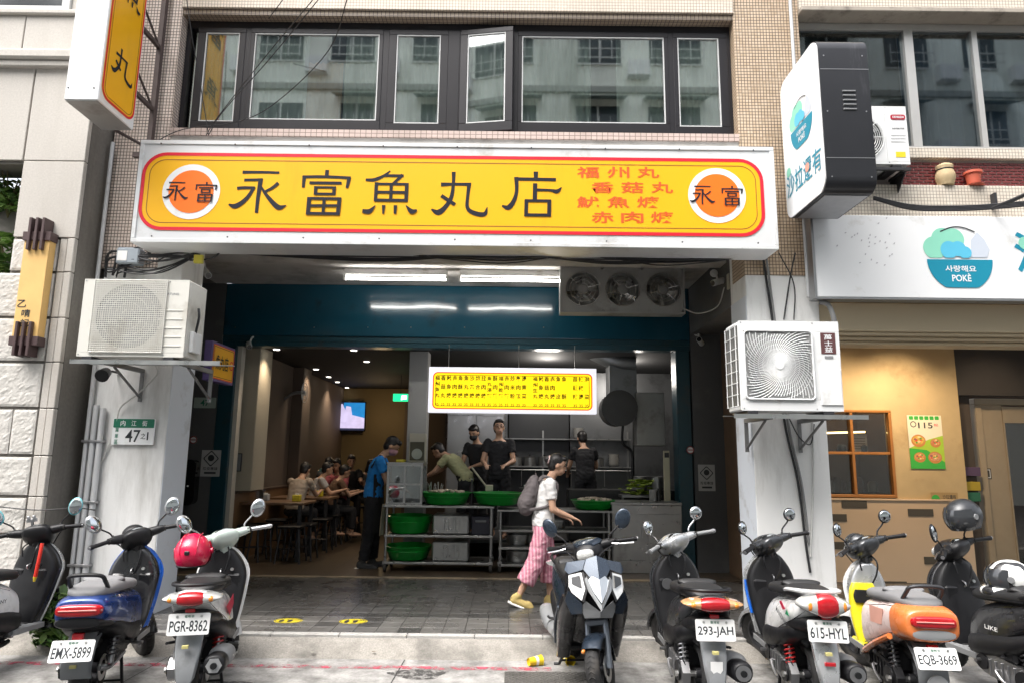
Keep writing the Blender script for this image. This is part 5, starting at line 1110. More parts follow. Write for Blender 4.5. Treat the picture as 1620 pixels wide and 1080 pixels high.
    if S.get('muffler', True):
        b = M(); b.tube([(.10, -.05, .22), (.15, -.2, .22), (.165, -.34, .25)], .02, 8, 3); b.loft([(-.90, .33, .03, .03), (-.885, .33, .066, .066), (-.80, .325, .072, .072), (-.5, .285, .06, .065), (-.34, .262, .035, .04)], 20, 3, e=2.2)
        for v in range(len(b.v)): b.v[v].x += .175 if b.v[v].y < -.339 and abs(b.v[v].x) < .08 else 0
        mf = b.build('muffler', S.get('muf', BLK), t, 40)
        b = M(); b.prism(disc(.052, 6 if S.get('hex') else 20), (.175, -.902, .33), X3, Z3, -.006); b.build('end_cap', ALU if not S.get('hex') else SILV, mf, 40)
        b = M(); b.cyl((.175, -.912, .33), (.175, -.88, .33), .022, n=14); b.build('outlet', BLKG, mf)
    sx = S.get('shock', 1); spring(t, (sx * .135, -.56, .25), (sx * .125, -.46, .58), .032, S.get('coil', DKMET))
    b = M()
    for s in (-1, 1): b.tube([(s * .09, -.18, .22), (s * .15, -.30, .02), (s * .19, -.32, .012)], .012, 8)
    b.tube([(-.14, -.28, .05), (.14, -.28, .05)], .009, 6); b.build('centre_stand', BLK, t)
    for s in (-1, 1):
        b = M(); b.tube([(s * .15, -.14, .285), (s * .225, -.155, .29)], .012, 8); b.build('foot_peg', ALU, t)
        b = M(); b.box(s * .166 - .004, s * .166 + .004, -.09, .23, .272, .318, .003); b.build('floor_trim', GREYP, t)
    for k in range(4):
        b = M(); b.box(-.12, .12, -.04 + .065 * k, -.015 + .065 * k, .324, .331, .002); b.build('tread_rib', RUB, t)
    b = M(); b.tube([(-.10, -.30, .36), (-.14, -.42, .40), (-.15, -.55, .34), (-.12, -.62, .25)], .006, 6, 4); b.build('cable', BLK, t)
    b = M(); b.box(-.17, -.10, -.46, -.20, .33, .42, .02); b.build('air_filter_box', BLK, t)
    b = M(); b.tube([(.09, -.62, .235), (.13, -.55, .225), (.14, -.3, .26)], .016, 8, 3); b.build('swing_arm', ALU, t)
    # small mechanical parts
    for k in range(6):
        b = M(); b.box(-.175, -.164, -.50 + .055 * k, -.485 + .055 * k, .19, .31, .002); b.build('case_rib', S.get('engine', ALU), en)
    b = M(); b.tube([(-.17, -.30, .25), (-.195, -.30, .25), (-.20, -.36, .20), (-.20, -.44, .17)], .009, 8, 3); b.build('kick_lever', ALU, en)
    b = M(); b.cyl((-.20, -.55, .225), (.12, -.55, .225), .022, n=6); b.build('axle_nut', STEEL, t)
    b = M(); b.lathe([(.09, -.002), (.09, .002), (.05, .002), (.05, -.002), (.09, -.002)], (.085, -.55, .225), (1, 0, 0), 28); b.build('brake_disc', STEEL, t)
    for s in (-1, 1):
        b = M(); b.tube([(s * .165, -.36, .37), (s * .215, -.40, .37), (s * .225, -.44, .375)], .011, 8, 3); b.build('passenger_peg', BLK, t)
        b = M(steer); b.lathe([(.024, -.004), (.027, 0), (.024, .004), (.017, .004)], (s * .215, .206, 1.077), (s * .92, -.37, 0), 16); b.build('grip_flange', RUB, t)
        b = M(steer); b.ell((s * .17, .245, 1.10), (.012, .012, .018), 10, 8); b.build('mirror_boot', RUB, t)
    b = M(); b.tube([(.03, .24, .99), (.06, .17, .93), (.05, .165, .84), (.02, .18, .76)], .007, 6, 5); b.tube([(-.03, .24, .99), (-.07, .18, .94), (-.06, .17, .86)], .006, 6, 5); b.build('cable', BLK, t)
    b = M(); b.loft([(-.50, hs + .035, .09, .014), (-.46, hs + .05, .135, .024), (-.43, hs + .045, .14, .028), (-.40, hs + .03, .13, .02)], 20, 3); b.build('seat_step', S.get('seat', SEATM), se, 60)
    if S.get('muffler', True):
        b = M(); b.loft([(-.76, .335, .05, .05), (-.70, .333, .078, .076), (-.50, .30, .072, .072), (-.45, .293, .05, .05)], 18, 3, e=2.2)
        b.v = [v + Vector((.182, 0, .004)) for v in b.v]; b.build('heat_shield', S.get('shield', GREYP), mf, 40)
        for k in range(3): b = M(); b.cyl((.262, -.68 + .08 * k, .335 - .012 * k), (.266, -.68 + .08 * k, .335 - .012 * k), .008, n=8); b.build('shield_bolt', STEEL, mf)
    b = M(); b.box(-.028, .012, -.925 if style != 'gogoro' else -.84, -.90 if style != 'gogoro' else -.80, .455 if style != 'gogoro' else .30, .475 if style != 'gogoro' else .32, .001); b.build('sticker', mat('pale sticker', (.55, .5, .2), .5), rf, 0)
    if S.get('box', True):
        b = M(); b.box(-.05, -.005, .168, .172, .52, .56, .001); b.build('warning_label', PLT, ip, 0)
    for f in S.get('extra', ()): f(t, bd, ip, steer)
    if S.get('flip'): pass
    t.location = S['loc']; t.rotation_euler = (0, R_(S.get('lean', 0)), R_(S.get('rz', 0))); t.scale = (1, 1, S.get('zs', .96))
    return t
# decals -------------------------------------------------------------
def side_text(txt, m, s, y, z, w, h, tilt=0, x=.20):
    def f(t, bd, ip, st_):
        u = Vector((0, s * 1.0 * math.cos(tilt), math.sin(tilt))) ; v = Vector((0, -s * math.sin(tilt) * 1.0, math.cos(tilt))); b = T(); b.text(txt, (s * x, y, z), u, v, .1, .003, fit=(w, h)); b.build('lettering', m, bd, 0)
    return f
def side_patch(poly, m, s, x, name='decal'):
    def f(t, bd, ip, st_):
        b = M(); b.prism(poly, (s * x, 0, 0), Y3, Z3, .002 * s); b.build(name, m, bd, 0)
    return f
def inner_strap(t, bd, ip, st_):
    b = M(); b.tube([(.11, .17, .98), (.115, .15, .85), (.10, .15, .70)], .014, 8, 3); s = b.build('strap', mat('red strap', (.65, .03, .015), .5, var=.1), ip)
    b = M(); b.tube([(.10, .15, .70), (.095, .15, .66)], [.016, .008], 8); b.build('strap_end', mat('yellow strap end', (.7, .5, .03), .5, var=.1), s)
def phone_mount(t, bd, ip, st_):
    b = M(st_); b.tube([(-.03, .22, 1.11), (-.03, .21, 1.17)], .012, 8); b.box(-.07, .01, .195, .215, 1.16, 1.19, .004); b.box(-.06, -.04, .18, .215, 1.185, 1.215, .004); b.box(-.02, .0, .18, .215, 1.185, 1.215, .004); b.build('phone_mount', ALU, t)
BLUE = paint('deep blue', (.012, .045, .20), .35); BLUEL = paint('bright blue', (.01, .12, .55)); PWHT = paint('white', (.72, .72, .71)); PBLK = paint('black', (.012, .012, .014)); PGR = paint('graphite', (.05, .053, .058), .5); PSIL = paint('silver', (.50, .51, .52), .6)
PPNK = paint('blush white', (.72, .58, .55)); PORG = paint('orange', (.68, .19, .05)); PYEL = paint('yellow', (.70, .60, .02)); PNVY = paint('slate navy', (.032, .046, .068), .55)
GRNW = mat('greenish clear screen', (.50, .58, .53), .12, var=.1, coat=.5)
def sc_loc(px, py, dplate, S, rz):     # place so that the plate/tail lands at this pixel column
    q = P(px, py, dplate); yl = -.88; c, s_ = math.cos(R_(rz)), math.sin(R_(rz)); return (q.x - (-s_ * yl), dplate - c * yl, 0)
def mk(px, py, d, rz, **S):
    S['rz'] = rz; S['loc'] = sc_loc(px, py, d, S, rz); return scooter(S)
emx = mk(116, 1028, 4.78, 12, label='deep blue scooter with plate EMX-5899 and wide red tail lamp bar', style='gogoro', body=BLUE, front=BLUEL, inner=PBLK, lower=BLK, plate='EMX-5899', seat=SEATG, steer=34, muffler=False, shock=1, mshell=SILV, engine=BLK, pdx=-.01, box=True, edge=BLUEL, ffender=PBLK, extra=[side_text('2', WHT, 1, -.15, .40, .05, .04)])  # seat grey carries the sky reflected on its top
pgr = mk(300, 982, 4.8, 13, label='white and black scooter with plate PGR-8362 beside the blue scooter', body=PWHT, lower=BLK, front=PWHT, inner=BLK, cover=GRNW, plate='PGR-8362', fender=FEND, coil=mat('red coil', (.45, .02, .02), .4), shock=1, hex=True, steer=30, edge=PWHT, stalk=PSIL, grip=PSIL, tail=(.10, .045), winker=LENSC,
    extra=[side_patch([(-.62, .66), (-.35, .70), (-.30, .62), (-.45, .56)], mat('red decal', (.5, .02, .06), .4, var=.4, vs=20), 1, .185)])
jah = mk(1130, 984, 4.8, -1, label='dark graphite scooter with plate 293-JAH and silver handlebar cover', body=PGR, lower=BLK, front=PGR, inner=BLK, cover=PSIL, plate='293-JAH', coil=ALU, shock=-1, steer=32, mirror='round', stalk=CHROME, fmark='shield', tail=(.115, .045), winker=mat('smoke amber lens', (.62, .34, .16), .12, .2, var=.5, vs=18, coat=.8), grip=GREYP,
    extra=[lambda t, bd, ip, s: M().cyl((-.09, .17, .72), (-.09, .178, .72), .045, n=20).build('fuel_cap', ALU, ip)])
hyl = mk(1308, 1000, 4.8, -3, label='white scooter with plate 615-HYL and large dark red tail lamp', body=PWHT, lower=BLK, front=PSIL, inner=BLK, cover=PGR, plate='615-HYL', fender=PSIL, fmark='red', coil=mat('red coil'), shock=-1, steer=30, mirror='round', tail=(.085, .075), edge=PSIL, muf=BLK, pyaw=1.5, rail=PWHT,
    extra=[side_patch([(-.66, .70), (-.58, .745), (-.54, .73), (-.60, .685)], mat('red decal'), -1, .19), side_patch([(-.70, .66), (-.66, .70), (-.62, .66)], mat('green decal', (.01, .25, .1), .4), -1, .18), side_text('MANZANA', PDK, -1, -.58, .635, .22, .04, R_(-18), .197), lambda t, bd, ip, s: M().tube([(-.175, .22, .48), (-.192, .27, .62), (-.197, .30, .74)], .012, 6, 3).build('blue_stripe', BLUEL, ip)])
eqb = mk(1482, 1026, 4.72, -7, pz=.455, label='blush and orange scooter with plate EQB-3669 and yellow leg shield', style='gogoro', body=PPNK, front=PWHT, inner=PSIL, kx=.78, kz=.95, lower=None, plate='EQB-3669', seat=SEATG, steer=30, muffler=False, shock=-1, mirror='round', engine=BLK, flap=SILV, under=SILV, rail=DKMET, floor=PYEL, box=False, cover=PGR, pyaw=-1,
    extra=[lambda t, bd, ip, s: M().loft([(.30, .09, .10, .03, 3, 1, -.05), (.45, .14, .115, .04, 3, 1, -.055), (.60, .17, .115, .04, 3, 1, -.06), (.70, .18, .105, .04, 3, 1, -.06), (.76, .185, .08, .03, 3, 1, -.06)], 22, 3, 'z').build('storage_panel', PYEL, ip, 50), lambda t, bd, ip, s: M().loft([(.61, .128, .08, .012, 3, 1, -.06), (.66, .138, .09, .014, 3, 1, -.06), (.71, .145, .075, .012, 3, 1, -.06)], 20, 3, 'z').build('storage_pocket', BLK, ip, 50),
    lambda t, bd, ip, s: M().loft([(-.866, .66, .13, .07, 3), (-.852, .66, .165, .105, 3.2), (-.76, .66, .187, .128, 3), (-.64, .645, .188, .14, 3)], 28, 3).build('tail_cowl', PORG, bd, 50),
           lambda t, bd, ip, s: M().tube([(-.187, -.62, .53), (-.2, -.4, .43), (-.19, -.15, .31)], .022, 8, 4).build('side_trim', PORG, bd), side_patch([(-.55, .70), (-.30, .68), (-.30, .56), (-.5, .58)], mat('salmon decal', (.70, .36, .28), .35, var=.15), -1, .19)])
lst = mk(1722, 1000, 4.62, 5, label='all black scooter at the far right edge with dark floorboard', body=PBLK, lower=BLK, front=PBLK, inner=BLK, cover=BLK, plate='MKL-2207', coil=DKMET, shock=-1, steer=26, muf=BLK, floor=GREYP, extra=[side_text('LIKE', WHT, -1, -.30, .55, .12, .03, 0, .198)])
aa = mk(-160, 985, 4.95, -7, label='black scooter with white side panel and red strap at the far left edge', body=PWHT, lower=BLK, front=PBLK, inner=BLK, cover=BLK, plate='NKP-0635', steer=24, mshell=mat('aqua mirror back', (.18, .50, .55), .3), edge=PSIL, floor=GREYP, extra=[inner_strap, phone_mount, side_text('MANY', PDK, 1, -.28, .58, .12, .03, 0, .2)])
# ------------------------------------------------------------------ sport scooter facing the street
def sport(t, bd, ip, st_):
    yf = lambda x, z: .66 - 1.1 * abs(x) ** 1.35 - (.55 * (z - .72) if z > .72 else -.35 * (z - .72))
    def poly(name, pts, m, off=0, parent=None, both=True, th=.02):
        o = None
        for s in ((1, -1) if both else (1,)):
            b = M(); f = [Vector((s * x, yf(x, z) + off, z)) for x, z in pts]; n = len(f); bk = [p - Vector((0, th, 0)) for p in f]
            b.add(f + bk, [tuple(range(n)), tuple(range(n, 2 * n))[::-1]] + [(i, (i + 1) % n, n + (i + 1) % n, n + i) for i in range(n)]); o = b.build(name, m, parent or t, 20)
        return o
    poly('windscreen', [(0, 1.03), (.075, 1.0), (.10, .93), (.055, .87), (0, .83)], PNVY, .01)
    poly('side_cowl', [(.08, .995), (.205, .965), (.225, .91), (.20, .885), (.105, .925)], PNVY, 0)
    poly('lower_cowl', [(.21, .77), (.235, .70), (.19, .60), (.12, .62), (.125, .695), (.17, .74)], PNVY, 0)
    hl = poly('headlight', [(.115, .905), (.20, .875), (.205, .80), (.19, .765), (.13, .72), (.10, .80)], LENSC, .0)
    poly('lamp_insert', [(.13, .885), (.185, .865), (.185, .82), (.125, .80)], BLKG, .012, None)
    poly('visor_trim', [(.10, .915), (.115, .905), (.10, .80), (.13, .72), (.115, .71), (.085, .80)], BLK, .012)
    poly('silver_chevron', [(.085, .885), (.10, .86), (.085, .79), (0, .655), (0, .70), (.055, .79)], mat('silver chevron', (.62, .63, .64), .25, .6, var=.05, coat=.5), .028)
    poly('nose_panel', [(0, .87), (.05, .89), (.075, .86), (.05, .79), (0, .715)], mat('nose silver', (.40, .43, .46), .3, .5, var=.1, coat=.4), .014)
    poly('chin', [(.10, .715), (0, .645), (0, .60), (.10, .585), (.13, .66)], GREYP, -.005)
    for s in (-1, 1):
        b = M(); b.loft([(.20, .13, .05, .05), (.34, .20, .06, .08), (.48, .27, .07, .09), (.62, .36, .07, .10), (.72, .42, .05, .09)], 18, 3, 'z')
        for v in b.v: v.x += s * .19
        b.build('side_fairing', PBLK, t, 50)
        b = M(); b.tube([(s * .245, .10, .30), (s * .262, .20, .48), (s * .255, .32, .62)], .012, 6, 4); b.build('fairing_trim', PNVY, t)
    b = M(); b.loft([(.22, .78, .19, .20), (.36, .78, .185, .19), (.47, .77, .13, .16), (.54, .74, .06, .12)], 24, 3, e=2.6); b.build('cowl_body', BLK, t, 50)
    b = M(st_); b.ell((.09, .58, .36), (.018, .018, .018)); b.build('fork_reflector', LENSO, t)
    b = M(st_); b.loft([(.17, 1.09, .06, .02), (.26, 1.10, .12, .035), (.36, 1.085, .07, .02)], 20, 3); b.build('meter_hood', PNVY, t, 50)
q = P(935, 1080, 5.2)
spt = scooter(dict(label='slate navy sport scooter facing the street with silver chevron nose', body=PNVY, lower=BLK, front=PBLK, inner=BLK, cover=BLK, plate='', steer=-28, loc=(.66 - .06, 5.2 + .55, 0), rz=185, ffender=PNVY, stalk=BLK, mshell=PNVY, lever=CHROME, disc=2, f0=50, rim=DKMET, fork=mat('grey fork', (.16, .18, .21), .35, .6), muf=SILV, shock=1, extra=[sport]))
# ------------------------------------------------------------------ helmets
def helmet(label, loc, rz, m, style='open', pitch=0):
    t = thing('helmet', label, 'helmet', (0, 0, 0)); SH = M()
    n, rows = 32, 14; rs = []
    for i in range(rows + 1):
        el = PI / 2 - (PI * .72) * i / rows; rg = []
        for j in range(n):
            az = 2 * PI * j / n; lim = el
            fr = max(0, math.cos(az)) ** 2; e2 = PI / 2 - (PI / 2 - el) * (1 - .38 * fr * (style != 'full')); rg.append((math.cos(e2) * math.sin(az) * .125, math.cos(e2) * math.cos(az) * .155, math.sin(e2) * .14 + .09))
        rs.append(rg)
    SH.rings(rs, False, False); sh = SH.build('shell', m, t, 60)
    b = M(); b.tube([(x, y, z) for x, y, z in rs[-1]], .008, 6, 1, True); b.build('rim', BLK, sh)
    b = M(); b.rings([[(x * .93, y * .93, z * .93) for x, y, z in r] for r in rs], False, False); b.build('lining', BLK, t, 60)
    b = M(); V = []
    for i in range(6):
        el = R_(30 - 14 * i); V.append([(math.cos(el) * math.sin(a) * .135, math.cos(el) * math.cos(a) * .168, math.sin(el) * .15 + .09) for a in [R_(-75 + 150 * j / 14) for j in range(15)]])
    b.rings(V, closed=False); b.build('visor', mat('smoked visor', (.03, .032, .036), .06, coat=.8) if style != 'red' else m, t, 60)
    if style == 'full':
        b = M(); b.tube([(math.sin(a) * .12, math.cos(a) * .165, .0) for a in [R_(-85 + 170 * j / 12) for j in range(13)]], .035, 10); b.build('chin_bar', m, t, 50)
    for s in (-1, 1):
        b = M(); b.cyl((s * .122, .03, .10), (s * .136, .03, .10), .022, n=14); b.build('hinge', GREYP if style != 'red' else m, t)
    b = M(); b.box(-.018, .018, -.162, -.15, .09, .12, .005); b.build('vent', BLK, t)
    if style == 'red':
        for s in (-1, 0, 1): b = M(); b.tube([(s * .05, .05, .225), (s * .055, -.06, .215), (s * .06, -.12, .16), (s * .055, -.148, .09)], .004, 6, 4); b.build('ridge', m, sh)
    t.location = loc; t.rotation_euler = (pitch, 0, rz); return t
helmet('glossy red open helmet resting on the seat of the white and black scooter', tuple(P(303, 893, 5.30)), R_(10), paint('crimson', (.62, .008, .06)), 'red')
def graphic_mat():
    m, nt, b, out = newmat('black white helmet graphic'); tc = nd(nt, 'ShaderNodeTexCoord'); w = nd(nt, 'ShaderNodeTexWave'); w.inputs['Scale'].default_value = 4; w.inputs['Distortion'].default_value = 9; w.inputs['Detail'].default_value = 2; nt.links.new(tc.outputs['Object'], w.inputs['Vector'])
    nt.links.new(ramp(nt, w.outputs['Fac'], .48, .52, (.02, .02, .022, 1), (.75, .76, .74, 1)), b.inputs['Base Color']); b.inputs['Roughness'].default_value = .2; b.inputs['Coat Weight'].default_value = .6; return m
helmet('white and black patterned full face helmet on the black seat at the right edge', tuple(P(1600, 935, 5.25)), R_(70), graphic_mat(), 'full')
helmet('matt black helmet hung over the handlebar of the far right scooter', tuple(P(1528, 833, 5.75)), R_(110), mat('matt black shell', (.03, .032, .036), .35, .2, var=.15, coat=.2), 'open', R_(-10))
# ================================================================== PEOPLE
def rbuild(mb, name, m, parent, vox=.01, it=4, wr=0):
    me = bpy.data.meshes.new('r'); me.from_pydata(mb.v, [], mb.f); o = bpy.data.objects.new('r', me)
    r = o.modifiers.new('r', 'REMESH'); r.mode = 'VOXEL'; r.voxel_size = vox; r.use_smooth_shade = True
    s = o.modifiers.new('s', 'SMOOTH'); s.factor = .5; s.iterations = it
    out = evald(o); out.name = name
    if wr:
        sd_ = rnd.random() * 90; nn = [v.normal.copy() for v in out.vertices]
        for v, n in zip(out.vertices, nn):
            p = v.co; k = mnoise.noise((p.x * 9 + sd_, p.y * 9, p.z * 16)) + .6 * mnoise.noise((p.x * 22, p.y * 22 + sd_, p.z * 30)); k = (1 - abs(k)) ** 2 - .4
            v.co += n * (wr * k)
    out.materials.append(m); out.polygons.foreach_set('use_smooth', [True] * len(out.polygons))
    c = sum((v.co for v in out.vertices), Vector()) / max(1, len(out.vertices)); out.transform(Matrix.Translation(-c)); return place(name, out, c, parent)
def cap(b, p, q, r0, r1, n=12): b.cyl(p, q, r0, r1, n); b.ell(p, r0, n, 8); b.ell(q, r1, n, 8)
def spine(b, pts, rad, n=20):
    rs = []
    for i, (p, r) in enumerate(zip(pts, rad)):
        a, c = pts[max(0, i - 1)], pts[min(len(pts) - 1, i + 1)]; d = (c - a).normalized(); w = X3.cross(d).normalized()
        rs.append([p + X3 * (math.cos(2 * PI * j / n) * r[0]) + w * (math.sin(2 * PI * j / n) * r[1]) for j in range(n)])
    b.rings(rs)
SKIN = mat('skin light', (.52, .31, .21), .5, var=.06, vs=12); SKIN2 = mat('skin tan', (.45, .25, .16), .5, var=.06, vs=12)
HAIR = mat('black hair', (.012, .010, .010), .45, var=.2, vs=30, bump=.3, bs=60); EYE_ = mat('eye dark', (.02, .015, .012), .2, var=0); LIP = mat('lip', (.38, .14, .12), .5, var=0)
def figure(label, loc, rz, h=1.68, zp=.93, lean=0, curl=8, neck=15, face=10, yaw=0, arms=((10, 8, 20, .1), (10, 8, 20, .1)), legs=((5, 2, 5), (-5, 2, 5)), skin=SKIN, shirt=None, pants=None, shoes=None,
           sleeve=.55, pantlen=.92, wide=1.0, hair='short', fem=False, vox=.011, apron=None, mask=None, extra=None, glasses=False):
    t = thing('person', label, 'person', (0, 0, 0)); s = h / 1.70; D2 = lambda a: Vector((0, math.sin(R_(a)), math.cos(R_(a))))
    pel = Vector((0, 0, zp)); wa = pel + D2(lean) * .15 * s; ch = wa + D2(lean + curl * .5) * .20 * s; nk = ch + D2(lean + curl) * .17 * s; na = lean + curl + neck * .5
    hd = nk + D2(na) * .155 * s + Vector((0, .015, 0)); hw = .155 * s * (1 if fem else 1.12)
    q3 = Matrix.Rotation(R_(yaw), 3, 'Z') @ Matrix.Rotation(-R_(face), 3, 'X')
    b = M(); cap(b, nk - D2(na) * .03, hd, .055 * s, .05 * s)
    spine(b, [pel - Vector((0, 0, .08 * s)), pel, wa, ch, ch + D2(lean + curl) * .11 * s, nk], [(.13 * s, .10 * s), (.155 * s, .105 * s), (.125 * s, .09 * s), (.15 * s, .105 * s), (.14 * s, .085 * s), (.06 * s, .055 * s)])
    H = lambda x, y, z: hd + q3 @ Vector((x * s, y * s, z * s))
    b.ell(H(0, -.008, .035), (.077 * s, .098 * s, .10 * s), 20, 14, q3); b.ell(H(0, .028, -.045), (.056 * s, .062 * s, .062 * s), 16, 10, q3); b.cyl(H(0, .085, .02), H(0, .108, -.018), .007 * s, .014 * s, 8); b.ell(H(0, .09, -.052), (.022 * s, .012 * s, .012 * s), 10, 6, q3)
    for sd_ in (-1, 1): b.ell(H(sd_ * .078, -.008, .0), (.012 * s, .022 * s, .032 * s), 10, 8, q3)
    sh = b; S2 = M(); hands = []
    for k, sd_ in enumerate((-1, 1)):
        p, ab, el, inw = arms[k]; so = ch + D2(lean + curl) * .105 * s + X3 * (sd_ * hw)
        ud = Vector((sd_ * math.sin(R_(ab)), math.sin(R_(p)) * math.cos(R_(ab)), -math.cos(R_(p)) * math.cos(R_(ab)))); e = so + ud * .285 * s
        fd = Vector((-sd_ * inw, math.sin(R_(p + el)), -math.cos(R_(p + el)))).normalized(); wr = e + fd * .235 * s
        cap(sh, so, e, .052 * s, .040 * s); cap(sh, e, wr, .040 * s, .026 * s)
        side = fd.cross(Vector((0, 0, 1)) if abs(fd.z) < .8 else Vector((0, 1, 0))).normalized(); pn = side.cross(fd).normalized()
        pc = wr + fd * .05 * s; mq = Matrix((side, pn, fd)).transposed(); sh.ell(pc, (.038 * s, .017 * s, .052 * s), 12, 8, mq)
        for fi, (off, ln) in enumerate(((-.028, .062), (-.010, .072), (.009, .068), (.026, .052))):
            f0 = pc + side * off * s + fd * .042 * s; f1 = f0 + (fd * .9 - pn * .35).normalized() * ln * .55 * s; f2_ = f1 + (fd * .5 - pn * .85).normalized() * ln * .5 * s; cap(sh, f0, f1, .0095 * s, .009 * s, 8); cap(sh, f1, f2_, .009 * s, .0075 * s, 8)
        th0 = pc - side * (.03 * s) * sd_ - fd * .01 * s; th1 = th0 - side * (.03 * s) * sd_ + fd * .03 * s; cap(sh, th0, th1, .012 * s, .010 * s, 8); cap(sh, th1, th1 + (fd - pn * .3).normalized() * .028 * s, .010 * s, .008 * s, 8)
        if sleeve:
            S2.ell(so, .068 * s, 14, 8); m_ = so + ud * .285 * s * min(1, sleeve); S2.cyl(so, m_, .068 * s, .062 * s, 16)
            if sleeve > 1: S2.ell(e, .055 * s, 14, 8); S2.cyl(e, e + fd * .235 * s * (sleeve - 1), .055 * s, .045 * s, 16)
        hands.append((so, e, wr))
    PN = M(); feet = []; SHO = []
    for k, sd_ in enumerate((-1, 1)):
        p, ab, kn = legs[k]; hp = pel + Vector((sd_ * .088 * s, 0, -.05 * s)); td = Vector((sd_ * math.sin(R_(ab)), math.sin(R_(p)), -math.cos(R_(p)))).normalized(); kp = hp + td * .41 * s
        sdv = Vector((0, math.sin(R_(p - kn)), -math.cos(R_(p - kn)))); an = kp + sdv * .40 * s
        cap(sh, hp, kp, .078 * s, .052 * s); cap(sh, kp, an, .052 * s, .034 * s); fp = R_(max(-50, min(10, (p - kn) * .8))); fdv = Vector((0, math.cos(fp), math.sin(fp)))
        fn_ = Vector((0, -math.sin(fp), math.cos(fp))); heel = an - fn_ * .05 * s - fdv * .03 * s; toe = heel + fdv * .20 * s; cap(sh, heel + fn_ * .01, toe, .035 * s, .028 * s)
        if pants:
            L = .41 * s; tot = pantlen * .81 * s; PN.ell(hp, .095 * s, 16, 10); PN.cyl(hp, hp + td * min(L, tot), .098 * s, .075 * s * wide, 20)
            if tot > L: PN.ell(kp, .073 * s * wide, 16, 10); PN.cyl(kp, kp + sdv * (tot - L), .075 * s * wide, .062 * s * wide * (1.25 if wide > 1.1 else 1), 20)
        SHO.append((heel, toe, fdv, fn_, an))
    bd = rbuild(sh, 'body', skin, t, vox)
    if pants:
        spine(PN, [pel - Vector((0, 0, .09 * s)), pel, wa + Vector((0, 0, -.02))], [(.155 * s, .118 * s), (.172 * s, .122 * s), (.145 * s, .108 * s)]); rbuild(PN, 'trousers', pants, t, vox, 5, .011)
    if shirt:
        hem = pel - Vector((0, 0, .03 * s)); spine(S2, [hem, pel + Vector((0, 0, .06 * s)), wa, ch, ch + D2(lean + curl) * .11 * s, nk - D2(na) * .03 * s], [(.178 * s, .128 * s), (.172 * s, .125 * s), (.152 * s, .115 * s), (.172 * s, .125 * s), (.165 * s, .105 * s), (.075 * s, .07 * s)]); st_ = rbuild(S2, 'shirt', shirt, t, vox, 4, .010)
    if shoes:
        for heel, toe, fdv, fn_, an in SHO:
            b = M(); cap(b, heel + fn_ * .008, toe + fn_ * .002, .046 * s, .040 * s); b.ell(toe - fdv * .05 * s + fn_ * .02, (.042 * s, .06 * s, .035 * s)); cap(b, heel + fn_ * .03, an + fn_ * .02, .045 * s, .042 * s); so_ = rbuild(b, 'shoe', shoes, t, .009, 3)
            b = M(); b.loft([(-.055 * s, 0, .030 * s, .012), (0, 0, .044 * s, .014), (.12 * s, 0, .047 * s, .014), (.235 * s, 0, .028 * s, .012)], 16, 3)
            mm = Matrix.Translation(heel - fn_ * .034 * s) @ Matrix.Rotation(math.atan2(fdv.z, fdv.y), 4, 'X'); b.v = [mm @ v for v in b.v]; b.build('sole', WHT, so_)
    hb = M()
    if hair: hb.ell(H(0, -.026, .05), (.086 * s, .098 * s, .098 * s), 20, 14, q3); hb.ell(H(0, -.055, -.005), (.078 * s, .06 * s, .08 * s), 16, 10, q3); hb.ell(H(0, .055, .10), (.07 * s, .04 * s, .035 * s), 14, 8, q3)
    if hair == 'bun': hb.ell(H(0, -.135, .045), .042 * s)
    if hair == 'long': hb.ell(H(0, -.07, -.10), (.085 * s, .045 * s, .13 * s), 16, 10, q3); [hb.ell(H(x * .07, -.02, -.06), (.025 * s, .05 * s, .10 * s), 12, 8, q3) for x in (-1, 1)]
    if hair: rbuild(hb, 'hair', HAIR, t, .012, 2)
    for sd_ in (-1, 1):
        b = M(); b.ell(H(sd_ * .032, .083, .018), (.012 * s, .007 * s, .006 * s), 10, 6, q3); b.build('eye', EYE_, bd)
        b = M(); b.tube([H(sd_ * .016, .091, .040), H(sd_ * .034, .090, .045), H(sd_ * .052, .078, .038)], .004 * s, 5); b.build('eyebrow', HAIR, bd)
    b = M(); b.ell(H(0, .095, -.052), (.022 * s, .008 * s, .006 * s), 10, 6, q3); b.build('mouth', LIP, bd)
    if mask: b = M(); b.ell(H(0, .040, -.042), (.066 * s, .070 * s, .058 * s), 18, 10, q3); b.ell(H(0, .09, -.02), (.022 * s, .022 * s, .03 * s), 12, 8, q3); rbuild(b, 'face_mask', mask, t, .009, 2)
    if glasses:
        b = M()
        for sd_ in (-1, 1): b.tube([H(sd_ * .034 + .026 * math.cos(a), .097, .016 + .02 * math.sin(a)) for a in [2 * PI * i / 14 for i in range(14)]], .0025, 5, 1, True); b.tube([H(sd_ * .06, .095, .02), H(sd_ * .08, 0, .02)], .0025, 5)
        b.build('glasses', BLKG, t)
    if apron:
        b = M(); A = [wa + Vector((0, .125 * s, .12 * s)), pel + Vector((0, .135 * s, .05)), pel + Vector((0, .15 * s, -.2 * s)), pel + Vector((0, .15 * s, -.48 * s))]
        b.rings([[p + X3 * (x * s * .19) - Y3 * (abs(x) ** 2 * .12 * s) for x in (-1, -.6, 0, .6, 1)] for p in A], closed=False); b.build('apron', apron, t, 80)
        b = M(); [b.tube([hands[k][0] + Vector((-sd_ * .03, .10 * s, -.06)), hands[k][0] + Vector((-sd_ * .035, .0, .068 * s)), hands[k][0] + Vector((-sd_ * .04, -.11 * s, -.1))], .014, 6, 4) for k, sd_ in enumerate((-1, 1))]; b.build('apron_strap', apron, t, 60)
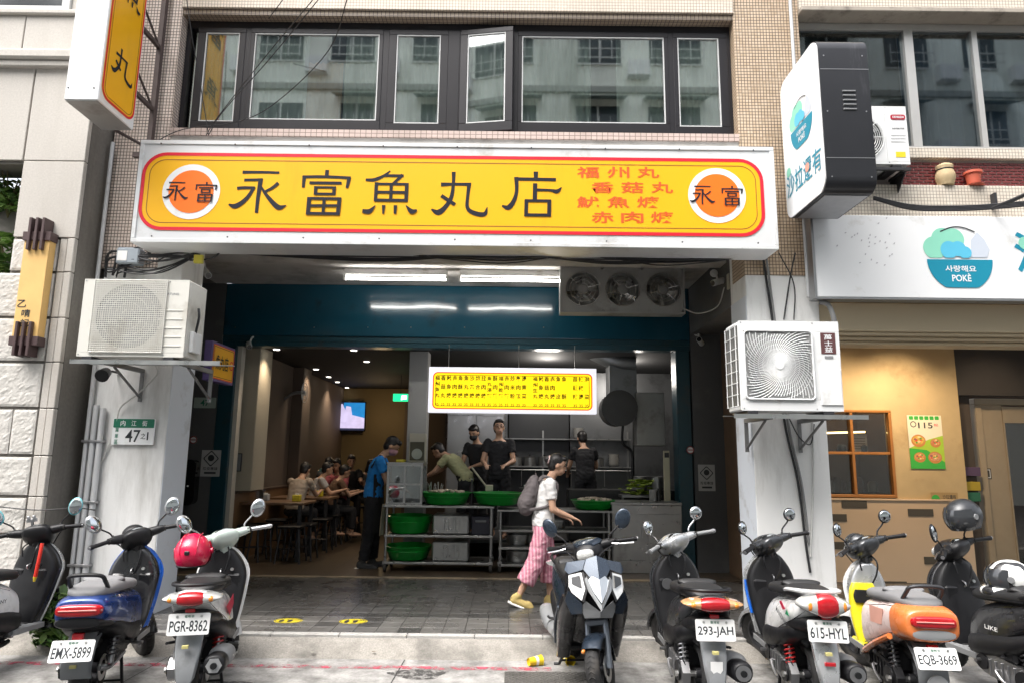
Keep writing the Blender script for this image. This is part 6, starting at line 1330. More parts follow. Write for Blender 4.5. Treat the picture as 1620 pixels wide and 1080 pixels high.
    if extra: extra(t, dict(pel=pel, wa=wa, ch=ch, nk=nk, H=H, s=s, hands=hands, lean=lean + curl, hw=hw))
    t.location = loc; t.rotation_euler = (0, 0, R_(rz)); return t
CLOTH = lambda n, c, v=.12: mat('cloth ' + n, c, .85, var=v, vs=5, bump=.35, bs=25)
def pinkmat():
    m, nt, b, out = newmat('pink striped trousers'); tc = nd(nt, 'ShaderNodeTexCoord'); mp = mapping(nt, tc.outputs['Object'], (1, 1, .15)); w = nd(nt, 'ShaderNodeTexWave'); w.inputs['Scale'].default_value = 9; w.inputs['Distortion'].default_value = 2.5; w.inputs['Detail'].default_value = 2; w.bands_direction = 'Y'
    nt.links.new(mp, w.inputs['Vector']); c = mixc(nt, ramp(nt, w.outputs['Fac'], .35, .75), (.50, .17, .24), (.66, .36, .42)); c = mixc(nt, ramp(nt, noise(nt, tc.outputs['Object'], 38, 3), .58, .66, (0, 0, 0, 1), (.45,) * 3 + (1,)), c, (.80, .66, .68))
    nt.links.new(c, b.inputs['Base Color']); b.inputs['Roughness'].default_value = .85; return m
BAG = mat('mauve grey backpack', (.125, .108, .11), .75, var=.12, vs=6, bump=.3, bs=120)
def woman_extra(t, J):
    s = J['s']; dz = Vector((0, math.sin(R_(J['lean'])), math.cos(R_(J['lean'])))); w = X3.cross(dz); back = w if w.y < 0 else -w; c = J['ch'] + back * .165 - dz * .075
    b = M(); q = Matrix((X3, -back, dz)).transposed(); b.ell(c, (.14, .085, .225), 20, 14, q); b.ell(c - dz * .07 + back * .015, (.15, .09, .16), 20, 12, q); b.ell(c - dz * .14, (.13, .075, .09), 20, 12, q); bg_ = rbuild(b, 'backpack', BAG, None, .011, 3, .008)
    b = M(); b.ell(c - dz * .09 + back * .075, (.10, .04, .085), 18, 10, q); b.build('front_pocket', BAG, bg_, 60)
    b = M(); b.tube([c + dz * .19 - X3 * .03, c + dz * .235, c + dz * .19 + X3 * .03], .008, 6, 4); b.build('carry_loop', BAG, bg_)
    for sd_ in (-1, 1):
        so = J['hands'][sd_ > 0][0]; b = M(); b.tube([c + dz * .17 + X3 * sd_ * .07 - back * .05, so + Vector((-sd_ * .06, -.04, .075)), so + Vector((-sd_ * .045, .085, -.02)), J['wa'] + X3 * sd_ * .15 + Vector((0, .04, .06)), c - dz * .15 + X3 * sd_ * .11 - back * .03], .017, 8, 5); b.build('shoulder_strap', BAG, bg_)
    b = M(); b.ell(c - dz * .12 + X3 * -.14, (.03, .03, .05)); b.build('side_pouch', WHT, bg_, 60)
    b = M(); H = J['H']; b.tube([H(.028 * math.cos(a), -.115, .045 + .035 * math.sin(a)) for a in [2 * PI * i / 12 for i in range(12)]], .016, 8, 1, True); b.build('scrunchie', mat('pale pink scrunchie', (.65, .48, .46), .8), t, 60)
    wr = J['hands'][0][2]; tag(bg_, 'mauve grey backpack worn by the woman in pink trousers', 'backpack'); return bg_
bags = []
wl = Vector((.36, 7.66, .14)); wrz = -88
wom = figure('woman in white t-shirt and pink striped trousers walking with a grey backpack', wl, wrz, 1.60, .86, 3, 12, 24, 14, 0, ((-4, 6, 68, .12), (6, 6, 62, .12)), ((11, 2, 9), (-15, 2, 12)), SKIN, CLOTH('white tee', (.70, .69, .68), .06), pinkmat(), mat('yellow tan suede', (.48, .36, .13), .8, var=.15), .62, .78, 1.32, 'bun', True, extra=lambda t, J: bags.append(woman_extra(t, J)))
for bo in bags: bo.matrix_world = Matrix.Translation(wl) @ Matrix.Rotation(R_(wrz), 4, 'Z') @ Matrix.Translation(bo.location)
q = P(590, 800, 10.05)
figure('man in bright blue t-shirt and black apron standing at the steel cart', (q.x, 10.05, .15), -85, 1.84, 1.0, 4, 14, 44, 34, 0, ((18, 6, 45, .1), (22, 6, 42, .1)), ((3, 2, 4), (-4, 2, 5)), SKIN, CLOTH('bright blue', (.015, .22, .62)), CLOTH('black trousers', (.012, .012, .015)), mat('dark canvas shoe', (.05, .05, .05), .8), .6, .96, 1.05, 'short', mask=mat('pink mask', (.55, .30, .36), .8), apron=CLOTH('black apron', (.018, .018, .02)))
BLKC = CLOTH('black tee', (.016, .016, .019))
KF = .46
def cook(label, px, d, rz, h, **k): q = P(px, 700, d); return figure(label, (q.x, d, KF), rz, h, h * .547, **k)
cook('cook in olive green shirt bending over the green basins', 738, 10.95, 75, 1.62, lean=30, curl=22, neck=20, face=35, arms=((40, 8, 20, .1), (48, 8, 15, .1)), shirt=CLOTH('olive', (.36, .36, .20)), pants=BLKC, sleeve=.6, vox=.014)
cook('cook in black with face mask looking down behind the basins', 758, 11.5, 150, 1.74, lean=4, curl=8, neck=30, face=25, yaw=10, arms=((20, 8, 60, .2), (20, 8, 60, .2)), shirt=BLKC, pants=BLKC, mask=mat('black mask', (.02, .02, .022), .8), vox=.014)
cook('cook in black t-shirt wearing glasses behind the second basin', 790, 11.1, 172, 1.80, lean=0, curl=5, neck=5, face=-8, yaw=15, arms=((15, 12, 62, .35), (15, 12, 62, .35)), shirt=BLKC, pants=BLKC, glasses=True, vox=.013)
cook('cook in black seen from behind at the stove', 926, 11.6, 12, 1.68, lean=6, curl=10, neck=20, face=15, arms=((15, 14, 50, .2), (15, 14, 50, .2)), shirt=BLKC, pants=BLKC, vox=.014)
def diner(label, px, d, rz, z, **k): q = P(px, 760, d); return figure(label, (q.x, d, 0), rz, 1.62, z, legs=((85, 5, 85), (85, 5, 85)), vox=.015, **k)
eat = ((35, 10, 70, .2), (35, 10, 70, .2))
diner('diner in beige shirt seen from behind at the near table', 468, 11.3, -15, .86, lean=12, curl=14, neck=20, face=15, arms=eat, shirt=CLOTH('beige', (.40, .33, .27)), pants=BLKC, hair='short')
diner('diner in pale grey shirt seated sideways behind the near table', 497, 12.4, -70, .84, lean=10, curl=12, neck=15, face=10, arms=eat, shirt=CLOTH('pale grey', (.42, .40, .40)), pants=BLKC)
diner('diner in dusty red jacket facing the street at the back', 536, 13.2, 170, .88, lean=5, curl=8, neck=10, face=15, arms=eat, shirt=CLOTH('dusty red', (.40, .10, .12)), pants=BLKC, sleeve=1.8, hair='long', skin=SKIN2)
diner('diner in black top with short hair at the back table', 553, 13.9, -160, .95, lean=5, curl=8, neck=10, face=10, arms=eat, shirt=BLKC, pants=BLKC)
diner('diner with long dark hair seen from behind at the back', 514, 13.4, -10, .90, lean=6, curl=8, neck=10, face=10, arms=eat, shirt=CLOTH('dark grey', (.05, .05, .055)), pants=BLKC, hair='long', fem=True)

for lab, px, d, rz, z, cm, hr in (('diner in navy shirt behind the beige diner', 447, 12.9, -20, .86, 'navy', 'short'), ('diner in cream top with short hair by the taupe wall', 480, 13.8, 160, .90, 'cream', 'short'), ('diner in brown shirt bending over a bowl at the third table', 524, 12.6, -60, .80, 'brown', 'short'), ('diner in grey hooded top at the far right of the tables', 572, 14.2, -120, .90, 'ash', 'long'), ('diner in teal shirt at the farthest table', 500, 14.8, 175, .95, 'dull teal', 'short')):
    diner(lab, px, d, rz, z, lean=12, curl=12, neck=15, face=15, arms=eat, shirt=CLOTH(cm, dict(navy=(.02, .025, .05), cream=(.45, .40, .32), brown=(.14, .08, .05), ash=(.12, .12, .12))[cm] if cm != 'dull teal' else (.04, .12, .13)), pants=BLKC, hair=hr)
def spotlamp(p, e, col):
    l = bpy.data.lights.new('spot_light', 'SPOT'); l.energy = e; l.color = col; l.shadow_soft_size = .05; l.spot_size = R_(110); l.spot_blend = 1.0
    o = bpy.data.objects.new('spot_light', l); sc.collection.objects.link(o); o.location = p; o.rotation_euler = (R_(30), 0, 0); return o
# ================================================================== INSIDE THE SHOP
tag(sheet('kitchen_floor', -1.15, 3.0, 10.78, 12.9, KF, mat('kitchen floor', (.06, .06, .06), .6)), kind='structure')
SSD = mat('used stainless', (.36, .36, .355), .36, .85, var=.2, vs=4, dirt=.2, dcol=(.16, .16, .15), ds=3, rvar=.12)
def cart(label, x0, x1, y0, y1, zs, wheels=True, z0=.15):
    t = thing('steel_cart', label, 'cart', ((x0 + x1) / 2, (y0 + y1) / 2, z0), 'stainless steel carts in the shop opening')
    for i, z in enumerate(zs):
        b = M(); b.box(x0 - .02 * (i == 0), x1 + .02 * (i == 0), y0 - .02 * (i == 0), y1, z - .03, z, .004); b.build('shelf', SSD, t)
    for x in (x0 + .025, x1 - .025):
        for y in (y0 + .025, y1 - .025):
            b = M(); b.cyl((x, y, z0 + .14), (x, y, zs[0] - .031), .018, n=12); b.build('post', SSD, t)
            if wheels:
                b = M(); b.box(x - .03, x + .03, y - .02, y + .02, z0 + .10, z0 + .14); c = b.build('castor', SSD, t)
                b = M(); b.cyl((x - .018, y, z0 + .058), (x + .018, y, z0 + .058), .057, n=18); b.build('castor_wheel', RUB, c)
    return t
zc = lambda py, d=9.65: P(700, py, d).z
A0, A1 = P(609, 800, 9.65).x, P(780, 800, 9.65).x
zA = [zc(799), zc(846), zc(889)]
cart('long stainless cart carrying the two green basins beside the grey pillar', A0, A1, 9.65, 10.25, zA)
B0, B1 = P(789, 805, 9.7).x, P(966, 805, 9.7).x
zB = [zc(804, 9.7), zc(836, 9.7), zc(864, 9.7), zc(891, 9.7)]
cart('open stainless rack cart behind the woman with the backpack', B0, B1, 9.7, 10.25, zB)
GRB = mat('green basin plastic', (.005, .33, .035), .35, var=.08, vs=4, coat=.2)
def basin(label, x, y, z, r=.36, hh=.16, food=None):
    t = thing('basin', label, 'basin', (x, y, z), 'round green plastic basins on the carts')
    b = M(); b.lathe([(.001, .004), (r * .72, .004), (r * .80, .02), (r * .97, hh - .02), (r, hh - .015), (r * 1.03, hh), (r * .97, hh + .004), (r * .93, hh - .02), (r * .76, .03), (.001, .022)], (x, y, z), (0, 0, 1), 40); o = b.build('bowl', GRB, t, 50)
    b = M(); b.tube([(x + r * .93 * math.cos(2 * PI * i / 36), y + r * .93 * math.sin(2 * PI * i / 36), z + hh * .68) for i in range(36)], .006, 6, 1, True); b.build('ridge', GRB, o)
    if food:
        b = M()
        for i in range(46): a, rr = rnd.random() * 6.3, r * .8 * math.sqrt(rnd.random()); b.ell((x + rr * math.cos(a), y + rr * math.sin(a), z + hh - .005 + .035 * (1 - rr / r)), (rnd.uniform(.02, .04), rnd.uniform(.02, .04), .018), 8, 6)
        tag(b.build('food', food, t, 60), kind='stuff')
FBALL = mat('pale fish balls', (.55, .45, .36), .5, var=.2, vs=30)
px_ = lambda p, d: P(p, 790, d).x
basin('green basin heaped with food on the cart top beside the glass cabinet', px_(706, 9.92), 9.92, zA[0], .35, .17, FBALL)
basin('green basin with a ladle on the right end of the long cart', px_(787, 9.92), 9.92, zA[0] + .002, .35, .17)
basin('green basin on the rack cart in front of the woman', px_(938, 9.95), 9.95, zB[0], .31, .13, FBALL)
basin('green basin on the upper shelf of the long cart', px_(649, 9.95), 9.95, zA[1], .33, .24)
basin('green basin on the lower shelf of the long cart', px_(649, 9.95), 9.95, zA[2], .33, .19)
t = thing('ladle', 'pale long handled scoop leaning in the right green basin', 'ladle', (px_(775, 9.9), 9.9, zA[0]))
b = M(); b.tube([P(746, 738, 10.0), P(772, 772, 9.95)], .013, 8); b.build('handle', mat('pale bamboo', (.55, .50, .40), .6), t); b = M(); b.box(*sorted((P(768, 770, 9.93).x, P(780, 770, 9.93).x)), 9.9, 9.96, P(775, 776, 9.93).z, P(775, 766, 9.93).z, .01); b.build('scoop', mat('pale bamboo'), t)
for py0, py1, i, nm in ((805, 838, 1, 'upper'), (848, 882, 2, 'lower')):
    x0, x1 = px_(688, 9.95), px_(744, 9.95); t = thing('steel_bin', 'ribbed steel food bin on the %s shelf of the long cart' % nm, 'bin', ((x0 + x1) / 2, 9.95, zA[i]), 'steel food bins on the long cart')
    b = M(); b.box(x0, x1, 9.72, 10.15, zA[i] + .001, zA[i] + .27, .02); bn_ = b.build('body', SSD, t)
    for k in range(5): b = M(); x = x0 + (x1 - x0) * (.35 + .1 * k); b.box(x - .008, x + .008, 9.715, 9.722, zA[i] + .06, zA[i] + .22, .003); b.build('rib', SSD, bn_)
t = thing('crate', 'dark plastic crate at the right end of the long cart shelf', 'crate', (px_(765, 9.9), 9.9, zA[1])); b = M(); x0, x1 = px_(748, 9.9), px_(776, 9.9); b.box(x0, x1, 9.72, 10.1, zA[1] + .001, zA[1] + .25, .01); b.build('body', mat('navy crate', (.02, .02, .035), .5), t); b = M(); b.box(x0 + .05, x1 - .05, 9.712, 9.722, zA[1] + .17, zA[1] + .2, .004); b.build('handle', GREYP, t)
# glass cabinet
ct = thing('display_cabinet', 'small aluminium framed cabinet of grey panes on the left end of the long cart', 'cabinet', (px_(640, 9.8), 9.8, zA[0]))
x0, x1 = px_(611, 9.72), px_(668, 9.72); z0, z1 = zA[0] + .001, P(640, 733, 9.72).z
b = M(); 
for x in (x0, x1 - .03): 
    for y in (9.70, 10.1): b.box(x, x + .03, y, y + .03, z0, z1)
for z in (z0, z1 - .03):
    for y in (9.702, 10.102): b.box(x0 + .03, x1 - .03, y, y + .026, z, z + .03)
    for x in (x0 + .002, x1 - .028): b.box(x, x + .026, 9.73, 10.1, z, z + .03)
b.box((x0 + x1) / 2 - .014, (x0 + x1) / 2 + .014, 9.698, 9.72, z0 + .03, z1 - .03); b.box(x0 + .03, x1 - .03, 9.704, 9.72, (z0 + z1) / 2 - .013, (z0 + z1) / 2 + .013)
b.build('frame', SSD, ct, 0)
b = M(); b.box(x0 - .01, x1 + .01, 9.69, 10.14, z1 + .001, z1 + .02, .003); b.build('top', SSD, ct)
for xx in ((x0 + .03, (x0 + x1) / 2 - .014), ((x0 + x1) / 2 + .014, x1 - .03)):
    b = M(); b.box(xx[0], xx[1], 9.712, 9.718, z0 + .03, z1 - .03); b.build('pane', glassmat('cabinet glass', (.55, .57, .57), .12) if 'cabinet glass' not in MATS else MATS['cabinet glass'], ct, 0)
b = M(); b.box(x0 + .03, x1 - .03, 10.09, 10.1, z0 + .03, z1 - .03); b.build('back', SSD, ct, 0)
t = thing('picture_box', 'dark ticket box with round emblem on the cabinet beside the grey pillar', 'box', (px_(657, 9.85), 9.9, z1)); x0_, x1_ = px_(645, 9.9), px_(671, 9.9); zt_ = P(657, 685, 9.9).z
b = M(); b.box(x0_, x1_, 9.85, 10.0, z1 + .021, zt_, .006); bx = b.build('case', mat('cream case', (.45, .43, .35), .5), t); b = M(); b.box(x0_ + .015, x1_ - .015, 9.842, 9.852, z1 + .05, zt_ - .12); b.build('dark_face', mat('dark gold face', (.05, .045, .02), .4), bx, 0); b = M(); b.prism(disc(.075, 24), ((x0_ + x1_) / 2, 9.84, z1 + .14), X3, Z3, .006); b.build('round_emblem', mat('pale emblem', (.35, .38, .33), .5), bx, 0)
t = thing('yellow_box', 'small yellow box lying on the cabinet top by the man in blue', 'box', (px_(632, 9.8), 9.8, z1)); b = M(); xx = px_(632, 9.8); b.box(xx - .06, xx + .06, 9.74, 9.9, z1 + .021, z1 + .06, .005); b.build('body', mat('dull yellow', (.60, .50, .03), .5), t)
t = thing('towel', 'cream cloth hanging from the left end of the long cart', 'towel', (A0 - .05, 9.8, .6)); b = M(); L = []
for z, o_ in ((zA[0] + .01, 0), (zA[0] - .2, .02), (zA[0] - .42, .03)): L.append([(A0 - .03 - .02 * math.sin(k * 1.3) - o_, 9.68 + .045 * k, z) for k in range(8)])
b.rings(L, closed=False); b.build('cloth', CLOTH('cream towel', (.50, .46, .36)), t, 80)
# steel counter at right
t = thing('steel_counter', 'stainless cabinet counter in front of the stove at the right', 'counter', (1.9, 9.95, .15)); x0, x1 = P(968, 800, 9.75).x, 2.39; zt_ = zc(790, 9.75)
b = M(); b.box(x0, x1, 9.76, 10.3, .15, zt_ - .04, .006); cb = b.build('body', SSD, t); b = M(); b.box(x0 - .02, x1, 9.73, 10.3, zt_ - .039, zt_, .005); b.build('top', SSD, t)
for k in range(2): b = M(); w = (x1 - x0) / 2; b.box(x0 + w * k + .015, x0 + w * (k + 1) - .015, 9.748, 9.76, .32, zt_ - .16, .004); d_ = b.build('door', SSD, t); b = M(); b.tube([(x0 + w * (.85 if k == 0 else 1.15), 9.735, .62), (x0 + w * (.85 if k == 0 else 1.15), 9.735, .78)], .007, 6); b.build('handle', STEEL, d_)
# stove, pots, hood, duct
HOOD = mat('dull hood steel', (.22, .23, .235), .42, .8, var=.2, vs=2, dirt=.2, dcol=(.08, .08, .08))
t = thing('wok_hood', 'steel exhaust hood with round drum and slanting duct above the stove', 'hood', (1.6, 10.9, 1.9))
b = M(); a, c = P(962, 578, 11.0), P(1006, 622, 11.0); b.box(a.x, c.x, 10.9, 11.3, c.z - .25, a.z, .01); b.build('body', HOOD, t)
b = M(); b.tube([P(935, 552, 11.1), P(975, 570, 11.0), P(1003, 574, 11.0)], .16, 16, 3); b.build('duct', HOOD, t)
b = M(); q = P(980, 645, 10.7); b.cyl(q, q + Vector((.0, .45, 0)), .27, .27, 28); b.lathe([(.27, 0), (.285, -.03), (.255, -.03)], q, (0, 1, 0), 28); b.build('drum', mat('dark drum', (.06, .06, .06), .35, .7, var=.2), t)
b = M(); a, c = P(1006, 620, 10.8), P(1053, 705, 10.8); b.box(a.x, c.x, 10.8, 11.1, c.z, a.z, .01); b.build('side_box', mat('pale steel box', (.36, .36, .34), .5, .5, var=.15, dirt=.3, dcol=(.15, .14, .12)), t)
b = M(); b.tube([P(986, 665, 10.75), P(985, 700, 10.75), P(1000, 715, 10.75), P(1000, 760, 10.75)], .02, 8, 4); b.build('hose', BLK, t)
t = thing('stove', 'dark wok stove with pots behind the steel counter', 'stove', (1.4, 11.0, KF)); b = M(); b.box(.9, 2.95, 10.8, 11.25, KF, 1.22, .01); b.build('body', mat('dark stove steel', (.06, .06, .06), .4, .7, var=.3), t)
for i, (px, r) in enumerate(((1012, .14), (1040, .12))):
    q = P(px, 770, 10.95); tp = thing('stock_pot', ('steel stock pot under the vegetables', 'steel stock pot beside the white post')[i], 'pot', (q.x, 10.95, 1.22)); b = M(); b.lathe([(.001, .002), (r, .002), (r, .2), (r * 1.05, .205), (r * .95, .2), (r * .95, .03)], (q.x, 10.95, 1.221), (0, 0, 1), 24); b.build('pot_body', SSD, tp); b = M(); b.tube([(q.x + r, 10.95, 1.36), (q.x + r + .05, 10.95, 1.37), (q.x + r, 10.95, 1.39)], .007, 6, 3); b.build('handle', SSD, tp)
t = thing('vegetables', 'heap of yellow green leafy vegetables on the stove', 'vegetables', P(1010, 772, 10.6)); b = M(); c = P(1012, 772, 10.55)
for i in range(60):
    p = c + Vector((rnd.gauss(0, .12), rnd.gauss(0, .06), rnd.uniform(-.08, .14))); q_ = Matrix.Rotation(rnd.random() * 6, 3, 'Z') @ Matrix.Rotation(rnd.uniform(-.8, .8), 3, 'X'); b.ell(p, (.07, .03, .008), 8, 5, q_)
b.build('leaf_heap', mat('choy leaf', (.24, .34, .03), .5, var=.4, vs=14), t, 60); b = M(); b.box(c.x - .3, c.x + .3, 10.4, 10.7, c.z - .13, c.z - .09, .004); b.box(c.x - .28, c.x - .25, 10.5, 10.53, KF, c.z - .13); b.box(c.x + .25, c.x + .28, 10.5, 10.53, KF, c.z - .13); b.build('tray', SSD, t)
t = thing('white_post', 'pale yellow and white upright post beside the teal jamb', 'post', (2.28, 9.9, zt_)); a, c = P(1050, 712, 10.1), P(1061, 785, 10.1); b = M(); b.box(a.x, c.x, 10.1, 10.16, zt_ - .1, a.z, .005); b.build('body', mat('cream post', (.55, .52, .38), .5), t); b = M(); b.box(a.x + .01, c.x - .01, 10.092, 10.1, a.z - .1, a.z - .03); b.build('grille', DKMET, t)
for k in range(9):      # bottles and jars on the carts and counter
    px, d, z, lab, cm = ((838, 10.0, zB[0], 'yellow sauce tub on the rack cart beside the right basin', (.6, .5, .03)), (842, 10.1, zB[0], 'dark sauce bottle behind the yellow tub', (.04, .015, .02)), (830, 10.12, zB[0], 'tall brown sauce bottle behind the yellow tub', (.06, .02, .015)), (1033, 10.0, zt_, 'steel seasoning tin on the counter', (.35, .35, .34)), (1042, 10.05, zt_, 'dark seasoning bottle on the counter', (.03, .03, .03)),
        (690, 10.12, zA[0], 'steel condiment jar behind the heaped green basin', (.45, .45, .44)), (680, 10.15, zA[0], 'small steel jar next to the cabinet', (.4, .4, .4)), (746, 10.0, zA[0], 'dark brown bottle standing between the two basins', (.03, .02, .03)), (855, 10.1, zB[0], 'white plastic jar on the rack cart near the backpack', (.6, .6, .58)))[k]
    r = .05 if k in (0, 3, 5) else .035; hh = (.12, .25, .3, .14, .18, .15, .12, .34, .16)[k]; q = P(px, 790, d); t = thing('bottle' if k in (1, 2, 4, 7) else 'jar', lab, 'bottle' if k in (1, 2, 4, 7) else 'jar', (q.x, d, z))
    b = M(); b.lathe([(.001, .001), (r, .002), (r, hh * .7), (r * .45, hh * .85), (r * .4, hh)] if k in (1, 2, 4, 7) else [(.001, .001), (r, .002), (r, hh)], (q.x, d, z), (0, 0, 1), 18); b.build('body', mat('jar %d' % k, cm, .3), t, 50); b = M(); b.cyl((q.x, d, z + hh), (q.x, d, z + hh + .02), r * (.45 if k in (1, 2, 4, 7) else 1.05), n=14); b.build('lid', mat('jar lid', (.3, .05, .04) if k % 2 else (.4, .4, .4), .4), t)
# ---- dining room
t = thing('television', 'wall television showing a violet and blue picture at the back', 'television', P(540, 658, 16.3)); a, c = P(503, 634, 16.3), P(577, 682, 16.3)
b = M(); b.box(a.x, c.x, 16.3, 16.36, c.z, a.z, .006); tb = b.build('body', BLKG, t)
def tvmat():
    m, nt, b, out = newmat('tv picture'); tc = nd(nt, 'ShaderNodeTexCoord'); n = noise(nt, mapping(nt, tc.outputs['Object'], (2.2, 2, 4)), 1.6, 2); cr = nt.nodes.new('ShaderNodeValToRGB'); el = cr.color_ramp.elements; el[0].position = .36; el[0].color = (.01, .012, .02, 1); el[1].position = .66; el[1].color = (.36, .33, .55, 1); x = el.new(.5); x.color = (.02, .10, .26, 1); x = el.new(.56); x.color = (.40, .36, .52, 1)
    nt.links.new(n, cr.inputs[0]); nt.links.new(cr.outputs[0], b.inputs['Emission Color']); b.inputs['Emission Strength'].default_value = .9; b.inputs['Base Color'].default_value = (0, 0, 0, 1); return m
b = M(); b.box(a.x + .02, c.x - .02, 16.294, 16.3, c.z + .03, a.z - .02); sn = b.build('screen', mat('lit screen dark', (.012, .014, .03), .2, var=.3, vs=3, emit=.7), tb, 0)
W_, H_ = c.x - a.x - .04, a.z - c.z - .05; o = Vector(((a.x + c.x) / 2, 16.293, (a.z + c.z) / 2)); SV = mat('lit screen violet', (.34, .30, .44), .3, var=.35, vs=5, emit=.6); SB = mat('lit screen blue', (.01, .12, .30), .3, var=.4, vs=4, emit=.6)
b = M(); b.prism([(0, -.1 * H_), (.5 * W_, -.1 * H_), (.5 * W_, .5 * H_), (.05 * W_, .5 * H_)], o, X3, Z3, .001); b.build('picture_blue', SB, sn, 0)
for k, pl in enumerate(([(-.5, -.15), (-.1, -.05), (.5, -.2), (.5, -.42), (-.5, -.42)], [(-.2, -.1), (-.12, .42), (.02, .45), (.12, .1), (.5, -.05), (.5, -.2), (0, -.2)], [(.05, -.02), (.1, .38), (.2, .35), (.24, .0)])): b = M(); b.prism([(x * W_, y * H_) for x, y in pl], o - Y3 * (.0015 + .001 * k), X3, Z3, .0008); b.build('picture_violet', SV, sn, 0)
t = thing('exit_sign', 'small green exit sign beside the grey pillar', 'sign', P(633, 628, 13.5)); a, c = P(622, 622, 13.5), P(645, 634, 13.5)
b = M(); b.box(a.x, c.x, 13.5, 13.56, c.z, a.z, .004); f = b.build('case', mat('lit exit green', (.01, .45, .16), .4, var=0, emit=.9), t); b = M(); w = c.x - a.x
b.prism([(-.02, -.05), (.01, -.05), (.03, .0), (.02, .05), (-.01, .04)], ((a.x + c.x) / 2 + .03, 13.498, (a.z + c.z) / 2), X3, Z3, .002); b.box(c.x - .1, c.x - .02, 13.496, 13.498, a.z - .11, a.z - .03); b.build('symbol', mat('lit exit white', (.8, .9, .82), .4, var=0, emit=.7), f, 0); b = M(); b.tube([((a.x + c.x) / 2, 13.53, a.z), ((a.x + c.x) / 2, 13.53, 3.3)], .006, 6); b.build('hanger', DKMET, t)
t = thing('hanging_sign', 'dim yellow blank light box under the black ceiling', 'sign', P(496, 544, 10.9)); a, c = P(473, 537, 10.9), P(519, 553, 10.9); b = M(); b.box(a.x, c.x, 10.9, 10.96, c.z, a.z + .12, .005); f = b.build('case', mat('olive frame', (.18, .18, .06), .5), t); b = M(); b.box(a.x + .02, c.x - .02, 10.893, 10.899, c.z + .02, a.z - .01); b.build('panel', mat('dim lit panel', (.45, .36, .10), .5, var=.1, emit=.35), f, 0)
t = thing('wall_fan', 'small wall fan high on the taupe dining room wall', 'fan', P(436, 620, 12.0)); q = Vector((-3.75, 12.2, P(436, 618, 12.0).z)); b = M()
for r in (.06, .12, .18): b.tube([(q.x + .05, q.y + math.cos(2 * PI * j / 24) * r, q.z + math.sin(2 * PI * j / 24) * r) for j in range(24)], .005, 5, 1, True)
b.build('guard', WHT, t); b = M()
for k in range(3): b.ell((q.x + .03, q.y + .09 * math.cos(k * 2.1), q.z + .09 * math.sin(k * 2.1)), (.006, .06, .05), 10, 6)
b.build('blades', WHT, t); b = M(); b.tube([(q.x + .04, q.y, q.z), (q.x - .15, q.y, q.z - .02), (-4.06, q.y, q.z - .12)], .03, 8, 3); b.build('arm', GREYP, t)
WTOP = mat('brown table top', (.16, .09, .05), .4, var=.2, vs=6)
def table(label, x, y, w, d_, z):
    t = thing('dining_table', label, 'table', (x, y, .15), 'dining tables inside the shop'); b = M(); b.box(x - w / 2, x + w / 2, y - d_ / 2, y + d_ / 2, z - .04, z, .006); b.build('table_top', WTOP, t)
    for sx in (-1, 1):
        for sy in (-1, 1): b = M(); xx, yy = x + sx * (w / 2 - .06), y + sy * (d_ / 2 - .06); b.box(xx - .025, xx + .025, yy - .025, yy + .025, .15, z - .041); b.build('leg', DKMET, t, 0)
ST = 0
def stool(label, x, y):
    t = thing('stool', label, 'stool', (x, y, .15), 'dark stools around the dining tables'); b = M(); b.box(x - .17, x + .17, y - .17, y + .17, .64, .68, .012); b.build('seat', BLK, t)
    for sx in (-1, 1):
        for sy in (-1, 1): b = M(); b.tube([(x + sx * .13, y + sy * .13, .64), (x + sx * .18, y + sy * .18, .15)], .014, 6); b.build('leg', DKMET, t)
    b = M(); b.tube([(x - .16, y - .16, .36), (x + .16, y - .16, .36)], .009, 5); b.build('stretcher', DKMET, t)
for lab, px, d, z in (('dining table nearest the street with brown edge', 445, 10.75, 1.0), ('dining table second from the street along the wall', 488, 12.0, 1.0), ('dining table third along the wall', 525, 13.3, 1.0), ('dining table at the back under the television', 545, 14.9, 1.0)):
    table(lab, P(px, 780, d).x - .1, d, 1.1, .7, z)
for i, (px, d) in enumerate(((398, 10.5), (418, 10.6), (462, 10.4), (480, 10.7), (440, 11.4), (505, 11.6), (520, 12.3), (470, 12.5), (535, 13.0), (552, 13.7), (565, 14.4))): stool('dark square stool, ' + ('leftmost by the wall', 'second from the left wall', 'in front of the nearest table', 'at the right end of the nearest table', 'behind the nearest table', 'right of the second table', 'behind the second table', 'by the wall behind the second table', 'beside the third table', 'behind the third table', 'farthest inside the shop')[i], P(px, 850, d).x, d)
for i, (px, d, cm) in enumerate(((412, 10.75, 'chrome'), (470, 10.7, 'dull yellow'), (505, 12.0, 'dull yellow'), (420, 10.8, 'jar lid'))):
    lab = ('steel chopstick holder at the left end of the nearest table', 'small yellow tissue box on the nearest table', 'yellow tissue box on the second table', 'brown condiment pot beside the chopstick holder')[i]; x = P(px, 780, d).x; t = thing('table_caddy', lab, 'caddy', (x, d, 1.0)); b = M(); b.box(x - .06, x + .06, d - .05, d + .05, 1.001, 1.10 + .06 * (i == 0), .01); b.build('body', MATS[cm], t); b = M(); b.box(x - .03, x + .03, d - .02, d + .02, 1.101 + .06 * (i == 0), 1.115 + .1 * (i == 0), .004); b.build('contents', WHT, t)
t = thing('wall_shelf_board', 'framed notice on the cream wall behind the left jamb', 'notice', P(372, 730, 10.2)); b = M(); a, c = P(369, 716, 10.2), P(381, 745, 10.2); b.box(a.x, c.x, 10.195, 10.215, c.z, a.z, .003); b.build('frame', DKMET, t); b = M(); b.box(a.x + .012, c.x - .012, 10.19, 10.195, c.z + .012, a.z - .012); b.build('sheet', GREYP, t, 0)
DL = mat('lit downlight', (1, .95, .85), .4, var=0, emit=3)
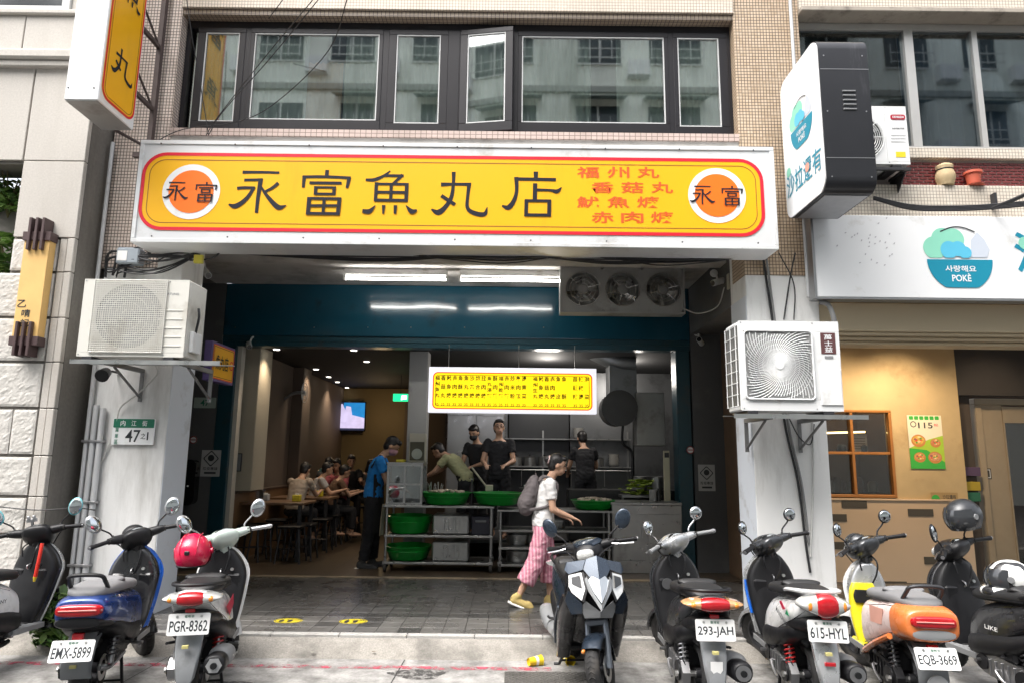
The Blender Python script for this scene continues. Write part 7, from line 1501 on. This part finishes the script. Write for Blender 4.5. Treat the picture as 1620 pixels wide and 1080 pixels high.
for i, (px, py) in enumerate(((438, 549), (560, 551), (580, 572), (500, 584), (520, 596), (534, 604), (549, 613))):
    u_, up_ = P(px, py, 1.0).x, P(px, py, 1.0).z - EYE; d = (3.29 - EYE) / up_; x = u_ * d
    if d < 10.3 or d > 16.3: d = min(16.2, max(10.4, d)); x = u_ * d
    t = thing('downlight', 'small round lit downlight in the black dining room ceiling', 'lamp', (x, d, 3.29), 'downlights in the dining room ceiling'); b = M(); b.lathe([(.06, 0), (.062, -.004), (.045, -.002)], (x, d, 3.297), (0, 0, 1), 18); b.build('trim', WHT, t); b = M(); b.cyl((x, d, 3.288), (x, d, 3.292), .045, n=16); b.build('lamp', DL, t)
    if i in (0, 2, 3, 5): dl = spotlamp((x, d, 3.27), 19, (1, .80, .58)); dl.rotation_euler = (0, 0, 0)
pointlamp((.6, 11.3, 3.1), 15, (1, .93, .85), .2); pointlamp((2.0, 11.5, 3.1), 11, (1, .93, .85), .2); pointlamp((-3.0, 15.5, 2.6), 4, (1, .72, .4), .1)  # unseen point lamps added to brighten kitchen and dining room
# warm spot lamps of the neighbour arcade
for i, (px, e) in enumerate(((1440, 20), (1345, 11), (1600, 6))):
    x = P(px, 600, 9.0).x; t = thing('downlight', ('lit warm downlight above the food poster', 'lit warm downlight above the orange window', 'lit warm downlight before the beige door')[i], 'lamp', (x, 8.5, 3.35)); b = M(); b.lathe([(.05, 0), (.065, -.01), (.04, -.005)], (x, 8.5, 3.357), (0, 0, 1), 18); b.build('trim', WHT, t); b = M(); b.cyl((x, 8.5, 3.346), (x, 8.5, 3.351), .04, n=16); b.build('lamp', mat('lit warm lamp', (1, .72, .38), .4, var=0, emit=12), t); spotlamp((x, 8.5, 3.335), e * 3.4, (1, .76, .50))
pointlamp(((wx0 + wx1) / 2, 10.1, 2.9), 7.0, (1, .75, .5), .1)
for i in range(8):
    x = wx0 + .15 + i * (wx1 - wx0 - .3) / 7; z = zm + .022 if i % 3 == 0 else wz0 + .06; hh = .1 + .05 * (i % 3); t = thing('jar', 'dark jar on the shelf behind the orange window', 'jar', (x, 9.7, z), 'jars behind the orange framed window'); b = M(); b.lathe([(.001, 0), (.06, .001), (.065, hh * .7), (.04, hh), (.001, hh)], (x, 9.7, z), (0, 0, 1), 16); b.build('body', mat('shelf jar %d' % (i % 3), ((.05, .05, .05), (.25, .22, .18), (.12, .06, .03))[i % 3], .3), t, 50)
sh_ = M(); sh_.box(wx0, wx1, 9.62, 9.8, zm, zm + .02); tag(sh_.build('window_shelf', WAINS, None, 0), 'wooden shelf behind the orange framed window', 'shelf')

t = thing('card', 'white printed card standing on the shelf behind the orange window', 'card', (wx1 - .35, 9.68, zm + .02)); b = M(); b.box(wx1 - .42, wx1 - .20, 9.66, 9.67, zm + .021, zm + .27, .002); f = b.build('card_sheet', mat('card paper', (.55, .50, .42), .6), t); b = M()
for k in range(5): b.box(wx1 - .39, wx1 - .23, 9.656, 9.66, zm + .06 + .035 * k, zm + .072 + .035 * k)
b.build('text_lines', mat('card print', (.2, .15, .12), .6), f, 0)
t = thing('yellow_stick', 'thin yellow lit rod across the upper panes of the orange window', 'lamp', ((wx0 + wx1) / 2, 9.9, zm + .35)); b = M(); b.cyl((wx0 + .1, 9.9, zm + .28), (wx1 - .1, 9.9, zm + .31), .012, n=8); b.build('rod', mat('glowing yellow stick', (1, .75, .3), .4, var=0, emit=2.5), t)  # yellow stick given an emission of its own

# ================================================================== KITCHEN CLUTTER
rk = thing('wall_rack', 'steel wall rack with rail on the dark kitchen wall behind the cooks', 'rack', (.5, 12.8, 1.6))
for z in (1.55, 2.05):
    b = M(); b.box(-.95, 2.2, 12.62, 12.88, z - .025, z, .004); b.build('shelf', SSD, rk)
b = M(); b.tube([(-.95, 12.6, 1.48), (2.2, 12.6, 1.48)], .012, 8); b.build('rail', SSD, rk)
b = M()
for x in (-.93, .6, 2.18): b.box(x - .015, x + .015, 12.86, 12.899, 1.3, 2.2)
b.build('upright', SSD, rk, 0)
BOWLW = mat('white bowl', (.62, .61, .58), .3, var=.05); BAGC = mat('clear bag', (.45, .43, .38), .4, var=.2, bump=.8, bs=25)
def stack(name, label, cat, x, y, z, r, n, h, m, group):
    t = thing(name, label, cat, (x, y, z), group); b = M()
    for k in range(n): b.lathe([(r * .55, k * h), (r * .85, k * h + h * .8), (r, k * h + h * 1.6), (r * .95, k * h + h * 1.6), (r * .5, k * h + .004)], (x, y, z), (0, 0, 1), 18)
    b.build('bowls', m, t, 50)
for i, x in enumerate((-.75, -.48, -.2, .95, 1.25, 1.9)): stack('bowl_stack', 'stack of white bowls on the kitchen wall rack', 'bowls', x, 12.75, 1.551 if i % 2 else 2.051, .10, 5 + i % 3, .03, BOWLW, 'bowl stacks on the kitchen rack')
for i, x in enumerate((.1, .35, .62, 1.6)):
    t = thing('stock_pot', 'lidded steel pot on the kitchen wall rack', 'pot', (x, 12.75, 1.551), 'lidded pots on the kitchen rack'); b = M(); b.lathe([(.001, .001), (.11, .002), (.11, .15), (.118, .155), (.02, .18), (.001, .18)], (x, 12.75, 1.551), (0, 0, 1), 20); b.build('pot_body', SSD, t, 50); b = M(); b.ell((x, 12.75, 1.745), .02, 10, 6); b.build('knob', BLK, t)
for i, x in enumerate((-.6, -.35, .2, .45, 1.1, 1.4, 1.7)):
    t = thing('ladle', 'steel ladle hanging from the kitchen rail', 'ladle', (x, 12.58, 1.2), 'ladles hanging from the kitchen rail'); b = M(); b.tube([(x, 12.59, 1.49), (x, 12.575, 1.2)], .007, 6); b.build('handle', STEEL, t); b = M(); b.lathe([(.001, -.04), (.03, -.03), (.05, 0), (.047, 0)], (x, 12.56, 1.17), (0, 0, 1), 16); b.build('scoop', STEEL, t, 60)
for i, (px, d, z, s) in enumerate(((820, 10.05, zB[2], .16), (850, 10.0, zB[2], .14), (880, 10.0, zB[1], .13), (820, 10.0, zB[3], .17), (900, 10.05, zB[3], .16), (860, 10.05, zB[3], .13))):
    lab = ('steel pot at the left of the rack cart middle shelf', 'clear bag beside the pot on the rack cart', 'steel bowl on the rack cart upper shelf', 'big steel pot on the rack cart bottom shelf', 'clear bag behind the woman on the bottom shelf', 'small steel pot on the rack cart bottom shelf')[i]; q = P(px, 850, d); bag = i in (1, 4)
    t = thing('plastic_bag' if bag else 'steel_pot', lab, 'bag' if bag else 'pot', (q.x, d, z)); b = M()
    if bag: b.ell((q.x, d, z + s * .7), (s, s * .8, s * .7), 14, 10); b.tube([(q.x, d, z + s * 1.3), (q.x + .02, d, z + s * 1.7)], [.04, .015], 8); b.build('bag_body', BAGC, t, 60)
    else: b.lathe([(.001, .001), (s * .9, .002), (s, .03), (s, s * .9), (s * 1.08, s * .92), (s * .95, s * .9)], (q.x, d, z), (0, 0, 1), 24); b.build('pot_body', SSD, t, 50); b = M(); [b.tube([(q.x + k * s, d - .03, z + s * .7), (q.x + k * (s + .05), d, z + s * .7), (q.x + k * s, d + .03, z + s * .7)], .007, 6, 3) for k in (-1, 1)]; b.build('handle', SSD, t)
for i, (px, z0_) in enumerate(((676, zA[0]), (683, zA[0]), (694, zA[0]))):
    q = P(px, 780, 10.18); t = thing('utensil_pot', ('steel tin of chopsticks by the grey pillar', 'steel tin of spoons right of the chopsticks', 'squat steel tin behind the heaped basin')[i], 'tin', (q.x, 10.18, z0_)); b = M(); b.lathe([(.001, 0), (.055, .001), (.058, .16), (.052, .158)], (q.x, 10.18, z0_), (0, 0, 1), 18); b.build('tin_body', SSD, t, 50); b = M()
    for k in range(7): a = k * .9; b.tube([(q.x + .02 * math.cos(a), 10.18 + .02 * math.sin(a), z0_ + .1), (q.x + .06 * math.cos(a), 10.18 + .05 * math.sin(a), z0_ + .26 + .02 * (k % 3))], .005, 5)
    b.build('utensils', STEEL, t)
t = thing('fridge', 'tall steel refrigerator with double doors behind the cooks', 'fridge', (-.45, 12.3, KF)); b = M(); x0, x1 = P(706, 700, 12.2).x, P(798, 700, 12.2).x; z1 = P(750, 652, 12.2).z; b.box(x0, x1, 12.22, 12.55, KF, z1, .01); fb = b.build('body', mat('brushed fridge steel', (.42, .42, .42), .34, .85, var=.2, vs=2.5, rvar=.12), t)
for k in range(2): w = (x1 - x0) / 2; b = M(); b.box(x0 + w * k + .012, x0 + w * (k + 1) - .012, 12.19, 12.22, KF + .1, z1 - .05, .008); d_ = b.build('door', MATS['brushed fridge steel'], t); b = M(); xx = x0 + w * (.86 if k == 0 else 1.14); b.tube([(xx, 12.18, 1.35), (xx, 12.15, 1.38), (xx, 12.15, 1.62), (xx, 12.18, 1.65)], .01, 6); b.build('handle', STEEL, d_)
# ================================================================== CABLES, PIPES, SMALL THINGS
CBL = mat('black cable', (.015, .015, .017), .55, var=.1); CBG = mat('grey cable', (.20, .20, .20), .6, var=.1); CBW = mat('white cable', (.55, .55, .53), .6, var=.1)
def cable(label, pts, r=.008, m=CBL, group=None, k=6):
    b = M(); b.tube([P(*p) if len(p) == 3 else p for p in pts], r, 6, k); return tag(b.build('cable', m), label, 'cable', group)
G1 = 'black cables slung under the yellow sign'
for i in range(9):
    o = rnd.uniform(-3, 3); d = 6.98 - .012 * i; s = rnd.uniform(-6, 6)
    xs = [330, 470, 610, 740, 850, 960, 1060, 1165] if i < 5 else [640, 720, 800, 880, 960, 1040, 1110, 1168]
    cable('black cable slung along the beam under the yellow sign', [(x, 397 + o + (9 + s) * math.sin(PI * j / 3.5) ** 2 + .012 * (x - 330), d) for j, x in enumerate(xs)], rnd.choice((.007, .010, .013)), CBL, G1)
G2 = 'tangled cables above the left air conditioner'
for i in range(14):
    x0 = rnd.uniform(165, 200); x1 = rnd.uniform(215, 345); y0 = rnd.uniform(396, 432); y1 = rnd.uniform(392, 415)
    cable('black cable tangled above the left air conditioner', [(x0, rnd.uniform(415, 440), 6.95), (x0 + 10, y0, 6.9), ((x0 + x1) / 2, (y0 + y1) / 2 + rnd.uniform(-10, 18), 6.85), (x1, y1, 6.93), (x1 + 12, y1 - 8, 6.98)], rnd.choice((.006, .009, .012)), CBL, G2)
cable('looped black cable hanging right of the junction box', [(300, 412, 6.9), (330, 410, 6.9), (347, 400, 6.9), (340, 389, 6.93), (320, 388, 6.96)], .009)
G3 = 'wires crossing in front of the dark window band'
for ii, pts in enumerate(([(512, -20, 5.6), (420, 90, 6.3), (345, 185, 6.8), (326, 215, 6.9)], [(520, -20, 5.6), (428, 92, 6.3), (352, 178, 6.8), (330, 214, 6.92)], [(552, -10, 5.5), (520, 80, 6.0), (440, 160, 6.5), (380, 192, 6.8), (290, 205, 6.9), (240, 228, 6.9)], [(294, -10, 6.6), (304, 60, 6.7), (318, 140, 6.85), (330, 215, 6.9)], [(425, 30, 6.7), (455, -10, 6.4)])):
    cable('thin black wire crossing the dark window band, ' + ('upper of the close pair', 'lower of the close pair', 'sagging long one running down left', 'falling past the leftmost window', 'short piece above the second window')[ii], pts, .005, CBL, G3)
G4 = 'cables running down the right column'
for ii, (pts, m, r) in enumerate((([(1206, 398, 6.9), (1212, 440, 6.96), (1222, 508, 6.97), (1240, 660, 6.98), (1262, 760, 6.985), (1275, 860, 6.985), (1282, 905, 6.985)], CBL, .012), ([(1211, 398, 6.9), (1218, 450, 6.96), (1226, 510, 6.97), (1246, 665, 6.98), (1268, 765, 6.985), (1280, 860, 6.985)], CBG, .012), ([(1258, 400, 6.9), (1250, 440, 6.95), (1240, 506, 6.96)], CBL, .008), ([(1232, 400, 6.9), (1256, 450, 6.95), (1256, 506, 6.96)], CBL, .006),
                  ([(1248, 660, 6.98), (1264, 690, 6.96), (1282, 702, 6.97), (1288, 670, 6.98)], CBL, .006), ([(1285, 660, 6.98), (1287, 750, 6.985), (1282, 880, 6.985)], CBW, .010))):
    cable(('thick black cable running the full height of the right column', 'grey cable beside the thick black one on the right column', 'black cable leaning left above the right air conditioner', 'thin black cable crossing above the right air conditioner', 'looped black cable under the right air conditioner', 'white cable at the right edge of the right column')[ii], pts, r, m, G4)
cable('white cable curling down the left column below the bracket', [(245, 575, 6.97), (248, 592, 6.97), (215, 625, 6.97), (190, 645, 6.97), (182, 680, 6.98), (160, 730, 6.98), (140, 760, 6.95)], .007, CBW)
cable('thin grey wire along the stone wall and column', [(0, 801, 6.58), (60, 806, 6.58), (120, 803, 6.7), (150, 806, 6.95)], .006, CBL)
cable('white cable loop beside the right fan box', [(1080, 488, 8.7), (1105, 496, 8.6), (1135, 485, 8.4), (1146, 455, 8.2)], .008, CBW)
G5 = 'cables along the tiled ledge above the poke board'
for i in range(4): cable('black cable along the ledge above the poke board', [(1382, 312 + i, 6.85), (1440, 325 + 2 * i, 6.85), (1500, 327 + 2 * i, 6.85), (1560, 325 + 2 * i, 6.84), (1640, 318 + 2 * i, 6.8)], .012, CBL, G5)
t = thing('cable_clamp', 'black cable clamp bracket above the poke board', 'bracket', P(1580, 322, 6.85)); b = M(); b.tube([P(1570, 330, 6.8), P(1600, 318, 6.6), P(1640, 300, 6.4)], .022, 8, 3); b.build('strut', CBL, t); b = M(); a = P(1571, 306, 6.88); c = P(1577, 330, 6.88); b.box(a.x, c.x, 6.86, 6.93, c.z, a.z); b.build('plate', DKMET, t)
# conduits on the left column
PV = mat('grey white conduit', (.55, .56, .57), .5, var=.08, dirt=.15, dcol=(.35, .34, .33), world=True)
G6 = 'vertical conduits on the left column'
for i, (px, y1, r) in enumerate(((136, 575, .022), (146, 640, .028), (157, 645, .028))):
    x = P(px, 700, 6.95).x; t = thing('conduit', ('thin conduit at the left edge of the left column', 'middle thick conduit on the left column', 'right thick conduit on the left column')[i], 'pipe', (x, 6.95, .1), G6); b = M(); b.cyl((x, 6.955, .1), (x, 6.955, P(px, y1, 6.95).z), r, n=14); pi_ = b.build('pipe', PV, t)
    for z in (.6, 1.2, 1.8): b = M(); b.box(x - r - .012, x + r + .012, 6.92, 7.0, z, z + .025, .004); b.build('clip', ALU, pi_)
x = P(172, 300, 6.95).x; t = thing('conduit', 'tall white pipe beside the grey mosaic under the projecting sign', 'pipe', (x, 6.95, 3.2)); b = M(); b.cyl((x, 6.93, P(165, 445, 6.93).z), (x, 6.93, 5.0), .02, n=12); b.build('pipe', PV, t)
x = P(1263, 200, 6.93).x; t = thing('conduit', 'white vertical pipe at the right edge of the brown mosaic pilaster', 'pipe', (x, 6.93, 3.3)); b = M(); b.cyl((x, 6.94, P(1282, 470, 6.94).z), (x, 6.94, 8.5), .018, n=12); b.build('pipe', PV, t)
t = thing('junction_box', 'blue grey junction box among cables on the left column top', 'box', P(203, 405, 6.85)); a, c = P(186, 392, 6.86), P(220, 418, 6.86); b = M(); b.box(a.x, c.x, 6.84, 6.97, c.z, a.z, .015); b.build('body', mat('blue grey box', (.30, .34, .38), .4), t); b = M(); b.box(a.x + .02, a.x + .12, 6.835, 6.84, c.z + .03, a.z - .04); b.build('label', WHT, t, 0)
t = thing('cable_tag', 'yellow cable tag beside the looped black cable', 'tag', P(314, 411, 6.9)); b = M(); a, c = P(308, 404, 6.86), P(321, 417, 6.86); b.box(a.x, c.x, 6.84, 6.88, c.z, a.z, .004); b.build('tag', mat('tag yellow', (.55, .48, .05), .5), t)
t = thing('electric_meter', 'dark round topped meter box on the left grey wall', 'box', P(298, 760, 9.8)); a, c = P(286, 726, 9.8), P(309, 798, 9.8); b = M(); b.prism(rrect(c.x - a.x, a.z - c.z, .09, 6), ((a.x + c.x) / 2, 9.86, (a.z + c.z) / 2), X3, Z3, .14); b.build('case', BLKG, t, 40); b = M(); b.cyl(P(297, 768, 9.716), P(297, 768, 9.722), .012, n=10); b.build('knob', WHT, t)
t = thing('spotlight', 'black spotlight under the left air conditioner', 'lamp', P(170, 590, 6.85)); q = P(168, 588, 6.8); b = M(); b.cyl(q, q + Vector((.02, -.10, -.05)), .05, .065, 16); b.build('housing', BLK, t); b = M(); b.tube([q, q + Vector((0, .1, .02)), (q.x, 6.99, q.z + .02)], .012, 6); b.build('arm', BLK, t)
t = thing('junction_box', 'pale square switch box beside the right arcade camera', 'box', P(1160, 444, 8.0)); a, c = P(1152, 432, 8.0), P(1168, 457, 8.0); b = M(); b.box(a.x, c.x, 8.0, 8.08, c.z, a.z, .008); b.build('body', mat('cream box', (.50, .47, .38), .5), t); b = M(); b.cyl(P(1160, 444, 7.995), P(1160, 444, 7.999), .02, n=10); b.build('knob', GREYP, t)
b = M(); b.tube([P(1296, 478, 6.9), P(1310, 482, 6.88), P(1318, 500, 6.86), P(1320, 512, 6.86)], .025, 10, 4); tag(b.build('drain_pipe', CBG), 'bent grey drain hose under the poke board', 'pipe')
# pots on the neighbour ledge
zl_ = z_b + .0
def pot(label, px, m, plant=False):
    x = P(px, 290, 6.97).x; t = thing('flower_pot', label, 'pot', (x, 6.99, zl_)); b = M(); b.lathe([(.001, .001), (.058, .002), (.076, .135), (.090, .137), (.090, .162), (.078, .162), (.072, .135)], (x, 6.965, zl_ - .018), (0, 0, 1), 24); b.build('pot_body', m, t, 50)
    b = M(); b.lathe([(.001, 0), (.09, 0), (.098, .012), (.085, .01)], (x, 6.965, zl_ - .02), (0, 0, 1), 24); b.build('saucer', m, t); b = M(); b.ell((x, 6.965, zl_ + .115), (.070, .070, .015)); b.build('soil', mat('dry soil', (.10, .07, .05), .95), t)
pot('terracotta red flower pot on the maroon brick ledge', 1540, mat('red terracotta', (.52, .11, .06), .6, var=.12)); 
x = P(1496, 290, 6.97).x; t = thing('flower_pot', 'beige wrapped flower pot left of the red pot', 'pot', (x, 6.97, zl_)); b = M(); b.loft([(zl_ - .015, 6.965, .072, .072, 2.1, 1, x), (zl_ + .08, 6.965, .098, .095, 2.1, 1, x), (zl_ + .16, 6.965, .078, .078, 2.1, 1, x), (zl_ + .205, 6.965, .085, .08, 2.1, 1, x), (zl_ + .225, 6.965, .06, .055, 2.1, 1, x)], 20, 3, 'z', 2.1)
b.build('pot_body', mat('beige wrap', (.50, .38, .22), .8, var=.3, vs=15, bump=.5, bs=30), t, 50); b = M(); b.tube([(x + math.cos(a) * .080, 6.965 + math.sin(a) * .080, zl_ + .16) for a in [2 * PI * i / 16 for i in range(16)]], .008, 5, 1, True); b.build('tie', BLK, t)
# plants
LEAF = [mat('leaf green %d' % i, c, .5, var=.35, vs=9) for i, c in enumerate(((.10, .19, .035), (.16, .26, .06), (.06, .13, .03)))]
def shrub(label, c, n, rx, rz_, leaf=.05, name='shrub', seed=1):
    r = random.Random(seed); t = thing(name, label, 'plant', c); c = Vector(c)
    b = M()
    for i in range(7): a = r.random() * 6.3; b.tube([c, c + Vector((math.cos(a) * rx * .4, math.sin(a) * rx * .4, rz_ * .6)), c + Vector((math.cos(a) * rx * .8, math.sin(a) * rx * .8, rz_ * r.uniform(.8, 1.1)))], .006, 5, 3)
    b.build('stem', mat('plant stem', (.12, .10, .04), .7), t)
    for k in range(3):
        b = M()
        for i in range(n // 3):
            a = r.random() * 6.3; rr = rx * math.sqrt(r.random()); p = c + Vector((math.cos(a) * rr, math.sin(a) * rr, rz_ * r.uniform(.12, 1.15) * (1 - .3 * rr / rx)))
            q = Euler((r.uniform(-.9, .9), r.uniform(-.9, .9), r.random() * 6.3)).to_matrix(); L = leaf * r.uniform(.6, 1.3)
            b.add([p + q @ Vector(v) * L for v in ((-1, 0, 0), (-.3, .45, .08), (.4, .38, .06), (1, 0, -.15), (.4, -.38, .06), (-.3, -.45, .08), (0, 0, -.05))], [(0, 1, 6), (1, 2, 6), (2, 3, 6), (3, 4, 6), (4, 5, 6), (5, 0, 6)])
        b.build('foliage', LEAF[k], t, 0)
shrub('small green weed shrub growing at the foot of the stone building', (P(93, 1010, 6.3).x, 6.25, .05), 340, .17, .44, .06, seed=3)
shrub('leafy green plant in the wall recess at the left edge', (P(6, 345, 6.9).x, 6.95, P(6, 345, 6.95).z), 240, .20, .45, .06, seed=5); shrub('trailing green plant lower in the wall recess at the left edge', (P(4, 470, 6.8).x, 6.85, P(4, 478, 6.85).z), 320, .22, .75, .06, seed=9)
# litter and street marks
def cup(label, px, py, rz):
    x, y = 0, 0; q = P(px, py, 1.0); d = EYE / (EYE - q.z) * 1.0; d = EYE / (-(q.z - EYE)); c = Vector((q.x * d, d, .04)); t = thing('paper_cup', label, 'cup', c); m4 = Matrix.Translation(c) @ Matrix.Rotation(rz, 4, 'Z')
    b = M(m4); b.lathe([(.030, -.06), (.036, .0), (.042, .06), (.045, .062), (.040, .06), (.03, -.05), (.001, -.05)], (0, 0, 0), (1, 0, 0), 20); b.build('cup_body', mat('yellow print paper', (.75, .55, .02), .5, var=.25, vs=12), t, 50); b = M(m4); b.lathe([(.0365, -.002), (.0385, .022)], (0, 0, 0), (1, 0, 0), 20); b.build('white_band', WHT, t)
cup('crumpled yellow and white paper cup lying on the gutter', 846, 1053, .5); cup('yellow paper cup beside the front wheel of the navy scooter', 898, 1050, -1.2)
t = thing('drain_cover', 'dark diamond plate cover on the gutter in front of the navy scooter', 'drain cover', (.4, 5.66, 0)); b = M(); b.box(-.03, .66, 5.46, 5.84, -.01, .009, .002); pl_ = b.build('plate', mat('chequer plate', (.14, .135, .125), .55, .5, var=.2, dirt=.3, world=True), t, 0); b = M()
for i in range(26):
    for j in range(13): a = .7 if (i + j) % 2 else -.7; c = Vector((-.015 + i * .0265, 5.475 + j * .029, .0095)); b.tube([c - Vector((math.cos(a), math.sin(a), 0)) * .011, c + Vector((math.cos(a), math.sin(a), 0)) * .011], .003, 4)
tag(b.build('tread_pattern', mat('chequer plate'), t, 0), kind='stuff')
for i, (px, py) in enumerate(((456, 981), (559, 982))):
    q = P(px, py, 1); d = (EYE - .142) / (EYE - q.z); c = Vector((q.x * d, d, .1425)); t = thing('floor_sticker', ('left yellow oval footprint sticker on the arcade tiles', 'right yellow oval footprint sticker on the arcade tiles')[i], 'sticker', c, 'oval stickers on the arcade floor')
    b = M(); b.prism(disc(.135, 28, 0, 0, .10), c, X3, Y3, .001); f = b.build('sticker', mat('sticker yellow', (.60, .47, .02), .5, var=.2, vs=8, dirt=.2), t, 0); b = M()
    for s in (-1, 1): b.prism(disc(.022, 14, s * .04 - .02, -.01, .055), c + Z3 * .0012, X3, Y3, .0006)
    b.ring2d(disc(.125, 28, 0, 0, .092), disc(.117, 28, 0, 0, .085), c + Z3 * .0018, X3, Y3); b.build('footprint_print', PDK, f, 0); b = T(); b.text('請保持距離', c + X3 * .04 + Z3 * .002 + Y3 * .03, X3, Y3, .05, .001, fit=(.12, .025)); b.build('lettering', PDK, f, 0)
for i in range(22):
    px, py = rnd.uniform(60, 1250), rnd.uniform(1036, 1072); q = P(px, py, 1); d = EYE / (EYE - q.z); c = Vector((q.x * d, d, .012 if d < 6.1 else .05)); b = M(); s_ = rnd.uniform(.012, .03)
    b.add([c + Vector((math.cos(a) * s_ * rnd.uniform(.5, 1), math.sin(a) * s_ * rnd.uniform(.4, .8), rnd.uniform(-.002, .006))) for a in (0, 1.2, 2.5, 3.6, 5)], [(0, 1, 2, 3, 4)]); tag(b.build('litter_scrap', mat('dead leaf %d' % (i % 2), ((.12, .08, .04), (.3, .28, .24))[i % 2], .9), None, 0), 'dry leaf scrap lying on the gutter', 'litter', 'dry scraps on the gutter')
bpy.data.scenes.remove(tmp)
